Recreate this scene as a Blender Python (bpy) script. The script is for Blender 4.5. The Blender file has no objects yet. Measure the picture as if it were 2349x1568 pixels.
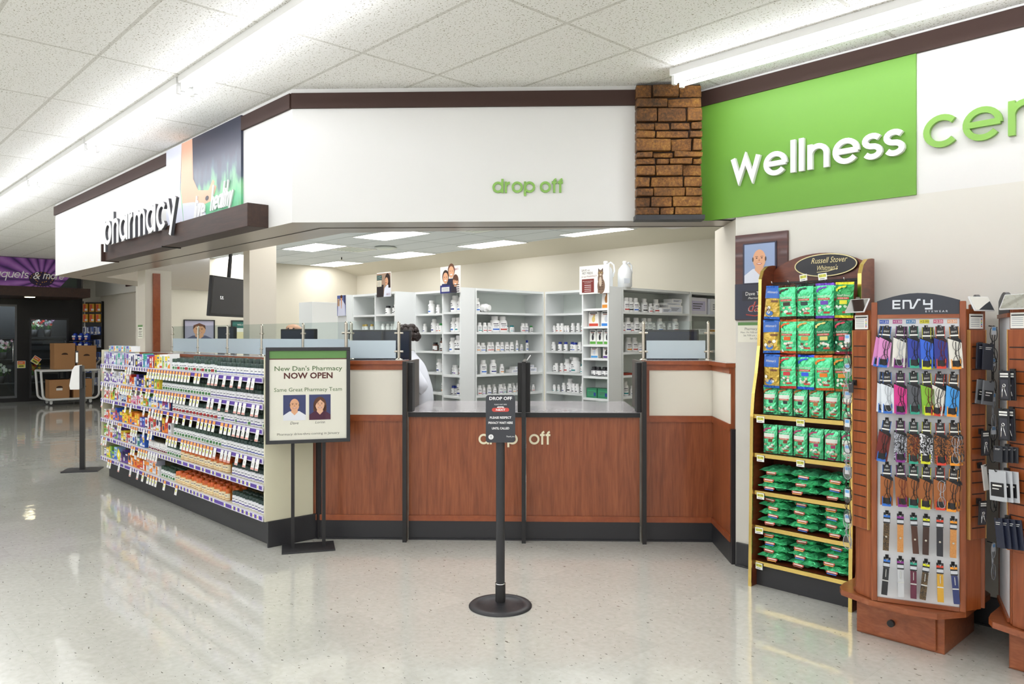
import bpy, bmesh, math, random
from mathutils import Matrix, Vector
R = math.radians
scene = bpy.context.scene
col = scene.collection
rnd = random.Random(7)

# ------------------------------------------------------------------ camera, world, exposure
cam_d = bpy.data.cameras.new('camera')
cam = bpy.data.objects.new('camera', cam_d); col.objects.link(cam)
cam_d.sensor_fit = 'HORIZONTAL'; cam_d.sensor_width = 36.0
cam_d.lens = 36.0 * 1776.0 / 2349.0
cam_d.shift_y = -12.0 / 2349.0
cam_d.clip_start = 0.05; cam_d.clip_end = 120
cam.location = (0, 0, 1.62); cam.rotation_euler = (R(90), 0, R(46.8))
scene.camera = cam
w = bpy.data.worlds.new('store_air'); scene.world = w; w.use_nodes = True
w.node_tree.nodes['Background'].inputs[0].default_value = (1.0, .985, .96, 1)
w.node_tree.nodes['Background'].inputs[1].default_value = 0.9
scene.view_settings.view_transform = 'Standard'
scene.view_settings.look = 'None'
scene.view_settings.gamma = 1.0
scene.view_settings.use_curve_mapping = False
scene.view_settings.exposure = 0.21
scene.cycles.use_denoising = True
scene.cycles.max_bounces = 7; scene.cycles.diffuse_bounces = 4; scene.cycles.glossy_bounces = 4
scene.cycles.transmission_bounces = 6; scene.cycles.transparent_max_bounces = 10
scene.cycles.sample_clamp_indirect = 6.0
scene.cycles.caustics_reflective = False; scene.cycles.caustics_refractive = False
TUBE_STRENGTH = 17.0
PANEL_STRENGTH = 8.5

# ------------------------------------------------------------------ materials
def lin(c):
    if isinstance(c, str):
        c = c.lstrip('#'); c = tuple(int(c[i:i+2], 16) / 255 for i in (0, 2, 4))
    return tuple((x / 12.92 if x <= .04045 else ((x + .055) / 1.055) ** 2.4) for x in c[:3]) + (1,)
_M = {}
def mat(c, rough=.5, metal=0.0, coat=0.0, spec=.5, emit=0, name=None, bump=0, bscale=60):
    k = (c, rough, metal, coat, spec, emit, bump, bscale)
    if k in _M: return _M[k]
    m = bpy.data.materials.new(name or 'finish_' + str(c).lstrip('#')); m.use_nodes = True
    nt = m.node_tree; b = nt.nodes['Principled BSDF']
    b.inputs['Base Color'].default_value = lin(c); b.inputs['Roughness'].default_value = rough
    b.inputs['Metallic'].default_value = metal; b.inputs['Coat Weight'].default_value = coat
    b.inputs['Specular IOR Level'].default_value = spec
    if emit:
        b.inputs['Emission Color'].default_value = lin(c); b.inputs['Emission Strength'].default_value = emit
    tc = nt.nodes.new('ShaderNodeTexCoord'); nz = nt.nodes.new('ShaderNodeTexNoise')
    nz.inputs['Scale'].default_value = bscale; nz.inputs['Detail'].default_value = 3
    nt.links.new(tc.outputs['Object'], nz.inputs['Vector'])
    if bump:
        bp = nt.nodes.new('ShaderNodeBump'); bp.inputs['Strength'].default_value = bump; bp.inputs['Distance'].default_value = .01
        nt.links.new(nz.outputs['Fac'], bp.inputs['Height']); nt.links.new(bp.outputs['Normal'], b.inputs['Normal'])
    else:
        mr = nt.nodes.new('ShaderNodeMapRange'); dv = .008 if rough < .38 else .03; mr.inputs['To Min'].default_value = max(0, rough - dv); mr.inputs['To Max'].default_value = min(1, rough + dv)
        nt.links.new(nz.outputs['Fac'], mr.inputs['Value']); nt.links.new(mr.outputs['Result'], b.inputs['Roughness'])
    _M[k] = m; return m

def node_mat(name):
    m = bpy.data.materials.new(name); m.use_nodes = True
    nt = m.node_tree; return m, nt, nt.nodes['Principled BSDF'], nt.nodes.new, nt.links.new

def ramp(nt, stops):
    r = nt.nodes.new('ShaderNodeValToRGB'); e = r.color_ramp.elements
    e[0].position, e[0].color = stops[0][0], lin(stops[0][1])
    e[1].position, e[1].color = stops[-1][0], lin(stops[-1][1])
    for p, c in stops[1:-1]:
        x = e.new(p); x.color = lin(c)
    return r

def wood(name, dark, midc, light, grain=(14, 14, 1.0), rough=.35, coat=.15, big=1.0):
    m, nt, b, N, L = node_mat(name)
    tc = N('ShaderNodeTexCoord'); mp = N('ShaderNodeMapping'); mp.inputs['Scale'].default_value = grain
    L(tc.outputs['Object'], mp.inputs['Vector'])
    n1 = N('ShaderNodeTexNoise'); n1.inputs['Scale'].default_value = 2.2 * big; n1.inputs['Detail'].default_value = 8; n1.inputs['Distortion'].default_value = 1.2
    L(mp.outputs[0], n1.inputs['Vector'])
    wv = N('ShaderNodeTexNoise'); wv.inputs['Scale'].default_value = 9; wv.inputs['Detail'].default_value = 6
    L(mp.outputs[0], wv.inputs['Vector'])
    mx = N('ShaderNodeMix'); mx.data_type = 'FLOAT'; mx.inputs[0].default_value = .4
    L(n1.outputs['Fac'], mx.inputs[2]); L(wv.outputs['Fac'], mx.inputs[3])
    r = ramp(nt, [(.32, dark), (.5, midc), (.68, light)])
    L(mx.outputs[0], r.inputs[0]); L(r.outputs[0], b.inputs['Base Color'])
    b.inputs['Roughness'].default_value = rough; b.inputs['Coat Weight'].default_value = coat
    return m

CHERRY = wood('cherry_laminate', '#733719', '#884827', '#9b5732', (10, 10, .75))
CHERRY_TRIM = wood('cherry_trim', '#7f3c1e', '#8e4825', '#9a522c', (3, 3, 3))
KIOSK = wood('kiosk_cherry', '#74360f', '#8d4720', '#9d552b', (9, 9, .7))
KIOSK_FLAT = wood('kiosk_cherry_flat', '#7c3d1a', '#8f4c28', '#a15d36', (.8, 9, 9))
MAHOG = wood('mahogany_board', '#4e2210', '#6a321a', '#7c4226', (2, 2, 7), rough=.3)
ESPRESSO = wood('espresso_board', '#291912', '#362219', '#422b20', (.8, 8, 8), rough=.55, coat=0)
BROWN = mat('#3f2c26', .65, spec=.3, name='brown_crown')
WALLW = mat('#dfdeda', .6, name='white_wall_paint', bump=.03, bscale=300)
CREAM = mat('#dad7cd', .55, name='cream_wall_paint', bump=.03, bscale=300)
BEIGE = mat('#dcd5c6', .55, name='beige_paint')
PANEL = mat('#e9e4d6', .5, name='cream_laminate')
GREEN = mat('#659830', .55, name='green_wall_paint')
SAGE = mat('#7dab48', .45, name='leaf_green_letters')
BLACK = mat('#1b1a1b', .5, name='black_plastic')
CHAR = mat('#2b2b2e', .45, name='charcoal_metal')
BASEB = mat('#262629', .4, name='black_vinyl_base')
WHITE = mat('#f4f4f2', .4, name='white_plastic')
PAPER = mat('#f1f0ea', .6, name='white_paper')
STEEL = mat('#c9c3b6', .25, 1.0, name='brushed_steel')
CHROME = mat('#d8d8d8', .12, 1.0, name='chrome')
BRASS = mat('#d9bd6d', .22, 1.0, name='brass_edge')
SHELFW = mat('#e6e9e8', .4, name='shelving_white_steel')
SHELFB = mat('#dce3de', .5, name='shelving_back_steel')
COUNTER = mat('#aaa5a7', .22, coat=.3, name='grey_laminate_worktop')

# polished vinyl tile floor
def make_floor_mat():
    m, nt, b, N, L = node_mat('polished_vinyl_tile')
    tc = N('ShaderNodeTexCoord')
    # flecks: stretched noise thresholded
    mp = N('ShaderNodeMapping'); mp.inputs['Scale'].default_value = (26, 60, 1); mp.inputs['Rotation'].default_value = (0, 0, R(35))
    L(tc.outputs['Object'], mp.inputs['Vector'])
    n1 = N('ShaderNodeTexNoise'); n1.inputs['Scale'].default_value = 1.0; n1.inputs['Detail'].default_value = 2.0; n1.inputs['Roughness'].default_value = .6
    L(mp.outputs[0], n1.inputs['Vector'])
    r1 = ramp(nt, [(.675, '#000000'), (.71, '#ffffff')]); L(n1.outputs['Fac'], r1.inputs[0])
    n2 = N('ShaderNodeTexNoise'); n2.inputs['Scale'].default_value = 30; n2.inputs['Detail'].default_value = 4
    L(tc.outputs['Object'], n2.inputs['Vector'])
    r2 = ramp(nt, [(.3, '#d3d2c7'), (.55, '#dbdbd1'), (.75, '#e2e1d9')]); L(n2.outputs['Fac'], r2.inputs[0])
    # tiles, each a touch lighter or darker
    br = N('ShaderNodeTexBrick'); br.offset = 0.0; br.inputs['Scale'].default_value = 1.0
    br.inputs['Brick Width'].default_value = .305; br.inputs['Row Height'].default_value = .305
    br.inputs['Mortar Size'].default_value = .0010; br.inputs['Color1'].default_value = (.93, .93, .93, 1); br.inputs['Color2'].default_value = (1, 1, 1, 1)
    br.inputs['Mortar'].default_value = (.86, .86, .86, 1)
    L(tc.outputs['Object'], br.inputs['Vector'])
    mu = N('ShaderNodeMix'); mu.data_type = 'RGBA'; mu.blend_type = 'MULTIPLY'; mu.inputs[0].default_value = 1
    L(r2.outputs[0], mu.inputs[6]); L(br.outputs['Color'], mu.inputs[7])
    mx = N('ShaderNodeMix'); mx.data_type = 'RGBA'; mx.inputs[7].default_value = lin('#69645a')
    L(r1.outputs[0], mx.inputs[0]); L(mu.outputs[2], mx.inputs[6]); L(mx.outputs[2], b.inputs['Base Color'])
    b.inputs['Roughness'].default_value = .2; b.inputs['Coat Weight'].default_value = .9; b.inputs['Coat Roughness'].default_value = .045
    n3 = N('ShaderNodeTexNoise'); n3.inputs['Scale'].default_value = 3.2; n3.inputs['Detail'].default_value = 3
    L(tc.outputs['Object'], n3.inputs['Vector'])
    bp = N('ShaderNodeBump'); bp.inputs['Strength'].default_value = .12; bp.inputs['Distance'].default_value = .02
    L(n3.outputs['Fac'], bp.inputs['Height']); L(bp.outputs[0], b.inputs['Coat Normal']); L(bp.outputs[0], b.inputs['Normal'])
    return m

def make_ceiling_mat(name, px, py, ox, oy, base, base2, line, speck=True):
    m, nt, b, N, L = node_mat(name)
    tc = N('ShaderNodeTexCoord'); mp = N('ShaderNodeMapping'); mp.inputs['Location'].default_value = (-ox, -oy, 0)
    L(tc.outputs['Object'], mp.inputs['Vector'])
    br = N('ShaderNodeTexBrick'); br.offset = 0.0; br.inputs['Scale'].default_value = 1.0
    br.inputs['Brick Width'].default_value = px; br.inputs['Row Height'].default_value = py
    br.inputs['Mortar Size'].default_value = .012; br.inputs['Mortar Smooth'].default_value = .0; br.inputs['Bias'].default_value = 0
    br.inputs['Color1'].default_value = lin(base); br.inputs['Color2'].default_value = lin(base2); br.inputs['Mortar'].default_value = lin(line)
    L(mp.outputs[0], br.inputs['Vector'])
    out = br.outputs['Color']
    if speck:
        n1 = N('ShaderNodeTexNoise'); n1.inputs['Scale'].default_value = 95; n1.inputs['Detail'].default_value = 2
        L(tc.outputs['Object'], n1.inputs['Vector'])
        r1 = ramp(nt, [(.60, '#ffffff'), (.68, '#a39c8c')]); L(n1.outputs['Fac'], r1.inputs[0])
        mu = N('ShaderNodeMix'); mu.data_type = 'RGBA'; mu.blend_type = 'MULTIPLY'; mu.inputs[0].default_value = 1
        L(out, mu.inputs[6]); L(r1.outputs[0], mu.inputs[7]); out = mu.outputs[2]
    L(out, b.inputs['Base Color']); b.inputs['Roughness'].default_value = .8; b.inputs['Specular IOR Level'].default_value = .2
    bp = N('ShaderNodeBump'); bp.inputs['Strength'].default_value = .35; bp.inputs['Distance'].default_value = .006; bp.invert = True
    L(br.outputs['Fac'], bp.inputs['Height']); L(bp.outputs[0], b.inputs['Normal'])
    return m

def make_glass(name='clear_glass', tint=(.93, .97, .96)):
    m, nt, b, N, L = node_mat(name)
    out = nt.nodes['Material Output']
    tr = N('ShaderNodeBsdfTransparent'); tr.inputs[0].default_value = tint + (1,)
    gl = N('ShaderNodeBsdfGlossy'); gl.inputs['Roughness'].default_value = .02
    lw = N('ShaderNodeLayerWeight'); lw.inputs['Blend'].default_value = .5
    pw = N('ShaderNodeMath'); pw.operation = 'POWER'; pw.inputs[1].default_value = 4.0; L(lw.outputs['Facing'], pw.inputs[0])
    fr = N('ShaderNodeMath'); fr.operation = 'MULTIPLY_ADD'; fr.inputs[1].default_value = .6; fr.inputs[2].default_value = .035; L(pw.outputs[0], fr.inputs[0])
    mx = N('ShaderNodeMixShader'); L(fr.outputs[0], mx.inputs[0]); L(tr.outputs[0], mx.inputs[1]); L(gl.outputs[0], mx.inputs[2]); L(mx.outputs[0], out.inputs[0])
    return m
GLASS = make_glass()
def make_frost():
    m, nt, b, N, L = node_mat('frosted_film')
    out = nt.nodes['Material Output']
    b.inputs['Base Color'].default_value = lin('#e6eff4'); b.inputs['Roughness'].default_value = .35
    tl = N('ShaderNodeBsdfTranslucent'); tl.inputs[0].default_value = lin('#e6f0f6')
    mx = N('ShaderNodeMixShader'); mx.inputs[0].default_value = .45
    L(b.outputs[0], mx.inputs[1]); L(tl.outputs[0], mx.inputs[2]); L(mx.outputs[0], out.inputs[0])
    return m
FROST = make_frost()
def make_poly():
    m, nt, b, N, L = node_mat('clear_blister')
    out = nt.nodes['Material Output']
    tr = N('ShaderNodeBsdfTransparent'); gl = N('ShaderNodeBsdfGlossy'); gl.inputs['Roughness'].default_value = .12
    mx = N('ShaderNodeMixShader'); mx.inputs[0].default_value = .12
    L(tr.outputs[0], mx.inputs[1]); L(gl.outputs[0], mx.inputs[2]); L(mx.outputs[0], out.inputs[0])
    return m
BLISTER = make_poly()
def make_stone():
    m, nt, b, N, L = node_mat('bronze_stone_veneer')
    tc = N('ShaderNodeTexCoord')
    n1 = N('ShaderNodeTexNoise'); n1.inputs['Scale'].default_value = 55; n1.inputs['Detail'].default_value = 8; n1.inputs['Roughness'].default_value = .75
    L(tc.outputs['Object'], n1.inputs['Vector'])
    n2 = N('ShaderNodeTexNoise'); n2.inputs['Scale'].default_value = 5; n2.inputs['Detail'].default_value = 2
    L(tc.outputs['Object'], n2.inputs['Vector'])
    mx = N('ShaderNodeMix'); mx.data_type = 'FLOAT'; mx.inputs[0].default_value = .4
    L(n1.outputs['Fac'], mx.inputs[2]); L(n2.outputs['Fac'], mx.inputs[3])
    r = ramp(nt, [(.35, '#33200f'), (.46, '#6b441f'), (.56, '#946229'), (.67, '#c29546')])
    L(mx.outputs[0], r.inputs[0]); L(r.outputs[0], b.inputs['Base Color'])
    b.inputs['Roughness'].default_value = .45
    bp = N('ShaderNodeBump'); bp.inputs['Strength'].default_value = .9; bp.inputs['Distance'].default_value = .012
    L(n1.outputs['Fac'], bp.inputs['Height']); L(bp.outputs[0], b.inputs['Normal'])
    return m

# ------------------------------------------------------------------ mesh builder
def arc(cx, cy, r, a0, a1, n=14, ry=None):
    ry = r if ry is None else ry
    return [(cx + r * math.cos(R(a0 + (a1 - a0) * i / n)), cy + ry * math.sin(R(a0 + (a1 - a0) * i / n))) for i in range(n + 1)]

class MB:
    def __init__(s):
        s.v = []; s.f = []; s.mi = []; s.sm = []; s.mats = []; s.M = None
    def _m(s, m):
        if m not in s.mats: s.mats.append(m)
        return s.mats.index(m)
    def add(s, vs, fs, m, smooth=False):
        o = len(s.v); i = s._m(m)
        if s.M is not None: vs = [tuple(s.M @ Vector(v)) for v in vs]
        s.v += [tuple(v) for v in vs]
        for f in fs:
            s.f.append(tuple(o + k for k in f)); s.mi.append(i); s.sm.append(smooth)
        return s
    def box(s, x0, x1, y0, y1, z0, z1, m):
        vs = [(x, y, z) for z in (z0, z1) for y in (y0, y1) for x in (x0, x1)]
        return s.add(vs, [(0, 2, 3, 1), (4, 5, 7, 6), (0, 1, 5, 4), (2, 6, 7, 3), (0, 4, 6, 2), (1, 3, 7, 5)], m)
    def hexa(s, bottom, top, m):                                   # 4 + 4 corners, counter-clockwise
        return s.add(list(bottom) + list(top), [(3, 2, 1, 0), (4, 5, 6, 7)] + [(i, (i + 1) % 4, 4 + (i + 1) % 4, 4 + i) for i in range(4)], m)
    def prism(s, poly, y0, y1, m, smooth=False):                    # outline in x,z, front at y0
        n = len(poly)
        a = sum(poly[i][0] * poly[(i + 1) % n][1] - poly[(i + 1) % n][0] * poly[i][1] for i in range(n))
        if a < 0: poly = poly[::-1]
        vs = [(x, y0, z) for x, z in poly] + [(x, y1, z) for x, z in poly]
        s.add(vs, [tuple(range(n)), tuple(range(2 * n - 1, n - 1, -1))], m)
        return s.add(vs, [(i, n + i, n + (i + 1) % n, (i + 1) % n) for i in range(n)], m, smooth)
    def slab(s, poly, z0, z1, m):                                   # outline in x,y
        n = len(poly)
        a = sum(poly[i][0] * poly[(i + 1) % n][1] - poly[(i + 1) % n][0] * poly[i][1] for i in range(n))
        if a < 0: poly = poly[::-1]
        vs = [(x, y, z0) for x, y in poly] + [(x, y, z1) for x, y in poly]
        s.add(vs, [tuple(range(n - 1, -1, -1)), tuple(range(n, 2 * n))], m)
        return s.add(vs, [(i, (i + 1) % n, n + (i + 1) % n, n + i) for i in range(n)], m)
    def profile_x(s, poly, x0, x1, m):                              # outline in y,z swept along x
        n = len(poly)
        vs = [(x0, y, z) for y, z in poly] + [(x1, y, z) for y, z in poly]
        a = sum(poly[i][0] * poly[(i + 1) % n][1] - poly[(i + 1) % n][0] * poly[i][1] for i in range(n))
        F = [tuple(range(n - 1, -1, -1)), tuple(range(n, 2 * n))] + [(i, (i + 1) % n, n + (i + 1) % n, n + i) for i in range(n)]
        if a < 0: F = [f[::-1] for f in F]
        return s.add(vs, F, m)
    def flat(s, poly, y, m):
        n = len(poly)
        a = sum(poly[i][0] * poly[(i + 1) % n][1] - poly[(i + 1) % n][0] * poly[i][1] for i in range(n))
        if a < 0: poly = poly[::-1]
        return s.add([(x, y, z) for x, z in poly], [tuple(range(n))], m)
    def rect(s, x0, x1, z0, z1, y, m): return s.flat([(x0, z0), (x1, z0), (x1, z1), (x0, z1)], y, m)
    def ell(s, cx, cz, rx, rz, y, m, n=22, rot=0):
        c, d = math.cos(R(rot)), math.sin(R(rot)); P = []
        for i in range(n):
            a, b = rx * math.cos(2 * math.pi * i / n), rz * math.sin(2 * math.pi * i / n)
            P.append((cx + a * c - b * d, cz + a * d + b * c))
        return s.flat(P, y, m)
    def cyl(s, p0, p1, r, m, n=12, r1=None, smooth=True):
        p0, p1 = Vector(p0), Vector(p1); d = (p1 - p0).normalized(); r1 = r if r1 is None else r1
        a = d.orthogonal().normalized(); b = d.cross(a)
        vs = []
        for p, q in ((p0, r), (p1, r1)):
            vs += [p + q * (math.cos(2 * math.pi * i / n) * a + math.sin(2 * math.pi * i / n) * b) for i in range(n)]
        s.add(vs, [(i, (i + 1) % n, n + (i + 1) % n, n + i) for i in range(n)], m, smooth)
        return s.add(vs, [tuple(range(n - 1, -1, -1)), tuple(range(n, 2 * n))], m)
    def tube(s, pts, r, m, n=8, closed=False):
        P = [Vector(p) for p in pts]; k = len(P); vs = []; prev = None
        for i in range(k):
            if closed: t = (P[(i + 1) % k] - P[i - 1])
            else: t = P[min(i + 1, k - 1)] - P[max(i - 1, 0)]
            t.normalize()
            a = t.orthogonal().normalized() if prev is None else (prev - prev.dot(t) * t).normalized()
            prev = a; b = t.cross(a)
            rr = r[i] if isinstance(r, (list, tuple)) else r
            vs += [P[i] + rr * (math.cos(2 * math.pi * j / n) * a + math.sin(2 * math.pi * j / n) * b) for j in range(n)]
        F = []
        for i in range(k if closed else k - 1):
            i2 = (i + 1) % k
            F += [(i * n + j, i * n + (j + 1) % n, i2 * n + (j + 1) % n, i2 * n + j) for j in range(n)]
        if not closed: F += [tuple(range(n - 1, -1, -1)), tuple((k - 1) * n + j for j in range(n))]
        return s.add(vs, F, m, True)
    def lathe(s, prof, m, n=16, c=(0, 0), smooth=True):
        vs = []
        for r, z in prof: vs += [(c[0] + r * math.cos(2 * math.pi * i / n), c[1] + r * math.sin(2 * math.pi * i / n), z) for i in range(n)]
        F = []
        for k in range(len(prof) - 1):
            F += [(k * n + i, k * n + (i + 1) % n, (k + 1) * n + (i + 1) % n, (k + 1) * n + i) for i in range(n)]
        s.add(vs, F, m, smooth)
        return s.add([v for v in vs[:n]] + [v for v in vs[-n:]], [tuple(range(n - 1, -1, -1)), tuple(range(n, 2 * n))], m)
    def ball(s, c, r, m, n=12, k=8, sc=(1, 1, 1)):
        vs = []; F = []
        for j in range(k + 1):
            t = math.pi * j / k
            for i in range(n):
                p = 2 * math.pi * i / n
                vs.append((c[0] + r * sc[0] * math.sin(t) * math.cos(p), c[1] + r * sc[1] * math.sin(t) * math.sin(p), c[2] - r * sc[2] * math.cos(t)))
        for j in range(k):
            F += [(j * n + i, j * n + (i + 1) % n, (j + 1) * n + (i + 1) % n, (j + 1) * n + i) for i in range(n)]
        return s.add(vs, F, m, True)
    def stroke(s, pts, wd, y0, y1, m, closed=False):
        n = len(pts); Lr = []
        for i in range(n):
            p = Vector(pts[i])
            if closed: a, b = Vector(pts[i - 1]), Vector(pts[(i + 1) % n])
            else: a, b = Vector(pts[max(i - 1, 0)]), Vector(pts[min(i + 1, n - 1)])
            d1 = (p - a).normalized() if (p - a).length > 1e-9 else None
            d2 = (b - p).normalized() if (b - p).length > 1e-9 else None
            d1 = d1 or d2; d2 = d2 or d1
            t = (d1 + d2)
            t = t.normalized() if t.length > 1e-6 else d1
            nn = Vector((-t.y, t.x)); k = max(.35, nn.dot(Vector((-d1.y, d1.x))))
            o = nn * (wd / 2 / k)
            Lr.append((p + o, p - o))
        vs = []
        for a, b in Lr: vs += [(a.x, y0, a.y), (b.x, y0, b.y), (a.x, y1, a.y), (b.x, y1, b.y)]
        F = []
        for i in range(n if closed else n - 1):
            k, q = 4 * i, 4 * ((i + 1) % n)
            F += [(k, k + 1, q + 1, q), (k + 2, q + 2, q + 3, k + 3), (k, q, q + 2, k + 2), (k + 1, k + 3, q + 3, q + 1)]
        if not closed: F += [(0, 2, 3, 1), (4 * n - 4, 4 * n - 3, 4 * n - 1, 4 * n - 2)]
        return s.add(vs, F, m)
    def text(s, t, x, z, size, y, m, align='CENTER', width=None, shear=0, bold=0, space=1.0):
        cu = bpy.data.curves.new('lettering', 'FONT'); cu.body = t; cu.size = size; cu.align_x = align; cu.shear = shear
        cu.resolution_u = 2; cu.offset = bold * size; cu.space_character = space
        ob = bpy.data.objects.new('lettering', cu); col.objects.link(ob)
        bpy.context.view_layer.update()
        me = bpy.data.meshes.new_from_object(ob.evaluated_get(bpy.context.evaluated_depsgraph_get()))
        bpy.data.objects.remove(ob); bpy.data.curves.remove(cu)
        if me is None or not me.vertices: return s
        xs = [v.co.x for v in me.vertices]; k = 1.0
        if width: k = width / (max(xs) - min(xs))
        off = 0
        s.add([(x + v.co.x * k + off, y, z + v.co.y) for v in me.vertices], [tuple(p.vertices) for p in me.polygons], m)
        bpy.data.meshes.remove(me); return s
    def build(s, name, parent=None, loc=None, rotz=0, bevel=0, label=None, stuff=False):
        me = bpy.data.meshes.new(name); me.from_pydata(s.v, [], s.f)
        for m in s.mats: me.materials.append(m)
        me.polygons.foreach_set('material_index', s.mi); me.polygons.foreach_set('use_smooth', s.sm); me.update()
        o = bpy.data.objects.new(name, me); col.objects.link(o)
        if parent is not None: o.parent = parent
        if loc is not None: o.location = loc
        if rotz: o.rotation_euler = (0, 0, rotz)
        if bevel:
            b = o.modifiers.new('edge', 'BEVEL'); b.width = bevel; b.segments = 2; b.limit_method = 'ANGLE'; b.angle_limit = R(50)
        if label: o['label'] = label
        if stuff: o['kind'] = 'stuff'
        return o

def thing(name, label, cat, loc=(0, 0, 0), rotz=0, group=None):
    o = bpy.data.objects.new(name, None); col.objects.link(o); o.location = loc; o.rotation_euler = (0, 0, rotz)
    o.empty_display_size = .05
    return tag(o, label, cat, group)
def tag(o, label, cat, group=None):
    o['label'] = label; o['category'] = cat
    if group: o['group'] = group
    return o
def struct(o):
    o['kind'] = 'structure'; return o
def kids(o): return [c for c in _children.get(o.name, [])]
_children = {}
def dup(root, loc, rotz=0, label=None, cat=None, group=None, rot=None, scale=None):
    r = root.copy(); col.objects.link(r); r.location = loc; r.rotation_euler = rot if rot else (0, 0, rotz)
    if scale: r.scale = scale
    if label: r['label'] = label
    if cat: r['category'] = cat
    if group: r['group'] = group
    for ch in root.children:
        c = ch.copy(); col.objects.link(c); c.parent = r
        for g in ch.children:
            d = g.copy(); col.objects.link(d); d.parent = c
    return r
ORD = ('first second third fourth fifth sixth seventh eighth ninth tenth eleventh twelfth thirteenth fourteenth fifteenth sixteenth seventeenth eighteenth nineteenth').split()
TENS = {2: 'twenty', 3: 'thirty', 4: 'forty', 5: 'fifty', 6: 'sixty', 7: 'seventy'}
def nth(i):                                                         # 1 -> first
    if i < 20: return ORD[i - 1]
    t, u = divmod(i, 10)
    return (TENS[t][:-1] + 'ieth') if u == 0 else TENS[t] + '-' + ORD[u - 1]

# round geometric lettering drawn with strokes; unit = x-height
def glyph(c, s, A, D):
    r = .5 - s / 2; ring = ('c', arc(.5, .5, r, 0, 360, 26)[:-1])
    h = s / 2
    def arch(x0, wd, top=1.0):
        q = wd / 2 - h
        return arc(x0 + wd / 2, top - h - q, q, 168, 0, 12) + [(x0 + wd - h, 0)]
    if c == 'o': return [ring], 1
    if c == 'p': return [ring, ('o', [(h, D), (h, 1)])], 1
    if c == 'b': return [ring, ('o', [(h, 0), (h, A)])], 1
    if c == 'd': return [ring, ('o', [(1 - h, 0), (1 - h, A)])], 1
    if c == 'a': return [ring, ('o', [(1 - h, 0), (1 - h, 1)])], 1
    if c == 'q': return [ring, ('o', [(1 - h, D), (1 - h, 1)])], 1
    if c in 'hn': return [('o', [(h, 0), (h, A if c == 'h' else 1)]), ('o', arch(0, .84))], .84
    if c == 'm': return [('o', [(h, 0), (h, 1)]), ('o', arch(0, .74)), ('o', arch(.74 - s, .74))], 1.48 - s
    if c == 'r': return [('o', [(h, 0), (h, 1)]), ('o', arc(.5, .5, .5 - h, 168, 95, 8))], .52
    if c == 'u': return [('o', [(.84 - h, 0), (.84 - h, 1)]), ('o', [(h, 1)] + arc(.42, .42, .42 - h, 180, 348, 12))], .84
    if c == 'c': return [('o', arc(.5, .5, r, 42, 318, 22))], .92
    if c == 'e': return [('o', [(h * 1.2, .5), (1 - h * .6, .5)]), ('o', arc(.5, .5, r, -4, 322, 24))], 1
    if c == 'y': return [('o', [(h * .9, 1), (.46, .1)]), ('o', [(.92 - h * .9, 1), (.46, .1), (.46 - .4 * (.1 - D), D)])], .92
    if c == 'v': return [('o', [(h * .9, 1), (.44, .06), (.88 - h * .9, 1)])], .88
    if c == 'l': return [('o', [(h, 0), (h, A)])], s
    if c == 'i': return [('o', [(h, 0), (h, 1)]), ('o', [(h, 1.2), (h, 1.2 + s)])], s
    if c == 'f': return [('o', [(.12 + h, 0), (.12 + h, A - .28)] + arc(.12 + h + .22, A - .28, .22, 180, 95, 6)), ('o', [(0, 1 - h), (.46, 1 - h)])], .48
    if c == 't': return [('o', [(.12 + h, 0), (.12 + h, 1.3)]), ('o', [(0, 1 - h), (.44, 1 - h)])], .46
    if c == 'w': return [('o', [(h * .9, 1), (.36, .1), (.66, .93), (.96, .1), (1.32 - h * .9, 1)])], 1.32
    if c == 's':
        q = .25 - h / 2
        return [('o', arc(.31, .75 - h / 2, q + .06, 28, 270, 12, q) + arc(.31, .25 + h / 2, q + .06, 90, -152, 12, q)[1:])], .62
    return [], .45
def geo(mb, t, x, z, xh, wd, y0, y1, m, A=1.45, D=-.42, slant=0, track=.12, hs=1.0):
    s = wd / xh; q = 0
    for c in t:
        st, adv = glyph(c, s, A, D)
        for k, pts in st:
            q += 1; e = .0005 * (q % 3)
            mb.stroke([(x + (a * hs + b * slant) * xh, z + b * xh) for a, b in pts], wd, y0 - e, y1 + e * .2, m, closed=(k == 'c'))
        x += (adv * hs + track) * xh
    return x
def geo_width(t, s, track=.12, hs=1.0, A=1.45, D=-.42):
    return sum(glyph(c, s, A, D)[1] * hs + track for c in t) - track

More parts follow.
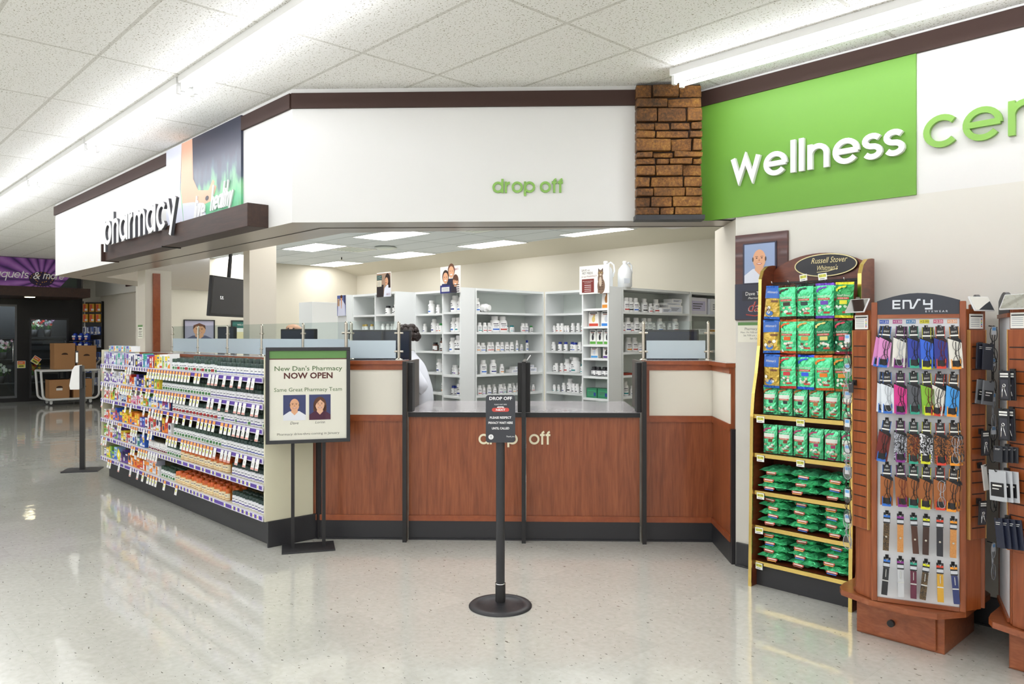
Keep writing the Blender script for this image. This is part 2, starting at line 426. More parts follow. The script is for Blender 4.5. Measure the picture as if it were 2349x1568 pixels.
# flat printed pictures
SK = mat('#d9a37e', .5, name='print_skin'); SK2 = mat('#c98f6b', .5, name='print_skin_tan')
def portrait(mb, x0, x1, z0, z1, y, bg, skin, hair, cloth, style):
    w, h = x1 - x0, z1 - z0; cx = (x0 + x1) / 2
    e = .0004
    mb.rect(x0, x1, z0, z1, y, bg)
    if style == 'long':
        mb.ell(cx, z0 + .58 * h, .3 * w, .33 * h, y - e, hair)
        mb.rect(cx - .3 * w, cx + .3 * w, z0 + .34 * h, z0 + .58 * h, y - e, hair)
    mb.flat([(x0, z0), (x1, z0), (x1, z0 + .2 * h), (cx + .22 * w, z0 + .36 * h), (cx - .22 * w, z0 + .36 * h), (x0, z0 + .2 * h)], y - 2 * e, cloth)
    mb.flat([(cx - .12 * w, z0 + .48 * h), (cx + .12 * w, z0 + .48 * h), (cx + .15 * w, z0 + .33 * h), (cx, z0 + .2 * h), (cx - .15 * w, z0 + .33 * h)], y - 3 * e, skin)
    mb.ell(cx, z0 + .6 * h, .21 * w, .25 * h, y - 4 * e, skin)
    if style == 'long':
        mb.flat([(cx - .24 * w, z0 + .5 * h), (cx - .2 * w, z0 + .76 * h), (cx, z0 + .9 * h), (cx + .22 * w, z0 + .74 * h), (cx + .2 * w, z0 + .66 * h), (cx + .02 * w, z0 + .8 * h), (cx - .15 * w, z0 + .66 * h)], y - 5 * e, hair)
    elif style == 'bald':
        for q in (-1, 1): mb.ell(cx + q * .21 * w, z0 + .6 * h, .025 * w, .06 * h, y - 5 * e, hair)
    else:
        mb.flat([(cx - .22 * w, z0 + .62 * h), (cx - .2 * w, z0 + .8 * h), (cx, z0 + .9 * h), (cx + .2 * w, z0 + .8 * h), (cx + .22 * w, z0 + .62 * h), (cx + .12 * w, z0 + .76 * h), (cx - .12 * w, z0 + .76 * h)], y - 5 * e, hair)
    dk = mat('#3a241c', .5, name='print_dark'); lip = mat('#a0453f', .5, name='print_lip'); wh = mat('#f3ece6', .5, name='print_teeth')
    for q in (-1, 1):
        mb.ell(cx + q * .085 * w, z0 + .63 * h, .028 * w, .014 * h, y - 6 * e, dk, 10)
        mb.rect(cx + q * .085 * w - .045 * w, cx + q * .085 * w + .045 * w, z0 + .665 * h, z0 + .677 * h, y - 6 * e, hair)
    mb.flat([(cx - .03 * w, z0 + .55 * h), (cx + .03 * w, z0 + .55 * h), (cx, z0 + .62 * h)], y - 6 * e, mat('#b9805e', .5, name='print_shade_skin'))
    mb.ell(cx, z0 + .485 * h, .09 * w, .022 * h, y - 6 * e, lip, 14); mb.ell(cx, z0 + .487 * h, .07 * w, .01 * h, y - 7 * e, wh, 12)
# ------------------------------------------------------------------ lamps of the store (long rows of bare fluorescent strips)
TUBE = mat('#f6f8ff', .3, emit=TUBE_STRENGTH, name='lit_fluorescent_tube')
FIXT = mat('#f2f2f0', .4, name='white_enamel')
CEIL = 3.44
def make_strip(L=2.26):
    t = thing('strip_light', 'twin tube fluorescent strip light on the ceiling', 'ceiling light', group='ceiling strip lights')
    b = MB(); b.box(-L / 2, L / 2, -.075, .075, -.05, 0, FIXT); b.box(-L / 2, L / 2, -.022, .022, -.062, -.05, FIXT)
    b.build('housing', t, bevel=.004)
    for s in (-1, 1):
        b = MB(); b.cyl((-L / 2 + .03, s * .045, -.088), (L / 2 - .03, s * .045, -.088), .014, TUBE, 8); b.build('tube', t)
        for e in (-1, 1):
            b = MB(); b.box(e * (L / 2 - .02) - .012, e * (L / 2 - .02) + .012, s * .045 - .016, s * .045 + .016, -.11, -.05, FIXT); b.build('lamp_holder', t, bevel=.003)
    return t
LIGHT_Y = (2.07, 4.45, -.33, -2.73, -5.1)
strip = make_strip(); first = True
for iy, y in enumerate(LIGHT_Y):
    xs = [-5.55 + 1.15 + 2.3 * k for k in range(-6, 4)] if iy == 0 else ([-3.12 + 1.15 + 2.3 * k for k in range(3)] if iy == 1 else [-5.55 + 1.15 + 2.3 * k for k in range(-5, 4)])
    for k, x in enumerate(xs):
        if iy == 0:
            lab = 'twin tube strip light over the vitamin shelves, %s along the row from its far end' % nth(k + 1); g = 'strip lights over the vitamin shelves'
        elif iy == 1:
            lab = 'twin tube strip light above the green wellness wall, %s from the stone column' % nth(k + 1); g = 'strip lights above the wellness wall'
        else:
            lab = 'twin tube ceiling strip light behind the camera, over the shop floor'; g = 'strip lights over the shop floor'
        if first:
            strip.location = (x, y, CEIL); strip['label'] = lab; strip['group'] = g; first = False
        else: dup(strip, (x, y, CEIL), 0, lab, 'ceiling light', g)

# ------------------------------------------------------------------ the shell
FLOORM = make_floor_mat()
b = MB(); b.box(-30, 5, -9, 12, -.12, 0, FLOORM); struct(b.build('floor'))
CEILM = make_ceiling_mat('ceiling_tile', 1.22, .61, -5.50, 2.70, '#f4f3ef', '#f7f6f2', '#d9d7d0')
b = MB(); b.box(-30, 5, -9, 12, CEIL, CEIL + .08, CEILM); struct(b.build('ceiling'))
OX, OY = -5.26, 2.72                                               # corner where the front of the pharmacy turns by 45 degrees
DR = R(45); DLOC = (OX, OY, 0)

# header (bulkhead) around the pharmacy: front outline, inner outline
outer = [(-14.3, 4.92), (-12.1, 2.72), (OX, OY), (-3.05, 4.93)]
inner = [(-2.6, 5.75 - .04), (-5.50 - .0, 3.30), (-11.86, 3.30), (-14.3, 5.74)]
SOFF = mat('#948a7d', .3, name='satin_soffit_laminate')
b = MB(); z0, z1 = 2.46, CEIL
n = len(outer)
for i in range(n - 1):
    (xa, ya), (xb, yb) = outer[i], outer[i + 1]
    if i == 2: xb, yb = -3.21, 4.77
    b.add([(xa, ya, z0), (xb, yb, z0), (xb, yb, z1), (xa, ya, z1)], [(0, 1, 2, 3)], WALLW)
b.add([(-3.21, 4.77, z0), (-3.21, 4.93, z0), (-3.21, 4.93, z1), (-3.21, 4.77, z1)], [(0, 1, 2, 3)], WALLW)
inn = inner[::-1]
for i in range(n - 1):
    (xa, ya), (xb, yb) = inn[i], inn[i + 1]
    b.add([(xa, ya, z0), (xb, yb, z0), (xb, yb, z1), (xa, ya, z1)], [(3, 2, 1, 0)], SOFF)
    p, q = outer[i], outer[i + 1]
    b.add([(p[0], p[1], z0), (q[0], q[1], z0), (xb, yb, z0), (xa, ya, z0)], [(3, 2, 1, 0)], SOFF)
struct(b.build('wall_header'))
# seam in the soffit
b = MB(); dk = mat('#4b443c', .6, name='soffit_seam')
for (a, c) in (((-11.98, 3.02), (-5.38, 3.02)), ((-5.38, 3.02), (-2.95, 5.44))):
    d = Vector((c[0] - a[0], c[1] - a[1], 0)).normalized(); nn = Vector((-d.y, d.x, 0)) * .006
    A, C = Vector((a[0], a[1], 0)), Vector((c[0], c[1], 0))
    b.slab([(A - nn)[:2], (C - nn)[:2], (C + nn)[:2], (A + nn)[:2]], 2.457, 2.462, dk)
struct(b.build('trim_1'))
# brown crown trim
b = MB()
def band(b, pts, z0, z1, m, t=.022):
    for (xa, ya), (xb, yb) in zip(pts, pts[1:]):
        d = Vector((xb - xa, yb - ya)).normalized(); o = Vector((d.y, -d.x)) * t
        b.hexa([(xa + o.x, ya + o.y, z0), (xb + o.x, yb + o.y, z0), (xb, yb, z0), (xa, ya, z0)], [(xa + o.x, ya + o.y, z1), (xb + o.x, yb + o.y, z1), (xb, yb, z1), (xa, ya, z1)], m)
band(b, [(-12.1, 2.72), (-7.78, 2.72)], 3.29, 3.405, BROWN)
band(b, [(-6.09, 2.72), (OX, OY), (OX + 2.54 * .7071, OY + 2.54 * .7071)], 3.295, 3.405, BROWN)
band(b, [(-3.3, 4.93), (3.0, 4.93)], 3.31, 3.42, BROWN)
struct(b.build('trim_2'))

# wellness wall
b = MB()
b.box(-2.925, 3.5, 4.93, 5.12, 0, 2.47, CREAM); b.box(-3.6, 3.5, 4.93, 5.12, 2.47, CEIL, WALLW)
struct(b.build('wall_right'))
b = MB(); b.box(-3.3, -1.717, 4.918, 4.93, 2.467, 3.31, GREEN); struct(b.build('wall_right_green_panel'))
b = MB(); b.box(-2.915, 3.5, 4.912, 4.93, 0, .165, BASEB); b.box(-2.915, 3.5, 4.90, 4.93, 0, .012, BASEB); struct(b.build('baseboard_right', bevel=.004))
# stub wall beside the counter
b = MB(); b.box(3.22, 3.42, -.085, .58, 0, 2.46, BEIGE); struct(b.build('wall_stub', loc=DLOC, rotz=DR))
# columns under the header
COLM = mat('#cdc6b7', .5, name='column_paint')
b = MB(); b.box(-10.53, -10.25, 3.3, 3.62, 0, 2.46, COLM); struct(b.build('column_1'))
b = MB(); b.box(-10.25, -10.225, 3.39, 3.475, 0, 2.42, CHERRY_TRIM); struct(b.build('trim_3'))
b = MB(); b.box(-7.95, -7.80, 3.55, 3.85, 0, 3.2, COLM); struct(b.build('column_2'))
# pharmacy interior
PCEIL = make_ceiling_mat('office_ceiling_tile', 1.22, .61, -5.5, 6.5, '#d6dce2', '#dae0e5', '#a8b0b6', speck=False)
b = MB(); b.slab([(-15.7, 4.6), (-13.2, 4.4), (-11.86, 3.30), (-5.50, 3.30), (-2.7, 6.1), (-2.7, 9.15), (-15.7, 9.15)], 3.2, 3.24, PCEIL); struct(b.build('ceiling_pharmacy'))
INW = mat('#d3cdbe', .6, name='ivory_wall_paint', bump=.03, bscale=200)
b = MB(); b.box(-15.75, -15.6, 4.9, 9.85, 0, 3.2, INW); b.box(-15.6, -15.45, 4.9, 7.0, 2.60, 3.2, INW); struct(b.build('wall_pharmacy_left'))
b = MB(); b.box(-15.75, -2.7, 9.7, 9.85, 0, 3.24, INW)
b.profile_x([(9.05, 3.2), (9.7, 3.03), (9.7, 3.2)], -15.6, -2.7, INW); struct(b.build('wall_pharmacy_back'))
b = MB(); b.box(-2.7, -2.55, 5.6, 9.85, 0, 3.24, INW); struct(b.build('wall_pharmacy_right'))
b = MB(); b.box(-15.6, -2.7, 9.67, 9.7, 0, .12, BASEB); struct(b.build('baseboard_pharmacy'))
# far part of the store
b = MB(); b.box(-22.6, -22.45, 5.68, 6.2, 0, CEIL, CREAM); b.box(-23.7, -23.55, -9, 6.2, 0, CEIL, mat('#26262a', .6, name='cooler_back_wall')); struct(b.build('wall_far'))
b = MB(); b.box(-22.6, -15.75, 6.1, 6.25, 0, CEIL, BEIGE); b.box(-22.45, -15.75, 5.98, 6.1, 2.68, CEIL, CREAM); struct(b.build('wall_far_side'))

# pharmacy ceiling panels (lit troffers)
LIT = mat('#ffffff', .4, emit=PANEL_STRENGTH, name='lit_panel_diffuser')
tro = thing('ceiling_light_panel', 'lit panel', 'ceiling light')
b = MB(); b.box(-.60, .60, -.30, .30, -.006, 0, LIT); b.build('diffuser', tro)
b = MB()
for a in ((-.615, .615, -.31, -.30), (-.615, .615, .30, .31), (-.615, -.60, -.30, .30), (.60, .615, -.30, .30)): b.box(*a, -.012, 0, FIXT)
b.build('frame', tro)
spots = [(-8.35 * 1.411 - .6, 4.82 * 1.411, 'over the monitor desk'), (-10.51 * 1.411, 6.17 * 1.411, 'in the back corner by the tall white cabinet'), (-8.74 * 1.411, 6.18 * 1.411, 'above the dark-haired woman poster'),
         (-7.11 * 1.411, 4.85 * 1.411, 'close behind the header over the drop off lettering'), (-7.0 * 1.411, 6.26 * 1.411, 'above the family poster, along the soffit'), (-5.4 * 1.411, 6.4 * 1.411, 'above the cat poster, along the soffit'),
         (-10.6 * 1.411, 4.7 * 1.411, 'behind the post next to the television'), (-4.1 * 1.411, 4.85 * 1.411, 'added unseen over the counter behind the header'),  # the panel over the counter is an added one, hidden by the header
         (-6.0, 4.75, 'added unseen over the front desk behind the drop off lettering'), (-8.4, 4.75, 'added unseen over the desk behind the beam'), (-10.8, 4.75, 'added unseen over the far desk behind the beam'), (-4.1, 5.5, 'added unseen inside the header by the stone column'),  # panels out of view behind the header, added to light the shelf fronts
         (-7.3, 4.05, 'added unseen just inside the header at the beam end'), (-5.05, 4.4, 'added unseen just inside the header at the turned corner')]  # two more unseen panels, added for extra front light on the shelving
spots[0] = (-8.75 * 1.411, 4.82 * 1.411, spots[0][2])
for i, (x, y, where) in enumerate(spots):
    lab = 'bright rectangular ceiling panel light ' + where
    if i == 0: tro.location = (x, y, 3.2); tro['label'] = lab; tro['group'] = 'pharmacy ceiling panel lights'
    else: dup(tro, (x, y, 3.2), 0, lab, 'ceiling light', 'pharmacy ceiling panel lights')
# vents and sprinklers in the pharmacy ceiling
def vent(x, y, lab):
    t = thing('air_vent', lab, 'vent', (x, y, 3.2)); b = MB()
    for a in ((-.3, .3, -.3, -.27), (-.3, .3, .27, .3), (-.3, -.27, -.27, .27), (.27, .3, -.27, .27)): b.box(*a, -.012, 0, FIXT)
    b.build('frame', t)
    b = MB()
    for k in range(7): b.box(-.27, .27, -.26 + k * .08, -.21 + k * .08, -.014, -.002, SHELFB)
    b.build('louvre', t)
vent(-8.6 * 1.411, 5.3 * 1.411, 'square white air vent in the ceiling over the monitor desk'); vent(-6.1 * 1.411, 5.2 * 1.411, 'square white air vent in the ceiling above the family poster')
t = thing('round_air_vent', 'round dark-rimmed ceiling vent above the dark-haired woman poster', 'vent', (-8.1 * 1.411, 5.45 * 1.411, 3.2))
b = MB(); b.lathe([(.16, 0), (.2, -.02), (.12, -.05), (.02, -.055)], SHELFB, 20); b.build('diffuser_cone', t)
t = thing('fire_sprinkler', 'small metal sprinkler hanging from the pharmacy ceiling', 'sprinkler', (-9.6 * 1.411, 5.72 * 1.411, 3.2))
b = MB(); b.cyl((0, 0, -.05), (0, 0, 0), .012, CHAR, 8); b.lathe([(.004, -.056), (.03, -.052), (.03, -.048), (.004, -.046)], STEEL, 10); b.build('sprinkler_head', t)
t = thing('fire_sprinkler', 'sprinkler head under the store ceiling near the wellness wall fixture', 'sprinkler', (-1.78, 3.86, CEIL))
b = MB(); b.cyl((0, 0, -.05), (0, 0, 0), .010, CHAR, 8); b.lathe([(.004, -.058), (.025, -.054), (.025, -.050), (.004, -.048)], STEEL, 10); b.build('sprinkler_head', t)

# ------------------------------------------------------------------ stone column on the header
STONE = make_stone(); GROUT = mat('#2c1d12', .8, name='stone_joint')
t = thing('stone_column', 'bronze stone-clad column between the white header and the green wall', 'column', DLOC, DR)
b = MB(); b.box(2.515, 2.97, -.058, .02, 2.475, 3.425, GROUT); b.build('core', t)
b = MB(); rows = 13; zz = 2.485; rr = random.Random(3)
hs = [rr.uniform(.6, 1.4) for _ in range(rows)]; tot = sum(hs)
for h in hs:
    h = h / tot * (3.42 - 2.485); x = 2.505
    while x < 2.975 - .02:
        wdt = rr.uniform(.09, .26); x1 = min(x + wdt, 2.98)
        if 2.98 - x1 < .06: x1 = 2.98
        d = rr.uniform(.080, .118); g = .005; q = .006
        j = lambda: rr.uniform(-.006, .006)
        b.hexa([(x + g, -d + q, zz + g), (x1 - g, -d + q, zz + g), (x1 - g, .0, zz + g), (x + g, .0, zz + g)], [(x + g + j(), -d + q + j(), zz + h - g + j()), (x1 - g + j(), -d + q + j(), zz + h - g + j()), (x1 - g, .0, zz + h - g), (x + g, .0, zz + h - g)], STONE)
        x = x1
    zz += h
b.build('stone_facing', t, bevel=.006)
b = MB(); b.box(2.50, 2.99, -.12, .01, 2.452, 2.485, CHAR); b.build('base_ledge', t)

# ------------------------------------------------------------------ header lettering and signs
t = thing('drop_off_lettering', 'leaf green raised words drop off on the white header', 'sign', DLOC, DR)
b = MB(); wtot = geo_width('drop', .2, .1); k = .5
x = geo(b, 'drop', 1.476, 2.667, .0815, .0165, -.014, -.001, SAGE, A=1.24, D=-.28, track=.1)
geo(b, 'off', 1.476 + .345, 2.667, .0815, .0165, -.014, -.001, SAGE, A=1.24, D=-.28, track=.06)
b.build('letters', t)

t = thing('wellness_lettering', 'white raised word wellness on the green wall panel', 'sign', (0, 4.918, 0))
b = MB(); xh = .163; wd = .034
wt = geo_width('wellness', wd / xh, .13) * xh; s = 1.162 / wt
geo(b, 'wellness', -2.94, 2.713, xh, wd, -.03, -.004, WHITE, A=1.33, hs=s * 1.0, track=.13 * s)
b.build('letters', t)
t = thing('center_lettering', 'green raised word center on the white wall beside the green panel', 'sign', (0, 4.93, 0))
b = MB(); geo(b, 'center', -1.672, 2.722, .19, .034, -.03, -.004, SAGE, A=1.33, track=.12 * s, hs=s)
b.build('letters', t)

# photo panel «live healthy»
t = thing('photo_panel', 'large print of a seated person in white on green grass, on the pharmacy header', 'sign', (0, 2.72, 0))
def make_meadow():
    m, nt, bb, N, L = node_mat('printed_meadow')
    tc = N('ShaderNodeTexCoord'); sp = N('ShaderNodeSeparateXYZ'); L(tc.outputs['Object'], sp.inputs[0])
    mr = N('ShaderNodeMapRange'); mr.inputs['From Min'].default_value = 2.55; mr.inputs['From Max'].default_value = 3.4; L(sp.outputs['Z'], mr.inputs['Value'])
    mp = N('ShaderNodeMapping'); mp.inputs['Scale'].default_value = (5.5, 1, 2.2); L(tc.outputs['Object'], mp.inputs['Vector'])
    n1 = N('ShaderNodeTexNoise'); n1.inputs['Scale'].default_value = 1.6; n1.inputs['Detail'].default_value = 4; L(mp.outputs[0], n1.inputs['Vector'])
    ad = N('ShaderNodeMath'); ad.operation = 'MULTIPLY_ADD'; ad.inputs[1].default_value = .7; L(n1.outputs['Fac'], ad.inputs[0]); L(mr.outputs[0], ad.inputs[2])
    r = ramp(nt, [(.25, '#3f9a4f'), (.5, '#5fb586'), (.68, '#7fbf8c'), (.85, '#3a4a5c'), (1.0, '#262a40'), ])
    su = N('ShaderNodeMath'); su.operation = 'SUBTRACT'; su.inputs[1].default_value = .05; L(ad.outputs[0], su.inputs[0]); L(su.outputs[0], r.inputs[0])
    L(r.outputs[0], bb.inputs['Base Color']); bb.inputs['Roughness'].default_value = .35
    return m
MEADOW = make_meadow()
X0, X1, Z0, Z1 = -7.78, -6.09, 2.56, 3.42
b = MB(); b.box(X0, X1, -.02, 0, Z0, Z1, MEADOW); b.build('panel', t)
b = MB(); y = -.0206
SHIRT = mat('#dfe2ee', .6, name='print_white_shirt'); PINK = mat('#e3b193', .5, name='print_forearm')
b.flat([(X0, Z0), (X0, Z1), (-7.38, Z1), (-7.42, 3.0), (-7.38, 2.85), (-7.3, Z0)], y, SHIRT)
b.flat([(-7.38, Z1), (-7.12, Z1), (-7.1, 3.05), (-6.98, 2.93), (-6.75, 2.90), (-6.66, 2.98), (-6.62, 2.96), (-6.68, 2.84), (-6.62, 2.93), (-6.58, 2.91), (-6.66, 2.80), (-6.85, 2.79), (-7.15, 2.82), (-7.36, 2.86), (-7.4, 3.0)], y - .0004, PINK)
b.flat([(-7.3, Z0), (-7.36, 2.86), (-7.1, 2.84), (-6.85, 2.8), (-6.78, 2.62), (-6.9, Z0)], y - .0008, SHIRT)
b.flat([(-7.62, Z0), (-7.4, 2.70), (-7.3, Z0)], y - .0012, mat('#b5714d', .5, name='print_bare_foot'))
b.ell(-6.78, 2.835, .04, .022, y - .0012, mat('#3a3238', .4, name='print_wristband'), 14)
b.build('printed_figure', t)
b = MB(); geo(b, 'live', -7.06, 2.67, .12, .024, -.032, -.0212, WHITE, A=1.75, D=-.6, slant=.3, hs=.68, track=.12)
geo(b, 'healthy', -6.69, 2.71, .12, .024, -.032, -.0212, WHITE, A=1.8, D=-.7, slant=.3, hs=.58, track=.1)
b.build('script_lettering', t)

# beam and pharmacy letters
t = thing('sign_beam', 'dark brown wooden beam carrying the pharmacy lettering', 'beam', (0, 0, 0))
b = MB(); b.box(-7.46, -5.64, 2.55, 2.72, 2.458, 2.636, ESPRESSO); b.build('beam_section', t, bevel=.003)
b = MB(); b.box(-9.30, -7.46, 2.575, 2.72, 2.458, 2.62, ESPRESSO); b.build('beam_section', t, bevel=.003)
b = MB(); b.box(-9.33, -9.30, 2.54, 2.72, 2.45, 2.64, BROWN); b.box(-7.475, -7.45, 2.545, 2.72, 2.45, 2.45 + .012, BLACK); b.build('end_plate', t)
t = thing('pharmacy_lettering', 'tall white dimensional word pharmacy standing against the brown beam', 'sign', (0, 2.53, 0))
FACE = mat('#f3f3f1', .4, name='letter_face'); SIDE = mat('#4b4b50', .5, name='letter_side')
ww = geo_width('pharmacy', .173, .1)
xh = .255; hs = (2.08 / xh - .1 * 7) / (ww - .1 * 7)
b = MB(); geo(b, 'pharmacy', -9.12, 2.603, xh, .044, -.012, .012, SIDE, A=1.3, D=-.27, hs=hs); b.build('letter_returns', t)
b = MB(); geo(b, 'pharmacy', -9.12, 2.603, xh, .044, -.0175, -.0140, FACE, A=1.3, D=-.27, hs=hs); b.build('letter_faces', t)

# ------------------------------------------------------------------ service counter, in the 45 degree frame
V = .53
def half_wall(name, lab, u0, u1, ret=False):
    t = thing(name, lab, 'counter', DLOC, DR)
    b = MB(); b.box(u0, u1, V, V + .14, .15, 1.40, CHERRY); b.build('wood_panel', t)
    b = MB(); b.box(u0 + .03, u1 - .0, V - .004, V, .995, 1.355, PANEL); b.build('cream_panel', t)
    b = MB()
    b.box(u0, u1, V - .012, V, .15, .195, CHERRY_TRIM); b.box(u0, u1, V - .012, V, .945, .995, CHERRY_TRIM)
    b.box(u0, u1, V - .014, V, 1.355, 1.40, CHERRY_TRIM); b.box(u0, u0 + .028, V - .01, V, .995, 1.355, CHERRY_TRIM)
    b.build('trim_rail', t)
    b = MB(); b.box(u0, u1, V - .006, V + .14, 0, .15, BASEB); b.box(u0, u1, V - .018, V, 0, .012, BASEB); b.build('kick_base', t)
    b = MB(); b.box(u0 - .0, u1, V - .035, V + .25, 1.40, 1.43, CHERRY_TRIM); b.box(u0, u1, V - .03, V + .25, 1.43, 1.4315, COUNTER); b.build('ledge', t)
    return t
half_wall('counter_half_wall', 'cherry and cream half wall behind the NOW OPEN sign stand', -.06, .735)
t = half_wall('counter_half_wall', 'cherry and cream half wall with a ledge beside the candy rack', 2.662, 3.22)
# its short return towards the wellness wall
b = MB(); b.box(3.19, 3.218, -.05, V - .016, .15, 1.40, CHERRY); b.build('wood_panel', t)
b = MB(); b.box(3.186, 3.19, -.045, V - .016, .995, 1.355, PANEL); b.build('cream_panel', t)
b = MB()
for z0, z1 in ((.15, .195), (.945, .995), (1.355, 1.40)): b.box(3.178, 3.19, -.05, V - .016, z0, z1, CHERRY_TRIM)
b.build('trim_rail', t)
b = MB(); b.box(3.184, 3.218, -.05, V - .02, 0, .15, BASEB); b.box(3.185, 3.218, -.085, -.052, .0, .96, BASEB); b.build('kick_base', t)
b = MB(); b.box(3.15, 3.218, -.06, V - .036, 1.40, 1.43, CHERRY_TRIM); b.box(3.15, 3.218, -.06, V - .036, 1.43, 1.4315, COUNTER); b.build('ledge', t)

t = thing('drop_off_counter', 'cherry wood drop off counter with a grey laminate worktop', 'counter', DLOC, DR)
b = MB(); b.box(.775, 1.68, V, V + .04, .15, .985, CHERRY); b.build('front_panel', t)
b = MB(); b.box(1.715, 2.615, V, V + .04, .15, .985, CHERRY); b.build('front_panel', t)
b = MB(); b.box(.775, 1.68, V - .012, V, .15, .195, CHERRY_TRIM); b.box(1.715, 2.615, V - .012, V, .15, .195, CHERRY_TRIM); b.build('trim_rail', t)
b = MB(); b.box(.775, 2.615, V - .006, V + .04, 0, .15, BASEB); b.box(.775, 2.615, V - .018, V, 0, .012, BASEB); b.build('kick_base', t)
b = MB(); b.slab([(.775, V - .03), (2.615, V - .03), (2.615, 1.6), (.78, 1.6)], .985, 1.02, COUNTER); b.box(.775, 2.615, V - .034, V - .03, .982, 1.018, BLACK); b.build('worktop', t)
CRL = mat('#eee6c8', .5, name='cream_letters')
b = MB(); x = geo(b, 'drop', 1.335, .763, .083, .0155, V - .008, V - .001, CRL, A=1.27, D=-.27, track=.085)
b.build('cream_lettering', t, label='cream painted word drop')
b = MB(); geo(b, 'off', 1.738, .763, .083, .0155, V - .008, V - .001, CRL, A=1.27, D=-.27, track=.05); b.build('cream_lettering', t, label='cream painted word off')

DIVM = mat('#4a4038', .45, name='taupe_divider_board')
def divider(u, side, lab):
    t = thing('privacy_divider', lab, 'divider', DLOC, DR)
    b = MB(); b.box(u - .015, u + .015, V - .095, V - .04, .0, 1.425, DIVM); b.build('fin', t, bevel=.003)
    b = MB(); b.box(u - .016, u + .016, V - .102, V - .095, .0, 1.425, BLACK); b.build('edge_band', t)
    ends = (-1, 1) if side == 0 else (side,)
    b = MB(); b.box(u - .012, u + .012, V - .04, 1.12, 1.021, 1.425, DIVM); b.build('side_board', t, bevel=.003)
    for q in ends:
        b = MB(); a0, a1 = sorted((u + q * .012, u + q * .05)); b.box(a0, a1, V - .02, V + .10, 1.021, 1.415, BLACK); b.build('slot_post', t, bevel=.003)
    return t
divider(.757, 1, 'dark divider fin between the cream half wall and the counter, by the pharmacist')
t = divider(1.697, 0, 'dark double divider fin standing in the middle of the counter')
b = MB(); b.M = Matrix.Translation((1.72, V + .05, 1.43)) @ Matrix.Rotation(R(35), 4, 'Y'); b.box(-.004, .004, -.04, .04, 0, .05, WHITE); b.build('paper_tab', t)
divider(2.640, -1, 'dark divider fin between the counter and the half wall with the cat poster behind')

# half wall behind the vitamin shelves, with the glass screen
t = thing('counter_half_wall', 'long half wall with grey ledge behind the vitamin shelves', 'counter')
b = MB(); b.box(-10.2, -5.62, 3.22, 3.36, 0, 1.40, CREAM); b.build('wood_panel', t)
b = MB(); b.box(-10.2, -5.40, 3.20, 3.62, 1.40, 1.43, CHERRY_TRIM); b.box(-10.2, -5.40, 3.205, 3.62, 1.43, 1.4315, COUNTER); b.build('ledge', t)
b = MB(); b.box(-5.615, -5.585, 3.11, 3.22, 0, 1.0, BASEB); b.build('end_board', t)

def screen(name, lab, origin, rot, posts, zt=1.745, zf=(1.445, 1.59)):
    t = thing(name, lab, 'glass screen', origin, rot)
    for p in posts:
        b = MB(); b.cyl((p, 0, 1.432), (p, 0, zt - .02), .013, STEEL, 14); b.lathe([(.013, zt - .02), (.012, zt - .008), (.004, zt)], STEEL, 14, c=(p, 0)); b.lathe([(.032, 1.432), (.032, 1.437), (.02, 1.443), (.014, 1.446)], STEEL, 16, c=(p, 0)); post = b.build('post', t)
        for z in (1.50, 1.65):
            b = MB(); b.cyl((p - .035, 0, z), (p + .035, 0, z), .0085, STEEL, 10); b.build('clamp', post)
    for a, c in zip(posts, posts[1:]):
        b = MB(); b.box(a + .02, c - .02, -.003, .003, 1.44, zt, GLASS); g = b.build('pane', t)
        b = MB(); b.box(a + .024, c - .024, -.0045, -.0035, zf[0], zf[1], FROST); b.build('frosted_band', g)
    return t
screen('glass_screen', 'long clear glass screen with frosted band behind the vitamin shelves', (0, 3.44, 0), 0, [-9.70, -8.90, -8.09, -7.28, -6.44, -5.62], zf=(1.445, 1.60))
screen('glass_screen', 'short glass screen with frosted band beside the NOW OPEN sign', DLOC, DR, [.242, .675])
bpy.data.objects['glass_screen.001'].location = Vector(DLOC) + Vector((-.7071, .7071, 0)) * .64
screen('glass_screen', 'short glass screen with frosted band by the beige stub wall', Vector(DLOC) + Vector((-.7071, .7071, 0)) * .64, DR, [2.66, 3.18])
# ------------------------------------------------------------------ pharmacy shelving and what stands on it
SH = [1.88, 1.67, 1.46, 1.22, 1.0, .75, .40]
def unit(lab, wd, loc, rotz, depth=.3, zs=SH, top=2.13, group='white pharmacy shelving units', side=True):
    t = thing('shelving_unit', lab, 'shelving', loc, rotz, group)
    for x0, x1 in ((0, .018), (wd - .018, wd)):
        b = MB(); b.box(x0, x1, 0, depth, 0, top, SHELFW); b.build('side_panel', t)
    b = MB(); b.box(.018, wd - .018, depth - .012, depth, .05, top - .002, SHELFB); b.build('back_panel', t)
    b = MB(); b.box(.018, wd - .018, 0, depth, top - .025, top, SHELFW); b.build('top_panel', t)
    for z in zs:
        b = MB(); b.box(.018, wd - .018, .004, depth - .012, z - .022, z, SHELFW); b.build('shelf', t)
    b = MB(); b.box(.018, wd - .018, .02, .03, 0, .08, SHELFW); b.build('kick_plate', t)
    return t
UN = {}
def U(key, lab, wd, loc, rotz, **k): UN[key] = (unit(lab, wd, loc, rotz, **k), Matrix.Translation(loc) @ Matrix.Rotation(rotz, 4, 'Z'))
Z7 = [1.91, 1.726, 1.54, 1.40, 1.213, .988, .7, .35]
U('s1', 'white shelving bay between the white-coat poster and the dark-haired woman poster', .56, (-8.22, 5.05, 0), 0)
U('s2', 'narrow white shelving bay under the dark-haired woman poster', .42, (-7.66, 5.0, 0), 0, depth=.27)
U('s3', 'white shelving bay behind the pharmacist with curly hair', .75, (-7.24, 5.27, 0), 0)
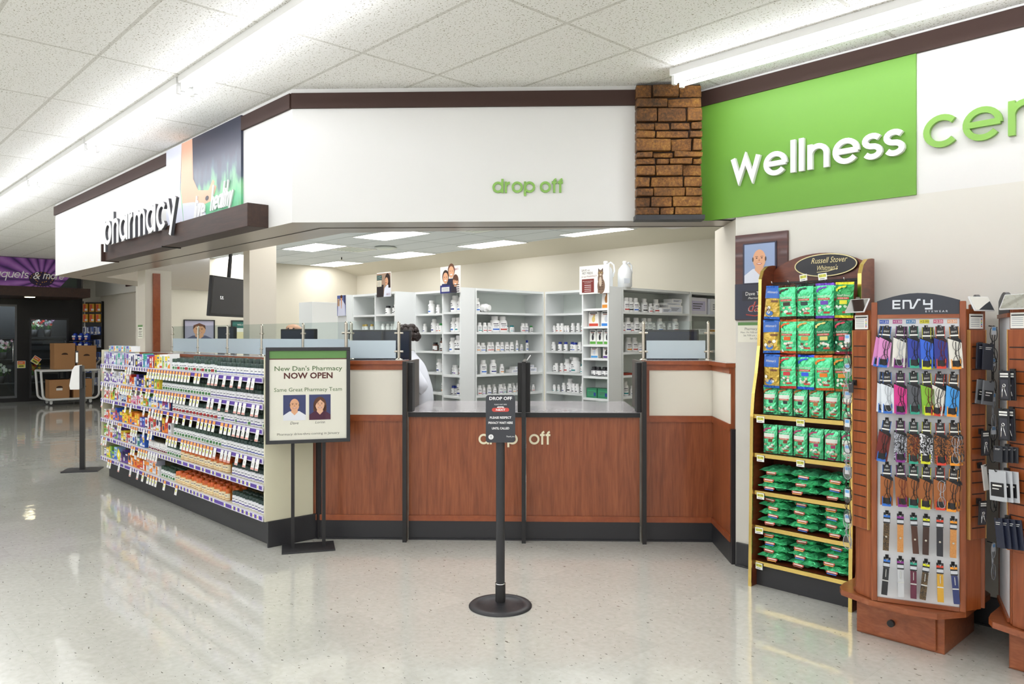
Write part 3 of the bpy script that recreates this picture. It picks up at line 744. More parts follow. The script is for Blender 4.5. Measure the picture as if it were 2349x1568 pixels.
U('s4', 'narrow white shelving bay under the family poster', .31, (-6.48, 5.07, 0), 0, depth=.19)
U('s5', 'wide white shelving bay along the run behind the family poster', 1.02, (-6.17, 5.27, 0), R(90))
U('s6', 'wide white shelving bay beside the cat poster shelves', .78, (-6.16, 6.30, 0), 0)
U('s7', 'narrow white shelving bay under the cat poster holding pet supplies', .36, (-5.38, 6.05, 0), 0, depth=.21, zs=Z7)
U('s8', 'white shelving bay under the two white jugs', 1.22, (-5.02, 6.27, 0), R(90))
U('s9', 'white shelving bay with cartons close to the beige stub wall', 1.0, (-5.02, 7.50, 0), R(90))
WH = {'s1': 'bay beside the coat poster', 's2': 'bay under the dark-haired woman poster', 's3': 'bay behind the pharmacist', 's4': 'bay under the family poster',
      's5': 'run behind the family poster', 's6': 'bay beside the cat poster', 's7': 'bay under the cat poster', 's8': 'bay under the jugs', 's9': 'last bay by the stub wall'}
# white end panel with a poster
t = thing('shelving_end_panel', 'plain white end panel of the shelving beside the tall white cabinet', 'panel', (-8.43, 4.97, 0))
b = MB(); b.box(0, .205, 0, .38, 0, 2.13, SHELFW); b.build('panel', t)

PRINTS = dict(navy='#27357e', blue='#2f66c2', red='#b5352c', orange='#d9862a', black='#26262b', teal='#1f8b8e', green='#3f9a48', purple='#6b3f93')
def bottle_proto(name, r, h, cap='#f2f2f0', body='#f3f3f1', stripe='navy', neck=.62, capr=None, key={}):
    k = (name, r, h, cap, body, stripe)
    if k in key: return key[k]
    t = thing(name, 'bottle', 'bottle', (0, 0, -50))
    bm = mat(body, .3); cm = mat(cap, .4)
    ch = min(.032, h * .2); zb = h - ch
    b = MB(); b.lathe([(r * .9, 0), (r, .005), (r, zb * .80), (r * .93, zb * .88), (r * neck, zb * .96), (r * neck, zb)], bm, 14); b.build('body', t)
    cr = capr or r * neck * 1.14
    b = MB(); b.lathe([(cr, zb - .004), (cr, h - .003), (cr * .9, h)], cm, 14); b.build('cap', t)
    b = MB(); rr = r * 1.012
    def wrap(a0, a1, z0, z1, m, q):
        n = 8; P = [(q * math.cos(R(a0 + (a1 - a0) * i / n)), q * math.sin(R(a0 + (a1 - a0) * i / n))) for i in range(n + 1)]
        b.add([(x, y, z0) for x, y in P] + [(x, y, z1) for x, y in P], [(i, i + 1, n + 2 + i, n + 1 + i) for i in range(n)], m, True)
    wrap(-175, -5, zb * .12, zb * .74, mat('#fbfbfa', .5), rr)
    sm = mat(PRINTS[stripe], .5); dk = mat('#55565c', .5)
    wrap(-150, -60, zb * .16, zb * .27, sm, rr * 1.006)
    wrap(-145, -85, zb * .60, zb * .67, dk, rr * 1.006)
    wrap(-140, -75, zb * .48, zb * .52, dk, rr * 1.006); wrap(-140, -95, zb * .38, zb * .41, dk, rr * 1.006)
    b.build('label', t)
    key[k] = t; return t
PILL = {}
USED = set()
def put(proto, M, x, y, z, label, cat, group, rot=None):
    p = M @ Vector((x, y, z + .0012)); rz = M.to_euler().z
    if proto.name not in USED:
        USED.add(proto.name); proto.location = p; proto.rotation_euler = rot or (0, 0, rz); proto['label'] = label; proto['category'] = cat; proto['group'] = group
        return proto
    return dup(proto, p, rz, label, cat, group, rot=rot)
SIZES = dict(s=(.021, .075), m=(.027, .10), l=(.04, .15), j=(.055, .172), w=(.036, .095), t=(.018, .12))
SN = dict(s='small pill bottle', m='pill bottle', l='large pill bottle', j='jumbo pill bottle', w='wide pill jar', t='slim bottle')
cnt = {}; LASTX = {}
def shelf_fill(key, k, items, z=None, y=.10, second=False):
    """items: (x as a share of the bay, size, cap, stripe, body)"""
    tt, M = UN[key]; wd = tt.children[1].data.vertices[1].co.x; zz = (Z7 if key == 's7' else SH)[k] if z is None else z
    for it in items:
        f, sz, cap, st = it[:4]; body = it[4] if len(it) > 4 else '#f3f3f1'
        r, h = SIZES[sz]
        x = .03 + r + f * (wd - .06 - 2 * r)
        lx = LASTX.get((key, k, y), -9); x = min(max(x, lx + r + .002), wd - .02 - r); LASTX[(key, k, y)] = x + r
        pr = bottle_proto('pill_bottle', r, h, CAPS[cap], body, st)
        c = cnt[(key, k)] = cnt.get((key, k), 0) + 1
        nm = SN[sz] if body == '#f3f3f1' else 'brown glass pill bottle' if body == '#5a2d14' else 'amber pill bottle' if body == AM else 'dark wide jar' if body == '#2b2b30' else 'green pill bottle'
        nm = ('white ' + nm) if cap == 'w' and body == '#f3f3f1' else nm
        capn = '' if cap == 'w' else ' with %s cap' % dict(b='blue', t='teal', g='green', r='red', y='yellow', k='black')[cap]
        lab = '%s%s, %s shelf, %s along, %s' % (nm, capn, nth(k + 1), nth(c), WH[key])
        put(pr, M, x, y + (rnd.uniform(-.02, .02) if r < .05 else -.005), zz, lab, 'bottle', 'pill bottles on the %s shelf of the %s' % (nth(k + 1), WH[key]))
CAPS = dict(w='#f2f2f0', b='#24399b', t='#1f7f86', g='#2f8a3f', r='#6d2630', y='#d8b13a', k='#222226')
BR = '#5a2d14'; AM = '#c98a2c'
ST = ['navy', 'blue', 'red', 'orange', 'black', 'teal', 'purple', 'black', 'navy']
def row(n, sz, caps='w', a=.0, e=1.0):
    return [(a + (e - a) * (i / max(1, n - 1)) if n > 1 else a, sz if len(sz) == 1 else sz[i % len(sz)], caps[i % len(caps)], ST[rnd.randrange(len(ST))]) for i in range(n)]
shelf_fill('s1', 1, row(5, 'm', 'y', .05, .95)); shelf_fill('s1', 2, row(1, 'm', 'w', .1))
shelf_fill('s2', 1, row(5, 'm', 'w', .0, .95)); shelf_fill('s2', 0, [(.35, 'w', 'k', 'black'), (.75, 'w', 'k', 'black'), (.98, 'l', 'w', 'black')])
shelf_fill('s3', 0, [(.22, 'l', 'w', 'blue'), (.40, 'm', 'w', 'black'), (.64, 'm', 'w', 'red'), (.86, 'm', 'w', 'red'), (1, 'm', 'w', 'black')])
shelf_fill('s3', 1, [(.0, 'm', 'w', 'navy'), (.28, 'l', 'w', 'navy'), (.40, 'm', 'w', 'red'), (.52, 'm', 'g', 'orange'), (.64, 'm', 'w', 'teal'), (.78, 'm', 'w', 'black'), (.92, 'l', 'w', 'black')])
shelf_fill('s3', 2, [(.30, 'w', 'k', 'black', BR), (.55, 'l', 'k', 'black', BR), (.72, 'l', 'w', 'black'), (.86, 'm', 'w', 'black'), (1, 'j', 'w', 'navy')])
shelf_fill('s3', 3, [(.45, 'l', 'w', 'navy'), (.60, 'l', 'w', 'blue'), (.76, 'm', 'w', 'teal'), (1, 'l', 'w', 'navy')])
shelf_fill('s3', 4, [(.62, 'l', 'w', 'orange'), (.76, 's', 'w', 'orange', AM), (.84, 'l', 'y', 'black', AM), (1, 'l', 'w', 'orange', AM)])
shelf_fill('s3', 5, [(.65, 'j', 'w', 'black')])
shelf_fill('s4', 0, [(.25, 'j', 'w', 'navy'), (.72, 'l', 'w', 'blue'), (1, 'm', 'r', 'red')])
shelf_fill('s4', 1, [(.08, 'l', 'w', 'blue'), (.42, 'l', 'w', 'teal'), (.75, 'm', 'y', 'orange'), (1, 'm', 'w', 'navy')])
shelf_fill('s4', 2, [(.08, 'l', 'w', 'blue'), (.50, 'j', 'w', 'black'), (1, 'j', 'w', 'black')])
shelf_fill('s4', 3, row(5, 'm', 'w', .02, .68))
shelf_fill('s4', 4, [(.0, 'm', 'b', 'black'), (.22, 'm', 'b', 'black'), (.36, 'm', 'b', 'navy'), (.62, 'j', 'w', 'navy'), (1, 'm', 'w', 'navy')])
shelf_fill('s5', 0, [(.03, 'l', 'w', 'blue')])
shelf_fill('s5', 1, [(.0, 's', 'w', 'blue'), (.08, 'm', 'w', 'teal'), (.16, 'm', 'w', 'red'), (.24, 'm', 'w', 'red'), (.30, 'j', 'w', 'blue'), (.41, 'j', 'w', 'red'), (.51, 's', 't', 'teal'), (.57, 's', 't', 'teal'), (.63, 's', 't', 'navy'), (.81, 'm', 'w', 'red'), (.88, 'm', 'w', 'navy'), (.97, 's', 'g', 'black')])
shelf_fill('s5', 2, [(.01, 'm', 'w', 'blue'), (.08, 'm', 'w', 'orange'), (.15, 'w', 'w', 'blue'), (.24, 'm', 'w', 'red'), (.31, 'm', 'w', 'red'), (.38, 'm', 'w', 'orange'), (.46, 'm', 'w', 'blue'), (.54, 'm', 'w', 'black'), (.61, 'm', 'w', 'black'), (.70, 't', 'w', 'blue'), (.80, 's', 'w', 'navy'), (.88, 't', 'b', 'blue')])
shelf_fill('s5', 3, [(.0, 'l', 'w', 'purple'), (.14, 'l', 'w', 'blue'), (.29, 'l', 'w', 'navy'), (.45, 'm', 'w', 'orange')])
shelf_fill('s5', 4, row(13, 'sm', 'w', .0, 1)); shelf_fill('s5', 4, row(12, 'ms', 'w', .04, .97), y=.17)
shelf_fill('s6', 1, [(.02, 's', 'w', 'purple'), (.10, 'm', 'w', 'red'), (.18, 'm', 'w', 'orange'), (.27, 's', 'w', 'black'), (.34, 's', 'w', 'navy'), (.41, 'm', 'w', 'black'), (.53, 'm', 'w', 'black'), (.67, 'm', 'w', 'red'), (.80, 'm', 'w', 'teal'), (.92, 'm', 'b', 'blue')])
shelf_fill('s6', 2, [(.0, 'm', 'w', 'black'), (.14, 'm', 'b', 'black'), (.28, 'm', 'b', 'black'), (.40, 'm', 'b', 'navy'), (.49, 'w', 'b', 'blue'), (.62, 'm', 'w', 'black'), (.77, 'm', 'b', 'navy'), (.90, 'm', 'b', 'green', '#7fb54a'), (1, 's', 'w', 'black')])
shelf_fill('s6', 3, [(.0, 's', 'w', 'black'), (.07, 'm', 'w', 'black'), (.17, 'm', 'w', 'red'), (.26, 'l', 'w', 'red'), (.36, 'm', 'w', 'navy'), (.50, 'j', 'w', 'teal'), (.64, 'm', 't', 'teal'), (.88, 's', 'r', 'red'), (.97, 's', 'r', 'red')])
shelf_fill('s6', 3, [(.28, 'j', 'w', 'teal')], y=.2)
shelf_fill('s6', 4, [(.02, 's', 'w', 'teal'), (.09, 's', 'w', 'teal'), (.22, 'm', 'w', 'navy'), (.35, 'l', 'w', 'black'), (.45, 'm', 'w', 'black'), (.53, 'm', 'w', 'black'), (.61, 'm', 'w', 'black'), (.70, 'm', 'w', 'black'), (.78, 'm', 'w', 'navy'), (.88, 'm', 'w', 'black'), (.98, 'm', 'b', 'navy')])
shelf_fill('s7', 4, [(.06, 'w', 'k', 'black', '#2b2b30'), (.38, 'w', 'k', 'black', '#2b2b30'), (.7, 'w', 'k', 'black', '#2b2b30'), (.96, 'w', 'k', 'black', '#2b2b30')])
shelf_fill('s8', 0, [(.02, 'm', 'w', 'black'), (.08, 'l', 'w', 'red'), (.15, 'l', 'w', 'black'), (.24, 'l', 'w', 'blue'), (.31, 'm', 'w', 'black'), (.42, 'l', 'w', 'black'), (.50, 'm', 'w', 'red'), (.56, 's', 'w', 'black'), (.62, 'l', 'w', 'red')])
shelf_fill('s8', 1, [(.01, 's', 'g', 'black'), (.06, 'm', 'w', 'red'), (.11, 'l', 'w', 'navy'), (.17, 'm', 'w', 'red'), (.25, 'l', 'w', 'black'), (.33, 'm', 'w', 'black'), (.40, 'l', 'w', 'black'), (.50, 'l', 'w', 'black'), (.57, 'm', 'w', 'blue'), (.66, 'l', 'w', 'blue'), (.73, 'm', 'w', 'orange'), (.84, 'm', 'w', 'black'), (.90, 'l', 'w', 'red')])
shelf_fill('s8', 2, [(.03, 'm', 'r', 'black'), (.16, 'l', 'w', 'orange'), (.25, 'l', 'w', 'red'), (.34, 'w', 'w', 'navy')])
shelf_fill('s8', 3, [(.30, 'm', 't', 'teal')]); shelf_fill('s8', 4, [(.01, 'm', 't', 'teal'), (.10, 'l', 'w', 'teal'), (.2, 'm', 'w', 'navy')])
# lying jar and cartons
tt, M = UN['s5']
pr = bottle_proto('pill_bottle', .045, .12, '#f2f2f0', '#f3f3f1', 'black')
put(pr, M, .17, .11, 1.88 + .046, 'white pill jar lying on its side, top shelf behind the family poster', 'bottle', 'fallen jar', rot=(R(90), 0, R(100)))
def carton(name, lab, key, x, y, z, sx, sy, sz, c, front=None, group='cartons on the pharmacy shelves', art=None, rz=0):
    tt, M = UN[key]
    t = thing(name, lab, 'box', M @ Vector((x, y, z + .0012)), M.to_euler().z + rz, group)
    b = MB(); b.box(-sx / 2, sx / 2, 0, sy, 0, sz, mat(c, .5)); b.build('carton', t)
    b = MB(); fm = mat(front or '#dfe3ee', .5); b.rect(-sx * .42, sx * .42, sz * .2, sz * .8, -.0006, fm)
    for q in range(3): b.rect(-sx * .34, sx * (.1 + .08 * q), sz * (.32 + .14 * q), sz * (.37 + .14 * q), -.0012, mat('#55565c', .5))
    if art: b.rect(sx * .2, sx * .4, sz * .2, sz * .55, -.0012, mat(art, .5))
    b.build('printed_face', t); return t
for i, (x, z, w_, h_) in enumerate([(.66, 0, .20, .035), (.80, 0, .22, .05), (.93, 0, .18, .05), (.70, .035, .16, .03), (.9, .05, .16, .03)]):
    carton('medicine_carton', 'flat white medicine carton, fourth shelf behind the family poster, %s of its pile' % nth(i + 1), 's5', x, .08, 1.22 + z, w_ * .6, .1, h_, '#f4f4f4', rz=rnd.uniform(-.1, .1))
for i, (x, z, w_, h_) in enumerate([(.86, 0, .20, .06), (1.02, 0, .26, .09), (.98, .09, .28, .028), (1.05, .118, .18, .045)]):
    carton('medicine_carton', 'white medicine carton, top shelf under the jugs, %s of the pile' % nth(i + 1), 's8', x, .06, 1.88 + z, w_, .12, h_, '#f6f6f6', rz=rnd.uniform(-.05, .05))
carton('paper_carton', 'white carton with lilac diagonal print on the top shelf by the stub wall', 's9', .20, .03, 1.88, .34, .22, .19, '#eceaf4', '#cfcbe8')
carton('paper_carton', 'white labelled carton on the top shelf, second from the lilac printed carton', 's9', .62, .02, 1.88, .40, .22, .185, '#e9ebf2', '#f4f5fa', art='#2d3a66')
for i in range(5):
    carton('medicine_carton', 'thin medicine carton, second shelf by the stub wall, %s along' % nth(i + 1), 's9', .12 + .2 * i, .05, 1.67, .18, .1, .04, '#f4f4f6', ['#e7e2da', '#f3f3f3', '#e9b24c', '#b5c5e8', '#5aa7dd'][i])
for i in range(2):
    carton('pet_carton', 'green and navy pet medicine carton on the sixth shelf under the cat poster, %s one' % nth(i + 1), 's7', .10 + .15 * i, .04, .988, .14, .1, .10, '#2f7d58', '#3a9a6a', art='#28408e')
tt, M = UN['s8']
t = thing('pill_tray', 'shallow red tray on the fourth shelf under the white jugs', 'tray', M @ Vector((.14, .03, 1.2212)), M.to_euler().z)
b = MB(); RT = mat('#8f2f1e', .4); b.box(-.09, .09, 0, .16, 0, .004, RT); b.build('base', t)
b = MB(); b.box(-.09, .09, 0, .004, .004, .02, RT); b.box(-.09, .09, .156, .16, .004, .02, RT); b.box(-.09, -.086, .004, .156, .004, .02, RT); b.box(.086, .09, .004, .156, .004, .02, RT); b.build('rim', t)
# pet food pouches
def pouch(lab, x, z, wd_, h, c_body, c_band, c_fig):
    tt, M = UN['s7']
    t = thing('pet_food_pouch', lab, 'pouch', M @ Vector((x, .07, z + .0012)), 0, 'pet pouches under the cat poster')
    b = MB(); P = [(-wd_ / 2, 0), (wd_ / 2, 0), (wd_ * .46, h * .86), (wd_ * .40, h), (-wd_ * .40, h), (-wd_ * .46, h * .86)]
    b.prism(P, 0, .05, mat(c_body, .35)); b.build('pouch', t, bevel=.006)
    b = MB(); b.rect(-wd_ * .44, wd_ * .44, h * .02, h * .2, -.0008, mat(c_band, .4)); b.rect(-wd_ * .36, wd_ * .36, h * .87, h * .95, -.0008, mat('#2a2a30', .4)); b.ell(0, h * .48, wd_ * .16, h * .2, -.0008, mat(c_fig, .5)); b.ell(wd_ * .06, h * .7, wd_ * .1, h * .08, -.0012, mat(c_fig, .5))
    b.rect(-wd_ * .3, wd_ * .2, h * .78, h * .83, -.0008, mat('#8a3a2a', .5)); b.build('printed_face', t)
pouch('white pet pouch with orange band and tan dog, top shelf under the cat poster', .27, 1.91, .12, .19, '#f3f1ec', '#e2932f', '#b5793e')
pouch('white pet pouch with red band on the second shelf under the cat poster', .10, 1.726, .14, .153, '#f3f1ec', '#c9452e', '#d8c074')
pouch('white pet pouch with blue band on the second shelf under the cat poster', .27, 1.726, .14, .153, '#f3f1ec', '#2f7fd0', '#c9ccd2')
for i in range(3): pouch('green banded pet pouch with black and white dog, third shelf, %s along' % nth(i + 1), .09 + .095 * i, 1.54, .088, .15, '#f0f0ec', '#5aa13c', '#22222a')
pouch('white pet pouch with blue band, fourth shelf under the cat poster', .11, 1.40, .10, .112, '#f3f1ec', '#4a9ad8', '#d9e0ea')
pouch('white pet pouch with purple band and spotted dog on the fourth shelf', .27, 1.40, .09, .112, '#f3f1ec', '#5b3b8c', '#3a3230')
# jugs
JUGM = mat('#f1f4f6', .3, name='translucent_jug_plastic')
for i, (x, y) in enumerate([(-5.20, 6.22), (-5.06, 6.36)]):
    t = thing('gallon_jug', ['white plastic gallon jug with raised handle beside the cat poster', 'white plastic gallon jug standing further along, second from the cat poster'][i], 'jug', (x, y, 2.13), R(40 + 35 * i), 'white gallon jugs')
    b = MB(); b.lathe([(.06, 0), (.073, .01), (.075, .14), (.066, .19), (.03, .235), (.02, .245), (.02, .25)], JUGM, 18); b.build('jug_body', t)
    b = MB(); b.lathe([(.024, .25), (.024, .272), (.02, .275)], WHITE, 12); b.build('cap', t)
    b = MB(); b.tube([(.018, 0, .24), (.05, 0, .262), (.083, 0, .235), (.09, 0, .17), (.073, 0, .11)], .0095, JUGM, 8); b.build('handle', t)
    b = MB(); b.M = Matrix.Rotation(R(-20), 4, 'Z'); b.rect(-.03, .03, .04, .09, -.0765, mat('#c9cfd6', .5)); b.build('label', t)

# posters on top of the bays
def board(name, lab, loc, rotz, w_, h_, draw, group=None, t_=.006):
    t = thing(name, lab, 'poster', loc, rotz, group)
    b = MB(); b.box(-w_ / 2, w_ / 2, 0, t_, 0, h_, PAPER); b.build('board', t)
    b = MB(); draw(b); b.build('printed_picture', t); return t
HB = mat('#2b1a15', .5, name='print_dark_hair'); HBR = mat('#5c3723', .5, name='print_brown_hair')
def d_cat(b):
    b.text('SAVE on', -.17, .235, .032, -.001, mat('#6b5f5c', .5), 'LEFT'); b.text('PET MEDS', -.16, .203, .033, -.001, mat('#3a2a2c', .5), 'LEFT'); b.text('at our PHARMACY', -.17, .172, .026, -.001, mat('#8a5a58', .5), 'LEFT')
    b.rect(-.165, .0, .015, .155, -.001, mat('#7c2a24', .5))
    b.text('Fill your pet prescriptions', -.085, .128, .013, -.0014, PAPER); b.text('at our pharmacy', -.085, .112, .013, -.0014, PAPER)
    for q in range(4): b.rect(-.13, -.04, .088 - .02 * q, .093 - .02 * q, -.0014, PAPER)
    fur = mat('#7d6450', .6); fd = mat('#4a382c', .6); fl = mat('#c9b7a2', .6)
    b.ell(.095, .075, .05, .08, -.001, fur); b.ell(.085, .15, .035, .06, -.0012, fur); b.ell(.088, .205, .036, .034, -.0014, fur)
    for q in (-1, 1): b.flat([(.088 + q * .034, .205), (.088 + q * .03, .258), (.088 + q * .008, .235)], -.0013, fd)
    b.ell(.085, .12, .018, .05, -.0016, fl); b.ell(.088, .19, .014, .011, -.0018, fl)
    for q in range(5): b.rect(.06 + .002 * q, .125 - .002 * q, .04 + .022 * q, .046 + .022 * q, -.0015, fd)
    for q in (-1, 1): b.ell(.088 + q * .014, .21, .006, .005, -.002, mat('#c9b04a', .4), 10); b.rect(.075 + q * .018 - .006, .075 + q * .018 + .008, .005, .07, -.0015, fur)
board('poster', 'white PET MEDS poster with a tabby cat on top of the shelving', (-5.2, 6.035, 2.06), 0, .40, .29, d_cat)
def d_family(b):
    b.rect(-.165, .165, 0, .28, -.001, mat('#e9e2dc', .5))
    for (x, z, s, hair, cl) in ((-.075, .0, 1.0, HB, '#222a55'), (.02, .05, 1.05, HBR, '#23233a'), (.09, -.03, .9, HBR, '#d9d9d9')):
        b.flat([(x - .09 * s, 0), (x + .09 * s, 0), (x + .06 * s, z + .1), (x - .06 * s, z + .1)], -.0012 - .0002 * s, mat(cl, .6))
        b.ell(x, z + .175 * s, .055 * s, .07 * s, -.0016, hair); b.ell(x, z + .16 * s, .044 * s, .058 * s, -.002, SK)
        for q in (-1, 1): b.ell(x + q * .017 * s, z + .17 * s, .006, .004, -.0024, HB, 8)
        b.ell(x, z + .135 * s, .018 * s, .007, -.0024, PAPER, 10); b.flat([(x - .044 * s, z + .185 * s), (x + .05 * s, z + .17 * s), (x + .03 * s, z + .232 * s), (x - .02 * s, z + .236 * s)], -.0023, hair) if s < 1 else None
    for q in range(4): b.rect(.03, .15, .012 + .022 * q, .02 + .022 * q, -.0022, HB)
    b.rect(-.165, .0, 0, .085, -.0026, mat('#2a2f74', .5)); b.rect(-.14, -.01, .018, .065, -.003, PAPER)
    for q in range(3): b.rect(-.13, -.02, .025 + .012 * q, .029 + .012 * q, -.0034, mat('#777', .5)) if False else b.rect(-.13, -.02, .025 + .012 * q, .029 + .012 * q, -.0034, mat('#777788', .5))
    b.text("dan's", .1, .235, .035, -.003, mat('#8c3a5a', .5), shear=.3)
board('poster', 'poster of a smiling woman and two children on top of the shelving', (-6.325, 5.055, 2.075), 0, .33, .28, d_family)
def d_woman(b):
    b.rect(-.14, .14, 0, .27, -.001, mat('#a08672', .5)); b.rect(-.14, -.0, 0, .14, -.0012, mat('#2a2224', .5))
    b.flat([(.0, 0), (.14, 0), (.14, .1), (.08, .14), (.02, .1)], -.0016, mat('#dfe3f0', .6))
    b.ell(.08, .2, .05, .065, -.002, HB); b.flat([(.09, .24), (.13, .2), (.135, .1), (.1, .1)], -.0022, HB); b.ell(.062, .175, .032, .045, -.0026, SK); b.ell(.05, .16, .012, .005, -.003, mat('#a0453f', .5), 10); b.ell(.05, .18, .006, .004, -.003, HB, 8)
    b.rect(-.135, -.035, .195, .25, -.0024, mat('#1f4d4a', .5)); b.rect(-.13, -.04, .12, .19, -.0024, mat('#e4dcc4', .5)); b.text('Prescription', -.085, .228, .015, -.003, PAPER); b.text('Management Service', -.085, .208, .011, -.003, PAPER)
    for q in range(4): b.rect(-.12, -.055, .13 + .014 * q, .135 + .014 * q, -.003, mat('#777788', .5))
    b.text("dan's", .09, .02, .035, -.003, mat('#8c3a5a', .5), shear=.3)
board('poster', 'poster of a dark-haired woman in profile on top of the shelving', (-7.45, 4.985, 2.075), 0, .28, .28, d_woman)
def d_coat(b):
    b.rect(-.1, .1, 0, .25, -.001, mat('#5b6ba6', .5)); b.flat([(-.09, 0), (.09, 0), (.08, .14), (.03, .19), (-.03, .19), (-.08, .12)], -.0014, mat('#d9dcee', .6)); b.ell(.0, .215, .024, .035, -.0018, SK); b.ell(0, .235, .026, .02, -.002, HBR)
    b.flat([(-.015, .18), (.015, .18), (.005, .09), (-.005, .09)], -.0018, SK); b.rect(-.09, -.04, .12, .21, -.0022, mat('#c9a98a', .5)); b.rect(.06, .1, .13, .25, -.0012, mat('#3a3f66', .5))
    for q in range(4): b.rect(-.082, -.05, .135 + .017 * q, .14 + .017 * q, -.0026, mat('#7a4a3a', .5))
board('poster', 'blue poster of a person in a white coat beside the tall white cabinet', (-8.327, 4.96, 1.875), 0, .205, .25, d_coat)

# tall white cabinet
t = thing('tall_cabinet', 'tall white two-door cabinet behind the shelving, near the ivory wall', 'cabinet', (-10.42, 5.5, 0))
b = MB(); b.box(0, .38, 0, .78, 0, 2.12, SHELFW); b.build('body', t)
for y0, y1, hy in ((.004, .50, .46), (.505, .776, .545)):
    b = MB(); b.box(.38, .398, y0, y1, .08, 2.115, WHITE); d = b.build('door', t, bevel=.002)
    b = MB(); b.tube([(.398, hy, 1.56), (.425, hy, 1.57), (.425, hy, 1.68), (.398, hy, 1.69)], .006, CHROME, 8); b.build('handle', d)
b = MB(); b.cyl((.398, .49, 1.75), (.402, .49, 1.75), .012, CHAR, 12); b.build('lock', t)

# television on its mount beside the column
t = thing('television', 'dark flat television hung from the ceiling beside the inner column', 'tv', (-9.15, 3.90, 1.86), math.atan2(-.80, .62) + math.pi)
t.rotation_euler = (R(5), 0, math.atan2(.80, -.62))
t.location = (-9.17, 3.93, 1.86)
b = MB(); b.box(-.5, .5, -.02, .02, 0, .47, BLACK); b.build('casing', t, bevel=.006)
b = MB(); b.rect(-.475, .475, .03, .45, -.0215, mat('#1b1d28', .12, name='dark_screen')); b.build('screen', t)
b = MB(); b.rect(-.30, -.28, .22, .24, -.0222, WHITE); b.rect(-.26, -.235, .22, .24, -.0222, WHITE); b.rect(-.30, -.22, .205, .212, -.0222, WHITE); b.build('sticker', t)
b = MB(); b.cyl((0, .06, .2), (0, .06, 1.31), .022, BLACK, 10); b.box(-.08, .08, .02, .07, .12, .3, BLACK); b.lathe([(.18, 1.28), (.16, 1.33), (.05, 1.34)], BLACK, 16, c=(0, .06)); b.build('mount_pole', t)

def frame(lab, x, y, z, rz, w_, h_, inner, name='framed_picture', fm=None):
    t = thing(name, lab, 'picture', (x, y, z), rz); fm = fm or BLACK; q = .02
    b = MB()
    for a in ((-w_ / 2, w_ / 2, 0, q), (-w_ / 2, w_ / 2, h_ - q, h_)): b.box(a[0], a[1], -.025, 0, a[2], a[3], fm)
    for a in ((-w_ / 2, -w_ / 2 + q), (w_ / 2 - q, w_ / 2)): b.box(a[0], a[1], -.025, 0, q, h_ - q, fm)
    b.build('frame', t)
    b = MB(); b.rect(-w_ / 2 + q, w_ / 2 - q, q, h_ - q, -.008, PAPER); inner(b, -w_ / 2 + q, w_ / 2 - q, q, h_ - q); b.build('picture', t); return t
frame('black framed photo of a smiling child on the ivory wall behind the glass screen', -15.598, 6.05, 1.46, R(90), .62, .50, lambda b, x0, x1, z0, z1: portrait(b, x0, x1, z0, z1, -.009, mat('#a9a6bb', .5), SK, HBR, mat('#5b5f78', .6), 'short'))
frame('dark framed green and white notice on the ivory wall beside the column', -15.598, 6.95, 1.50, R(90), .5, .46, lambda b, x0, x1, z0, z1: (b.rect(x0, x1, z1 - .14, z1, -.009, mat('#2f6b63', .5)), b.rect(x0 + .05, x1 - .05, z0 + .04, z0 + .2, -.009, mat('#e8dcae', .5)), b.text('WELCOME', (x0 + x1) / 2, z1 - .09, .05, -.0095, PAPER)))
t = thing('wall_sensor', 'small white sensor box on the ivory wall above the glass screen', 'sensor', (-15.449, 6.3, 2.64), R(90))
b = MB(); b.box(-.035, .035, -.04, 0, 0, .16, WHITE); b.build('casing', t, bevel=.008)
b = MB(); b.ell(0, .05, .02, .03, -.041, mat('#d5d8da', .2), 16); b.build('lens', t)

# monitors behind the counters
def monitor(lab, x, y, z, rz, w_=.42, h_=.28):
    t = thing('computer_monitor', lab, 'monitor', (x, y, z), rz)
    b = MB(); b.box(-w_ / 2, w_ / 2, -.02, .02, .12, .12 + h_, BLACK); b.build('casing', t, bevel=.006)
    b = MB(); b.rect(-w_ / 2 + .015, w_ / 2 - .015, .135, .105 + h_, -.0205, mat('#22263a', .2, name='monitor_back')); b.build('back_cover', t)
    b = MB(); b.box(-.02, .02, .0, .03, .012, .16, BLACK); b.box(-.11, .11, -.06, .09, 0, .012, BLACK); b.build('stand', t); return t
def Dp(u, v, z=0): return Vector((OX + .7071 * (u - v), OY + .7071 * (u + v), z))
DESK = mat('#b9b2a6', .4, name='desk_laminate')
def desk(lab, u0, u1, v0, v1, z):
    t = thing('desk', lab, 'desk', DLOC, DR)
    b = MB(); b.box(u0, u1, v0, v1, z - .03, z, DESK); b.build('desktop', t)
    for u in (u0 + .03, u1 - .03): b = MB(); b.box(u - .02, u + .02, v0 + .02, v1 - .02, 0, z - .03, DESK); b.build('side_panel', t)
desk('laminate desk behind the half wall by the NOW OPEN sign', .12, .72, .80, 1.30, 1.20)
desk('laminate desk behind the half wall by the stub wall', 2.68, 3.20, .80, 1.30, 1.20)
p = Dp(.33, .98, 1.20); monitor('dark monitor behind the short glass screen, next to the sign', p.x, p.y, 1.20, DR, .30, .36)
p = Dp(.58, 1.05, 1.20); monitor('second dark monitor behind the short glass screen, close to the pharmacist', p.x, p.y, 1.20, DR, .26, .36)
p = Dp(2.95, 1.02, 1.20); monitor('wide dark monitor behind the frosted screen by the stub wall', p.x, p.y, 1.20, DR, .46, .36)
t = thing('desk', 'long laminate desk behind the glass screen of the vitamin shelves', 'desk')
b = MB(); b.box(-7.70, -6.2, 3.64, 3.98, 1.15, 1.18, DESK); b.build('desktop', t)
for x in (-7.6, -6.3): b = MB(); b.box(x - .02, x + .02, 3.66, 3.98, 0, 1.15, DESK); b.build('side_panel', t)
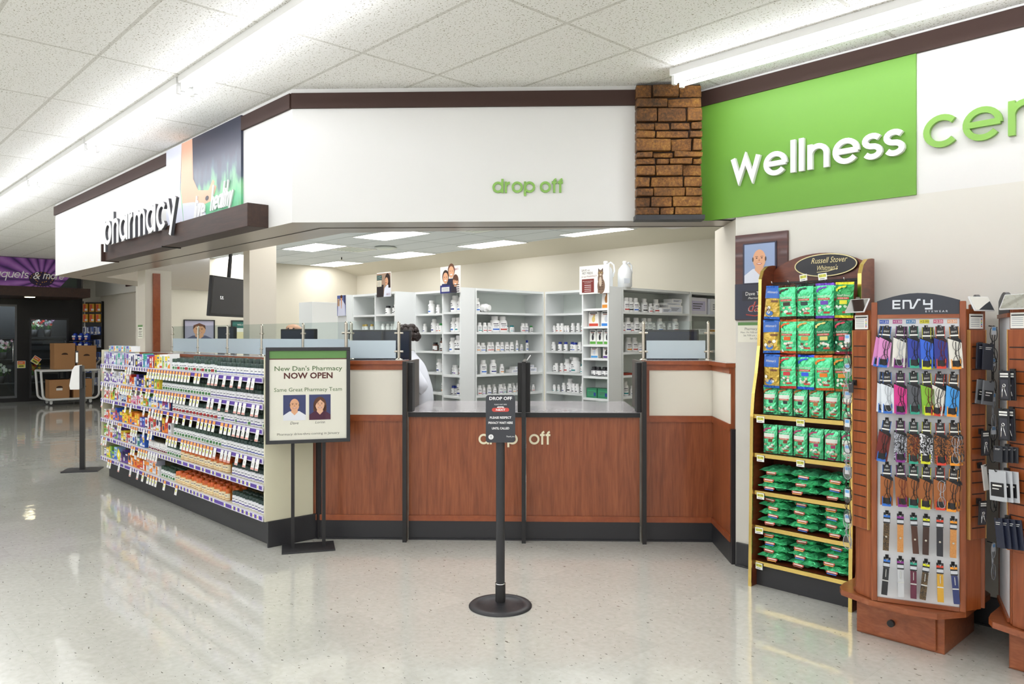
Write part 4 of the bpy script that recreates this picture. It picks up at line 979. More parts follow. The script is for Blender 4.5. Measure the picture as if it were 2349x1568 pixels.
monitor('dark monitor in front of the bald person behind the long glass screen', -7.28, 3.84, 1.18, R(20), .46, .40)
t = thing('desk', 'laminate desk below the television behind the glass screen', 'desk')
b = MB(); b.box(-9.9, -8.05, 3.64, 3.98, 1.15, 1.18, DESK); b.build('desktop', t)
for x in (-9.8, -8.15): b = MB(); b.box(x - .02, x + .02, 3.66, 3.96, 0, 1.15, DESK); b.build('side_panel', t)
monitor('dark monitor below the television behind the long glass screen', -9.0, 3.82, 1.18, R(10), .34, .44)

# ------------------------------------------------------------------ people
SKINM = mat('#d2a184', .55, name='skin'); COATM = mat('#d6d9e1', .8, name='white_coat_cloth', bump=.15, bscale=12)
def skin_mesh(name, joints, bones, m, parent, level=2):
    me = bpy.data.meshes.new(name); keys = list(joints)
    me.from_pydata([joints[k][0] for k in keys], [(keys.index(a), keys.index(c)) for a, c in bones], [])
    o = bpy.data.objects.new(name, me); col.objects.link(o); o.parent = parent
    o.modifiers.new('skin', 'SKIN').use_smooth_shade = True
    for i, k in enumerate(keys):
        r = joints[k][1]; me.skin_vertices[0].data[i].radius = r if isinstance(r, tuple) else (r, r)
        me.skin_vertices[0].data[i].use_root = (i == 0)
    sb = o.modifiers.new('smooth', 'SUBSURF'); sb.levels = level; sb.render_levels = level
    me.materials.append(m); return o
def hand(J, B, tag_, wrist, d, up, side):
    w0, d, up, side = Vector(wrist), Vector(d).normalized(), Vector(up).normalized(), Vector(side).normalized()
    J[tag_ + 'palm'] = (tuple(w0 + d * .05), (.034, .018)); B.append((tag_ + 'wrist', tag_ + 'palm'))
    for i, (s, l) in enumerate(((-.028, .068), (-.010, .078), (.010, .074), (.028, .058))):
        a = w0 + d * .088 + side * s; m_ = a + d * l * .55 - up * .008; e = m_ + d * l * .38 - up * .022
        for k, (p, r) in enumerate(((a, .0095), (m_, .0085), (e, .007))): J['%sf%d%d' % (tag_, i, k)] = (tuple(p), r)
        B += [(tag_ + 'palm', '%sf%d0' % (tag_, i)), ('%sf%d0' % (tag_, i), '%sf%d1' % (tag_, i)), ('%sf%d1' % (tag_, i), '%sf%d2' % (tag_, i))]
    a = w0 + d * .035 - side * .035; e = a + d * .03 - side * .02 - up * .02
    J[tag_ + 't0'] = (tuple(a), .011); J[tag_ + 't1'] = (tuple(e), .009); B += [(tag_ + 'palm', tag_ + 't0'), (tag_ + 't0', tag_ + 't1')]
def person(lab, loc, rotz, lean, hair, hairc, head_z, arms):
    """local x = the way the person faces; lean moves the chest and head forward"""
    t = thing('person', lab, 'person', loc, rotz)
    z = head_z
    J = {'pel': ((0, 0, .95), (.12, .14)), 'waist': ((.0, 0, 1.10), (.10, .13)), 'chest': ((lean * .5, 0, z - .44), (.09, .11)), 'neck0': ((lean * .85, 0, z - .27), (.046, .048)), 'neck1': ((lean, 0, z - .21), .05),
         'jaw': ((lean + .03, 0, z - .15), (.065, .06)), 'head': ((lean + .01, 0, z - .08), (.095, .075)), 'top': ((lean, 0, z - .03), (.06, .05)), 'chin': ((lean + .075, 0, z - .17), .022), 'nose': ((lean + .115, 0, z - .105), .012)}
    B = [('pel', 'waist'), ('waist', 'chest'), ('chest', 'neck0'), ('neck0', 'neck1'), ('neck1', 'jaw'), ('jaw', 'head'), ('head', 'top'), ('jaw', 'chin'), ('head', 'nose')]
    for s, q in ((-1, 'r'), (1, 'l')):
        J[q + 'hip'] = ((0, s * .10, .88), .085); J[q + 'knee'] = ((.01, s * .11, .49), .058); J[q + 'ank'] = ((-.01, s * .11, .09), .042); J[q + 'toe'] = ((.12, s * .12, .035), .035)
        B += [('pel', q + 'hip'), (q + 'hip', q + 'knee'), (q + 'knee', q + 'ank'), (q + 'ank', q + 'toe')]
        el, wr = arms[q]
        J[q + 'sh'] = ((lean * .6, s * .165, z - .375), .045); J[q + 'el'] = (el, .044); J[q + 'wrist'] = (wr, .030)
        B += [('chest', q + 'sh'), (q + 'sh', q + 'el'), (q + 'el', q + 'wrist')]
        d = Vector(wr) - Vector(el); hand(J, B, q, wr, d, (0, 0, 1), Vector((0, 0, 1)).cross(d) * s)
        J[q + 'ear'] = ((lean - .005, s * .082, z - .10), (.012, .02)); B.append(('head', q + 'ear'))
    skin_mesh('body', J, B, SKINM, t)
    b = MB(); n = 20
    rings = [((0, 0, .60), .16, .21), ((0, 0, .80), .155, .20), ((0, 0, .98), .15, .185), ((.0, 0, 1.12), .142, .175), ((lean * .25, 0, z - .52), .146, .188), ((lean * .5, 0, z - .42), .146, .20), ((lean * .62, 0, z - .345), .125, .195), ((lean * .74, 0, z - .295), .092, .135), ((lean * .84, 0, z - .255), .074, .082), ((lean * .88, 0, z - .225), .064, .068)]
    vs = [(c[0] + rx * math.cos(2 * math.pi * k / n), c[1] + ry * math.sin(2 * math.pi * k / n), c[2]) for c, rx, ry in rings for k in range(n)]
    F = [(a * n + k, a * n + (k + 1) % n, (a + 1) * n + (k + 1) % n, (a + 1) * n + k) for a in range(len(rings) - 1) for k in range(n)]
    b.add(vs, F, COATM, True); b.add(vs[:n], [tuple(range(n - 1, -1, -1))], COATM)
    for s, q in ((-1, 'r'), (1, 'l')):
        el, wr = arms[q]; sh = Vector((lean * .62, s * .15, z - .365)); e = Vector(el); w2 = e + (Vector(wr) - e) * (.12 if hair == 'curly' else .85)
        pts = [sh + Vector((0, -s * .03, .02)), sh, sh * .75 + e * .25 + Vector((0, s * .012, .006)), sh * .5 + e * .5 + Vector((0, s * .012, 0)), sh * .2 + e * .8, e + (e - sh).normalized() * .012, e * .5 + w2 * .5 if hair == 'curly' else e * .7 + w2 * .3, w2]
        b.tube(pts, [.07, .088, .084, .078, .072, .07, .066, .058], COATM, 14)
    co = b.build('white_coat', t); sb = co.modifiers.new('smooth', 'SUBSURF'); sb.levels = 1; sb.render_levels = 1
    b = MB()
    for s in (-1, 1): b.ball((lean + .088, s * .032, z - .085), .011, mat('#2a1c16', .3), 10, 6)
    b.ball((lean + .098, 0, z - .152), .016, mat('#a8574c', .4), 10, 6, (.5, 1.4, .45)); b.build('face_details', t)
    hm = mat(hairc, .6, name='hair', bump=.8, bscale=60)
    b = MB()
    if hair == 'curly':
        rr = random.Random(5)
        for k in range(70):
            a = rr.uniform(0, 2 * math.pi); e = rr.uniform(-.35, 1.0)
            x = lean - .015 + .1 * math.cos(a) * math.cos(e); y = .092 * math.sin(a) * math.cos(e); zz = z - .075 + .095 * math.sin(e)
            if x > lean + .06 and zz < z - .03: continue
            b.ball((x, y, zz), rr.uniform(.02, .034), hm, 8, 6)
    else:
        for s in (-1, 1): b.ball((lean - .03, s * .078, z - .115), .03, hm, 10, 6, (1.5, .4, 1.2))
        b.ball((lean - .085, 0, z - .13), .05, hm, 10, 6, (.4, 1.3, .9))
    b.build('hair', t)
    return t
person('person with dark curly hair in a white coat leaning over behind the counter divider', (-6.09, 4.475, 0), R(46.8 + 180 - 8), .12, 'curly', '#2c211d', 1.71,
       {'r': ((.06, -.25, 1.14), (.27, -.14, 1.07)), 'l': ((-.10, .235, 1.14), (.15, .20, 1.06))})
person('bald person in a white coat behind the monitor and the long glass screen', (-8.45, 4.42, 0), R(-50), .06, 'bald', '#8a7866', 1.80,
       {'r': ((.06, -.28, 1.18), (.28, -.16, 1.22)), 'l': ((.06, .28, 1.18), (.28, .16, 1.22))})
# ------------------------------------------------------------------ vitamin shelves (long gondola)
GX0, GX1, GY0, GY1 = -9.80, -5.62, 2.67, 3.09
GZ = [1.305, 1.10, .91, .685, .478, .245]
GPAN = mat('#dedabf', .45, name='almond_steel'); GDARK = mat('#4c463b', .6, name='gondola_back'); RAILM = mat('#dedbea', .3, name='clear_price_rail'); PURP = mat('#5b3fa0', .45, name='purple_insert')
g = thing('shelf_gondola', 'long almond shelving unit of vitamins and boxes under the pharmacy lettering', 'shelving')
for x0, x1 in ((GX1 - .02, GX1), (GX0 - .02, GX0)):
    b = MB(); b.box(x0, x1, GY0 + .01, GY1 + .0, .20, 1.47, GPAN); b.build('end_panel', g, bevel=.002)
b = MB(); b.box(GX0, GX1 - .02, GY1 - .015, GY1, .05, 1.40, GDARK); b.build('back_panel', g)
b = MB(); b.box(GX0 + .02, GX1 + .0, 2.75, 3.13, 0, .19, CHAR); b.box(GX1 - .005, GX1 + .012, 2.70, 3.14, .0, .20, CHAR); b.build('kick_base', g, bevel=.003)
for k, z in enumerate(GZ):
    b = MB(); b.box(GX0, GX1 - .02, GY0 + .004, GY1 - .015, z - .02, z, GPAN); sh = b.build('shelf', g)
    b = MB(); b.box(GX0, GX1 - .01, GY0 - .004, GY0 + .004, z - .042, z + .004, RAILM); b.rect(GX0 + .01, GX1 - .02, z - .034, z - .006, GY0 - .0048, PURP); b.build('price_rail', sh)
# price tags
TW, TY, TO, TR = mat('#f6f6f3', .5), mat('#d9dc4a', .5), mat('#eda554', .5), mat('#e0a79c', .5)
def tag_mesh(b, x, z, kind):
    y = GY0 - .0056
    if kind == 's':
        b.box(x, x + .034, y, y + .0006, z - .036, z - .004, TW); b.rect(x + .010, x + .026, z - .028, z - .012, y - .0003, TY)
    else:
        y -= .001
        b.add([(x, y, z - .008), (x + .056, y, z - .008), (x + .046, y - .012, z - .10), (x - .012, y - .012, z - .10)], [(3, 2, 1, 0)], TW); b.add([(x, y - .0003, z - .009), (x + .056, y - .0003, z - .009), (x + .053, y - .0043, z - .036), (x - .003, y - .0043, z - .036)], [(3, 2, 1, 0)], TO if kind == 'o' else TW)
        b.add([(x + .008, y - .0065, z - .05), (x + .032, y - .0065, z - .05), (x + .029, y - .0092, z - .07), (x + .005, y - .0092, z - .07)], [(3, 2, 1, 0)], TY if kind == 'o' else mat('#d9d9d6', .5))
        if kind == 'r': b.add([(x - .009, y - .0108, z - .084), (x + .047, y - .0108, z - .084), (x + .045, y - .0126, z - .099), (x - .011, y - .0126, z - .099)], [(3, 2, 1, 0)], TR)
tags = []
rt_ = random.Random(11)
PAT = [['s', 'r', 's', 's', 's', 'r', 's', 's', 's', 's', 's', 'o', 'r', 'r', 's', 's', 's', 's', 's', 's'] + ['o'] * 15 + ['', 'o', 'o', 's', '', 'r', 'r', 'r', '', 'r', '', 'r', '', 'r', '', 'r', 'r', ''],
       ['r', 's', 'r', 's', 'r', 'r', 's', 'o', 'r', 'o', 'o', 'o', 'o', 'o', 's', 'o', '', 'o', '', 'o', 'o', '', 'o', 'o'] + ['o'] * 9 + ['', 'o', 'o', 'o', 's', '', 'r', 'r', '', 'r', '', 'r', '', 'r', 'r', 'r', '', 'r', 'r'],
       ['r', 's', 's', 's', 's', 'r', '', 's', 's', '', 'o', 's', 'r', 's', 's', '', 's', 'r', 's', 'o', 'r', 'o', 'o', 'o', '', 'o', '', 'o', 'o', '', 'o', '', 'o', '', 'o', 'o', 'o', 'o', 'o', '', 'o', 'o', 'o', 'r', 'r', 'r', 'r', '', 'r'],
       ['s', 's', 's', 'r', 's', 'r', 's', 's', 'o', 'o', 's', '', 's', 's', 'o', 'o', 'o', 's', 's', 'r', 's', 'o', 'r', 's', 's', 's', 's', 's', 'o', 'o', 'o', 'o', '', 'o', 'o'] + ['o'] * 8 + ['r', '', 'r', 'r', 'r', '', 'r', 's', 'r', '', 'r', 'r'],
       ['r', 'o', 'r', '', 's', 's', '', 's', 's', 's', 's', 's', 's', 's', 'o', 'o', '', 'o', 'o', 'o', 'o', 'r', 'r', 'r', 'r', 's', 's', 's', 's', 's', 's', 's', '', 's', '', 's', '', 's', '', 's', 's', '', 's', 's', '', 's', 's', 's', '', 's', 's', 's', 's', '', 's'],
       ['s', 's', 's', 'o', 'o', '', 's', 's', 'r', '', 's', '', '', 'r', 's', 's', 'r', '', 'o', 's', 'o', 'o', 'o', 'o', 's', 's', 'o', '', 's', 's', 'o', 's', 's', 's', 's', 's', 's', 's', 's', '', 's', 's', '', '', 's', '', 's', 's', 's', 's', 's', 's', 's']]
for k, z in enumerate(GZ):
    P = PAT[k]; n = len(P)
    for i, c in enumerate(P):
        if c: tags.append((GX0 + .02 + (GX1 - GX0 - .09) * (i + .5) / n, z, c))
tags.sort(key=lambda q: -q[0])
cache = {}
for x, z, c in tags[:100]:
    if c not in cache:
        b = MB(); tag_mesh(b, 0, 0, c); cache[c] = b.build('price_tag', g); cache[c].location = (x, 0, z)
    else:
        o = cache[c].copy(); col.objects.link(o); o.location = (x, 0, z)
b = MB()
for x, z, c in tags[100:]: tag_mesh(b, x, z, c)
b.build('price_tag', g, stuff=True)

b = MB(); b.M = Matrix.Translation((-9.08, GY0 - .02, .335)) @ Matrix.Rotation(R(30), 4, 'Y'); b.box(-.05, .05, -.001, .001, -.05, .05, mat('#e8df2c', .5)); b.rect(-.02, .02, -.02, .02, -.0015, TW); b.M = None; b.tube([(-9.08, GY0 - .005, .25), (-9.08, GY0 - .019, .30)], .002, BLACK, 5); b.build('shelf_flag', g, label='yellow tilted shelf flag')
# products
SHN = ['top shelf', 'second shelf', 'third shelf', 'fourth shelf', 'fifth shelf', 'bottom shelf']
def vit_proto(name, r, h, cap, body, lab, stripe, spot=None):
    t = thing(name, 'bottle', 'bottle', (0, 0, -50))
    ch = h * .30; zb = h - ch
    b = MB(); b.lathe([(r * .92, 0), (r, .004), (r, zb * .88), (r * .8, zb)], mat(body, .35), 10); b.build('body', t)
    b = MB(); b.lathe([(r * .88, zb - .002), (r * .92, h - .004), (r * .8, h)], mat(cap, .4), 10); b.build('cap', t)
    b = MB(); n = 8
    def wrap(a0, a1, z0, z1, m, q):
        P = [(q * math.cos(R(a0 + (a1 - a0) * i / n)), q * math.sin(R(a0 + (a1 - a0) * i / n))) for i in range(n + 1)]
        b.add([(x, y, z0) for x, y in P] + [(x, y, z1) for x, y in P], [(i, i + 1, n + 2 + i, n + 1 + i) for i in range(n)], m, True)
    wrap(-180, 0, zb * .06, zb * .86, mat(lab, .5), r * 1.02)
    wrap(-150, -10, zb * .20, zb * .32, mat(stripe, .5), r * 1.035)
    wrap(-130, -50, zb * .55, zb * .64, mat('#6a6f78', .5), r * 1.035)
    if spot: wrap(-75, -30, zb * .12, zb * .42, mat(spot, .5), r * 1.04)
    b.build('label', t); return t
GREEN_P = [vit_proto('vitamin_bottle', .0285, .098, '#1d3a33', '#e9ebee', '#f3f4f4', '#3b4aa0'), vit_proto('vitamin_bottle', .0285, .105, '#20402f', '#dfe3e6', '#eef0f0', '#e6e8ea', '#3f7a44'),
           vit_proto('vitamin_bottle', .030, .10, '#1b3630', '#e6e8ee', '#f1f1f4', '#4a3f97'), vit_proto('vitamin_bottle', .036, .112, '#1d3a33', '#d9dee0', '#eef1f1', '#2c3c36', '#a32b2b')]
ORANGE_P = [vit_proto('orange_capped_bottle', .030, .11, '#c8571c', '#d98a3a', '#efdfb8', '#e2c489'), vit_proto('orange_capped_bottle', .028, .098, '#d2661f', '#cf7a2c', '#f0e3c4', '#d8b070')]
GREEN_T = [vit_proto('vitamin_bottle', .0285, .135, '#1b362f', '#e6e8ea', '#f1f2f3', '#3b4aa0'), vit_proto('vitamin_bottle', .030, .13, '#1d3a2c', '#e6e8ea', '#f1f2f3', '#e6e8ea', '#3f7a44')]
WS_P = [vit_proto('herbal_bottle', .024, .085, '#f0f0ee', '#e6e8ea', '#f6f6f5', '#3a3a42', '#7a2a3a')]
EYE = Matrix.Identity(4)
def line(protos, k, x0, x1, sp, ys, what, pick, z_extra=0):
    n = int((x1 - x0) / sp) + 1
    for ri, y in enumerate(ys):
        for i in range(n):
            x = x1 - i * sp + (sp * .4 if ri % 2 else 0)
            if x > -5.68: continue
            pr = protos[pick(x, i)]
            where = 'second row' if protos is GREEN_T else ['front row', 'second row', 'third row'][ri]
            lab = '%s, %s, %s, %s from near end' % (what, where, SHN[k], nth(int((-5.62 - x) / sp) + 1))
            put(pr, EYE, x + rnd.uniform(-.003, .003), y + rnd.uniform(-.005, .005), GZ[k] + z_extra, lab, 'bottle', '%s, %s of the %s' % (what + 's', where, SHN[k]))
gw = 'white vitamin bottle with dark green cap'
FR = GY0 + .055; SR = FR + .072; TRW = SR + .07
line(GREEN_P, 0, -7.62, -5.70, .066, [FR], gw, lambda x, i: 0 if x > -6.6 else (1 if i % 3 else 3))
SRL = 'taller white vitamin bottle with dark green cap'
line(GREEN_T, 0, -7.3, -5.70, .066, [SR], SRL, lambda x, i: i % 2)
line(GREEN_P, 1, -7.92, -5.70, .066, [FR], gw, lambda x, i: 2 if x > -6.7 else 1)
line(GREEN_T, 1, -7.3, -5.70, .066, [SR], SRL, lambda x, i: i % 2)
line(GREEN_P, 2, -7.60, -6.62, .080, [FR], 'large white vitamin bottle with dark green cap', lambda x, i: 3)
line(GREEN_P, 2, -6.55, -5.70, .064, [FR], gw, lambda x, i: 2 if i % 4 else 1)
line(GREEN_T, 2, -6.55, -5.70, .064, [SR], SRL, lambda x, i: i % 2)
line(GREEN_P, 3, -7.60, -5.70, .064, [FR], gw, lambda x, i: 1 if x < -6.5 else 0)
line(GREEN_T, 3, -7.0, -5.70, .064, [SR], SRL, lambda x, i: i % 2)
line(WS_P, 4, -8.34, -7.80, .055, [FR], 'small white herbal bottle with white cap', lambda x, i: 0)
line(GREEN_P, 4, -7.76, -7.45, .06, [FR], gw, lambda x, i: 1)
line(ORANGE_P, 4, -7.42, -6.38, .062, [FR, SR], 'cream vitamin bottle with orange cap', lambda x, i: i % 2)
line(GREEN_P, 4, -6.30, -5.70, .060, [FR, SR], 'white-purple vitamin bottle with dark green cap', lambda x, i: 2)
line(GREEN_P, 5, -7.92, -7.60, .062, [FR, SR], gw, lambda x, i: 1)
line(ORANGE_P, 5, -7.55, -6.38, .064, [FR, SR, TRW], 'cream vitamin bottle with orange cap', lambda x, i: (i + 1) % 2)
line(GREEN_P, 5, -6.30, -5.70, .060, [FR, SR], 'white-purple vitamin bottle with dark green cap', lambda x, i: 2)

# boxes: (width, height, base, accent, second accent, words)
def gbox(k, x, wd_, h, base, acc, acc2, what, idx, y=GY0 + .025, zz=0, dp=.09):
    t = thing('medicine_box', '%s, vitamin unit %s, %s from far end' % (what, SHN[k], nth(idx)), 'box', (x + wd_ / 2, y, GZ[k] + zz + .001), rnd.uniform(-.03, .03), 'boxes on the %s' % SHN[k])
    b = MB(); b.box(-wd_ / 2 + .001, wd_ / 2 - .001, 0, dp, 0, h, mat(base, .4)); b.build('carton', t)
    b = MB(); m1, m2 = mat(acc, .45), mat(acc2, .45); w2 = wd_ / 2 - .004
    q = idx % 4
    if q == 0: b.rect(-w2, w2, h * .62, h * .94, -.0006, m1); b.ell(w2 * .2, h * .3, w2 * .6, h * .17, -.0008, m2, 14)
    elif q == 1: b.flat([(-w2, h * .06), (w2, h * .06), (w2, h * .4), (-w2, h * .2)], -.0006, m1); b.rect(-w2 * .8, w2 * .6, h * .72, h * .84, -.0006, m2)
    elif q == 2: b.ell(0, h * .62, w2 * .8, h * .24, -.0006, m1, 14); b.rect(-w2, w2, h * .06, h * .2, -.0006, m2)
    else: b.rect(-w2, -w2 * .1, h * .05, h * .95, -.0006, m1); b.ell(w2 * .45, h * .35, w2 * .4, h * .2, -.0008, m2, 14)
    b.rect(-w2 * .7, w2 * .7, h * .52, h * .57, -.0012, mat('#3c3c48', .5)); b.build('printed_face', t)
    return t
W, PU, NV, TL, YL, OR_, RD, PK, LB, BL, GN, DG, MG, GY = '#f2f2f3', '#6c4aa8', '#262a63', '#3aa88f', '#f0d63c', '#ee8d2b', '#c8372f', '#e685ad', '#9fc3ea', '#2f5fc4', '#7fb544', '#2a4a38', '#a8296b', '#c5c8da'
NAMES = {W: 'white', PU: 'purple', NV: 'navy', TL: 'teal', YL: 'yellow', OR_: 'orange', RD: 'red', PK: 'pink', LB: 'pale blue', BL: 'blue', GN: 'green', DG: 'dark green', MG: 'magenta', GY: 'lilac grey'}
LAY = [
 [(GY, PU, W)] * 4 + [(W, PU, LB)] * 2 + [(GY, TL, W)] * 4 + [(GY, PU, OR_)] * 2 + [(W, NV, GY)] * 3 + [(NV, W, YL), (W, PU, TL), (PU, W, NV), (TL, W, BL), (LB, TL, W), (PU, LB, W), (RD, W, OR_), (RD, W, NV), (YL, OR_, NV), (YL, W, BL), (W, YL, RD), (W, GN, YL), (W, YL, GN), (W, OR_, YL)],
 [(W, PU, NV)] * 5 + [(W, GY, PU)] * 3 + [(W, PU, YL)] * 2 + [(W, YL, NV), (GY, W, NV), (RD, W, OR_), (OR_, RD, W), (LB, W, BL), (NV, PU, W), (NV, BL, W), (PU, YL, W), (YL, W, NV), (DG, OR_, W), (W, OR_, YL), (BL, YL, W), (GN, YL, W), (YL, GN, RD)],
 [(W, RD, YL)] * 3 + [(YL, GN, RD), (GN, YL, RD)] + [(W, RD, BL)] * 2 + [(W, NV, LB)] * 2 + [(LB, W, NV), (OR_, W, RD), (OR_, YL, W), (W, PK, GN), (PK, W, MG), (PK, W, RD), (W, PK, RD), (W, YL, RD), (GN, OR_, W), (GN, OR_, RD), (LB, BL, W), (W, YL, BL), (W, BL, OR_), (BL, W, OR_), (W, BL, YL), (MG, W, YL), (BL, MG, W), (NV, W, RD)],
 [(W, RD, GN), (RD, W, PK), (W, OR_, RD), (YL, BL, RD), (PK, BL, W), (BL, RD, OR_), (BL, OR_, RD), (BL, YL, RD), (YL, OR_, RD), (YL, OR_, BL), (OR_, YL, RD), (OR_, YL, BL), (OR_, BL, YL), (OR_, YL, W), (OR_, YL, W), (PU, LB, W), (BL, PU, W), (W, RD, NV), (RD, W, NV), (W, RD, DG), (RD, W, GN), (W, NV, YL), (NV, W, RD), (OR_, YL, NV), (RD, OR_, W), (W, NV, GY)],
 [(GN, W, RD), (W, GN, RD), (W, RD, PK), (OR_, W, RD), (W, PU, GN), (PU, W, GN), (PU, GN, W), (PU, W, LB), (YL, W, OR_), (YL, W, NV), (RD, W, NV), (W, RD, NV), (W, NV, RD), (W, BL, NV), (W, NV, BL), (TL, W, NV), (BL, W, NV), (BL, YL, W)],
 [(W, PU, NV), (YL, W, GN), (GN, YL, BL), (BL, GN, YL), (LB, BL, GN), (PU, PK, W), (PU, W, PK), (PU, NV, W), (NV, PU, W), (OR_, NV, W), (OR_, W, NV), (OR_, W, RD), (OR_, RD, W), (RD, OR_, W), (OR_, W, RD), (W, OR_, GY), (W, OR_, RD), (GY, OR_, W), (W, OR_, GY)]]
EX = [-7.66, -7.96, -7.64, -7.64, -8.38, -7.96]
for k, L_ in enumerate(LAY):
    x = GX0 + .03; step = (EX[k] - x) / len(L_)
    for i, (a, c, d) in enumerate(L_):
        h = rnd.uniform(.085, .145) if k else rnd.uniform(.11, .15)
        h = min(h, .15)
        gbox(k, x, step * .97, h, a, c, d, '%s medicine box with %s print' % (NAMES[a], NAMES[c]), i + 1)
        x += step
# small second tier packs and pots at the far end of the top shelf
for i in range(9):
    gbox(0, GX0 + .12 + .09 * i, .07, .06, [GY, LB, W][i % 3], [TL, PU, OR_][i % 3], YL, 'small %s pack stacked high' % NAMES[[GY, LB, W][i % 3]], i + 1, y=GY0 + .05, zz=.152)
def tub(k, x, r, h, lid, body, acc, lab):
    t = thing('supplement_tub', lab, 'tub', (x, GY0 + .03 + r, GZ[k]), 0, 'supplement tubs')
    b = MB(); b.lathe([(r * .96, 0), (r, .005), (r, h * .72), (r * .9, h * .76)], mat(body, .4), 16); b.build('body', t)
    b = MB(); b.lathe([(r * .97, h * .76), (r * .97, h * .98), (r * .9, h)], mat(lid, .4), 16); b.build('lid', t)
    b = MB(); b.lathe([(r * 1.01, h * .2), (r * 1.01, h * .5)], mat(acc, .45), 16); b.build('label_band', t)
# ------------------------------------------------------------------ candy rack by the wellness wall
CX0, CX1 = -2.62, -1.95
rack = thing('candy_rack', 'brass-edged cherry candy rack with an oval black sign against the cream wall', 'display rack')
prof = [(4.575, 0), (4.60, 1.1), (4.62, 1.25), (4.655, 1.38), (4.69, 1.56), (4.703, 1.83), (4.708, 2.0), (4.735, 2.055), (4.79, 2.09), (4.86, 2.10), (4.895, 2.10), (4.895, 0)]
for x0 in (CX0, CX1 - .02):
    b = MB(); b.profile_x(prof, x0, x0 + .02, MAHOG); sp = b.build('side_panel', rack)
    b = MB()
    for (ya, za), (yb, zb) in zip(prof[:9], prof[1:10]):
        b.hexa([(x0 - .001, ya - .006, za), (x0 + .021, ya - .006, za), (x0 + .021, ya + .001, za), (x0 - .001, ya + .001, za)], [(x0 - .001, yb - .006, zb), (x0 + .021, yb - .006, zb), (x0 + .021, yb + .001, zb), (x0 - .001, yb + .001, zb)], BRASS)
    b.build('brass_edge', sp)
b = MB(); top = [(CX0 + .02, .05), (CX1 - .02, .05), (CX1 - .02, 2.06)] + [(-2.285 + .315 * math.cos(R(a)), 2.06 + .10 * max(0, math.sin(R(a))) ** 1.6) for a in range(10, 175, 8)] + [(CX0 + .02, 2.06)]
b.prism(top, 4.865, 4.885, MAHOG); b.build('back_panel', rack)
b = MB(); b.ell(-2.237, 2.078, .205, .074, 4.845, mat('#1c1c20', .35), 36)
P = [(-2.237 + .205 * math.cos(R(a)), 2.078 + .074 * math.sin(R(a))) for a in range(0, 360, 8)]
b.prism(P, 4.846, 4.864, mat('#1c1c20', .35)); sg = b.build('oval_sign', rack, label='oval black sign with gold script')
GOLDP = mat('#e8d9a0', .4, name='gold_print')
b = MB(); b.stroke([(-2.237 + .201 * math.cos(R(a)), 2.078 + .070 * math.sin(R(a))) for a in range(0, 360, 8)], .006, 4.842, 4.8445, GOLDP, closed=True)
b.text('Russell Stover', -2.215, 2.092, .052, 4.843, GOLDP, width=.235, shear=.35); b.text("Whitman's", -2.225, 2.045, .046, 4.843, GOLDP, width=.135, shear=.3)
b.stroke([(-2.29, 2.035), (-2.22, 2.038), (-2.155, 2.052)], .004, 4.842, 4.8435, GOLDP); b.build('gold_lettering', sg)
CS = [1.115, .863, .62, .395, .165]
for z in CS:
    b = MB(); b.box(CX0 + .02, CX1 - .02, 4.615, 4.865, z - .02, z, MAHOG); s_ = b.build('shelf', rack)
    b = MB(); b.box(CX0 + .02, CX1 - .02, 4.603, 4.615, z - .024, z + .002, BRASS); b.build('brass_edge', s_)
b = MB(); b.box(CX0 + .02, CX1 - .02, 4.64, 4.66, 0, .142, BASEB); b.build('toe_panel', rack)
TAGW, TAGY, DKT = mat('#f5f5f2', .5), mat('#e3e25c', .5), mat('#3a3a30', .5)
def price(parent, x, y, z, txt='$1.99', rx=0, ry=0):
    b = MB(); b.box(-.026, .026, -.001, .001, -.02, .02, TAGW); b.rect(-.022, .022, -.004, .014, -.0015, TAGY); b.text(txt, 0, .0, .017, -.002, DKT); b.rect(-.018, .012, -.014, -.011, -.0015, DKT)
    o = b.build('price_tag', parent); o.location = (x, y, z); o.rotation_euler = (rx, ry, rnd.uniform(-.15, .15)); return o
HZ = [1.955, 1.738, 1.515]
HXS = [-2.488, -2.376, -2.260, -2.138, -2.022]
for r_, z in enumerate(HZ):
    b = MB(); b.box(CX0 + .02, CX1 - .02, 4.855, 4.862, z - .005, z + .03, mat('#201a18', .5)); b.build('hook_rail', rack)
    for i, x in enumerate(HXS):
        b = MB(); b.tube([(x, 4.855, z + .012), (x, 4.68, z + .004), (x, 4.635, z + .006), (x, 4.625, z + .02)], .0028, CHROME, 6); b.build('hook', rack)
        if r_ or i in (2, 3): price(rack, x - .01, 4.618, z + .032, '$2.99' if i == 0 else ('$2.19' if r_ == 0 else '$1.99'), ry=rnd.uniform(-.15, .15))
for z, xs in ((CS[0], (-2.55, -2.28)), (CS[1], (-2.55, -2.28)), (CS[2], (-2.55,)), (CS[3], (-2.56,)), (CS[4], (-2.56,))):
    for x in xs: price(rack, x, 4.599, z - .03, '$3.99')

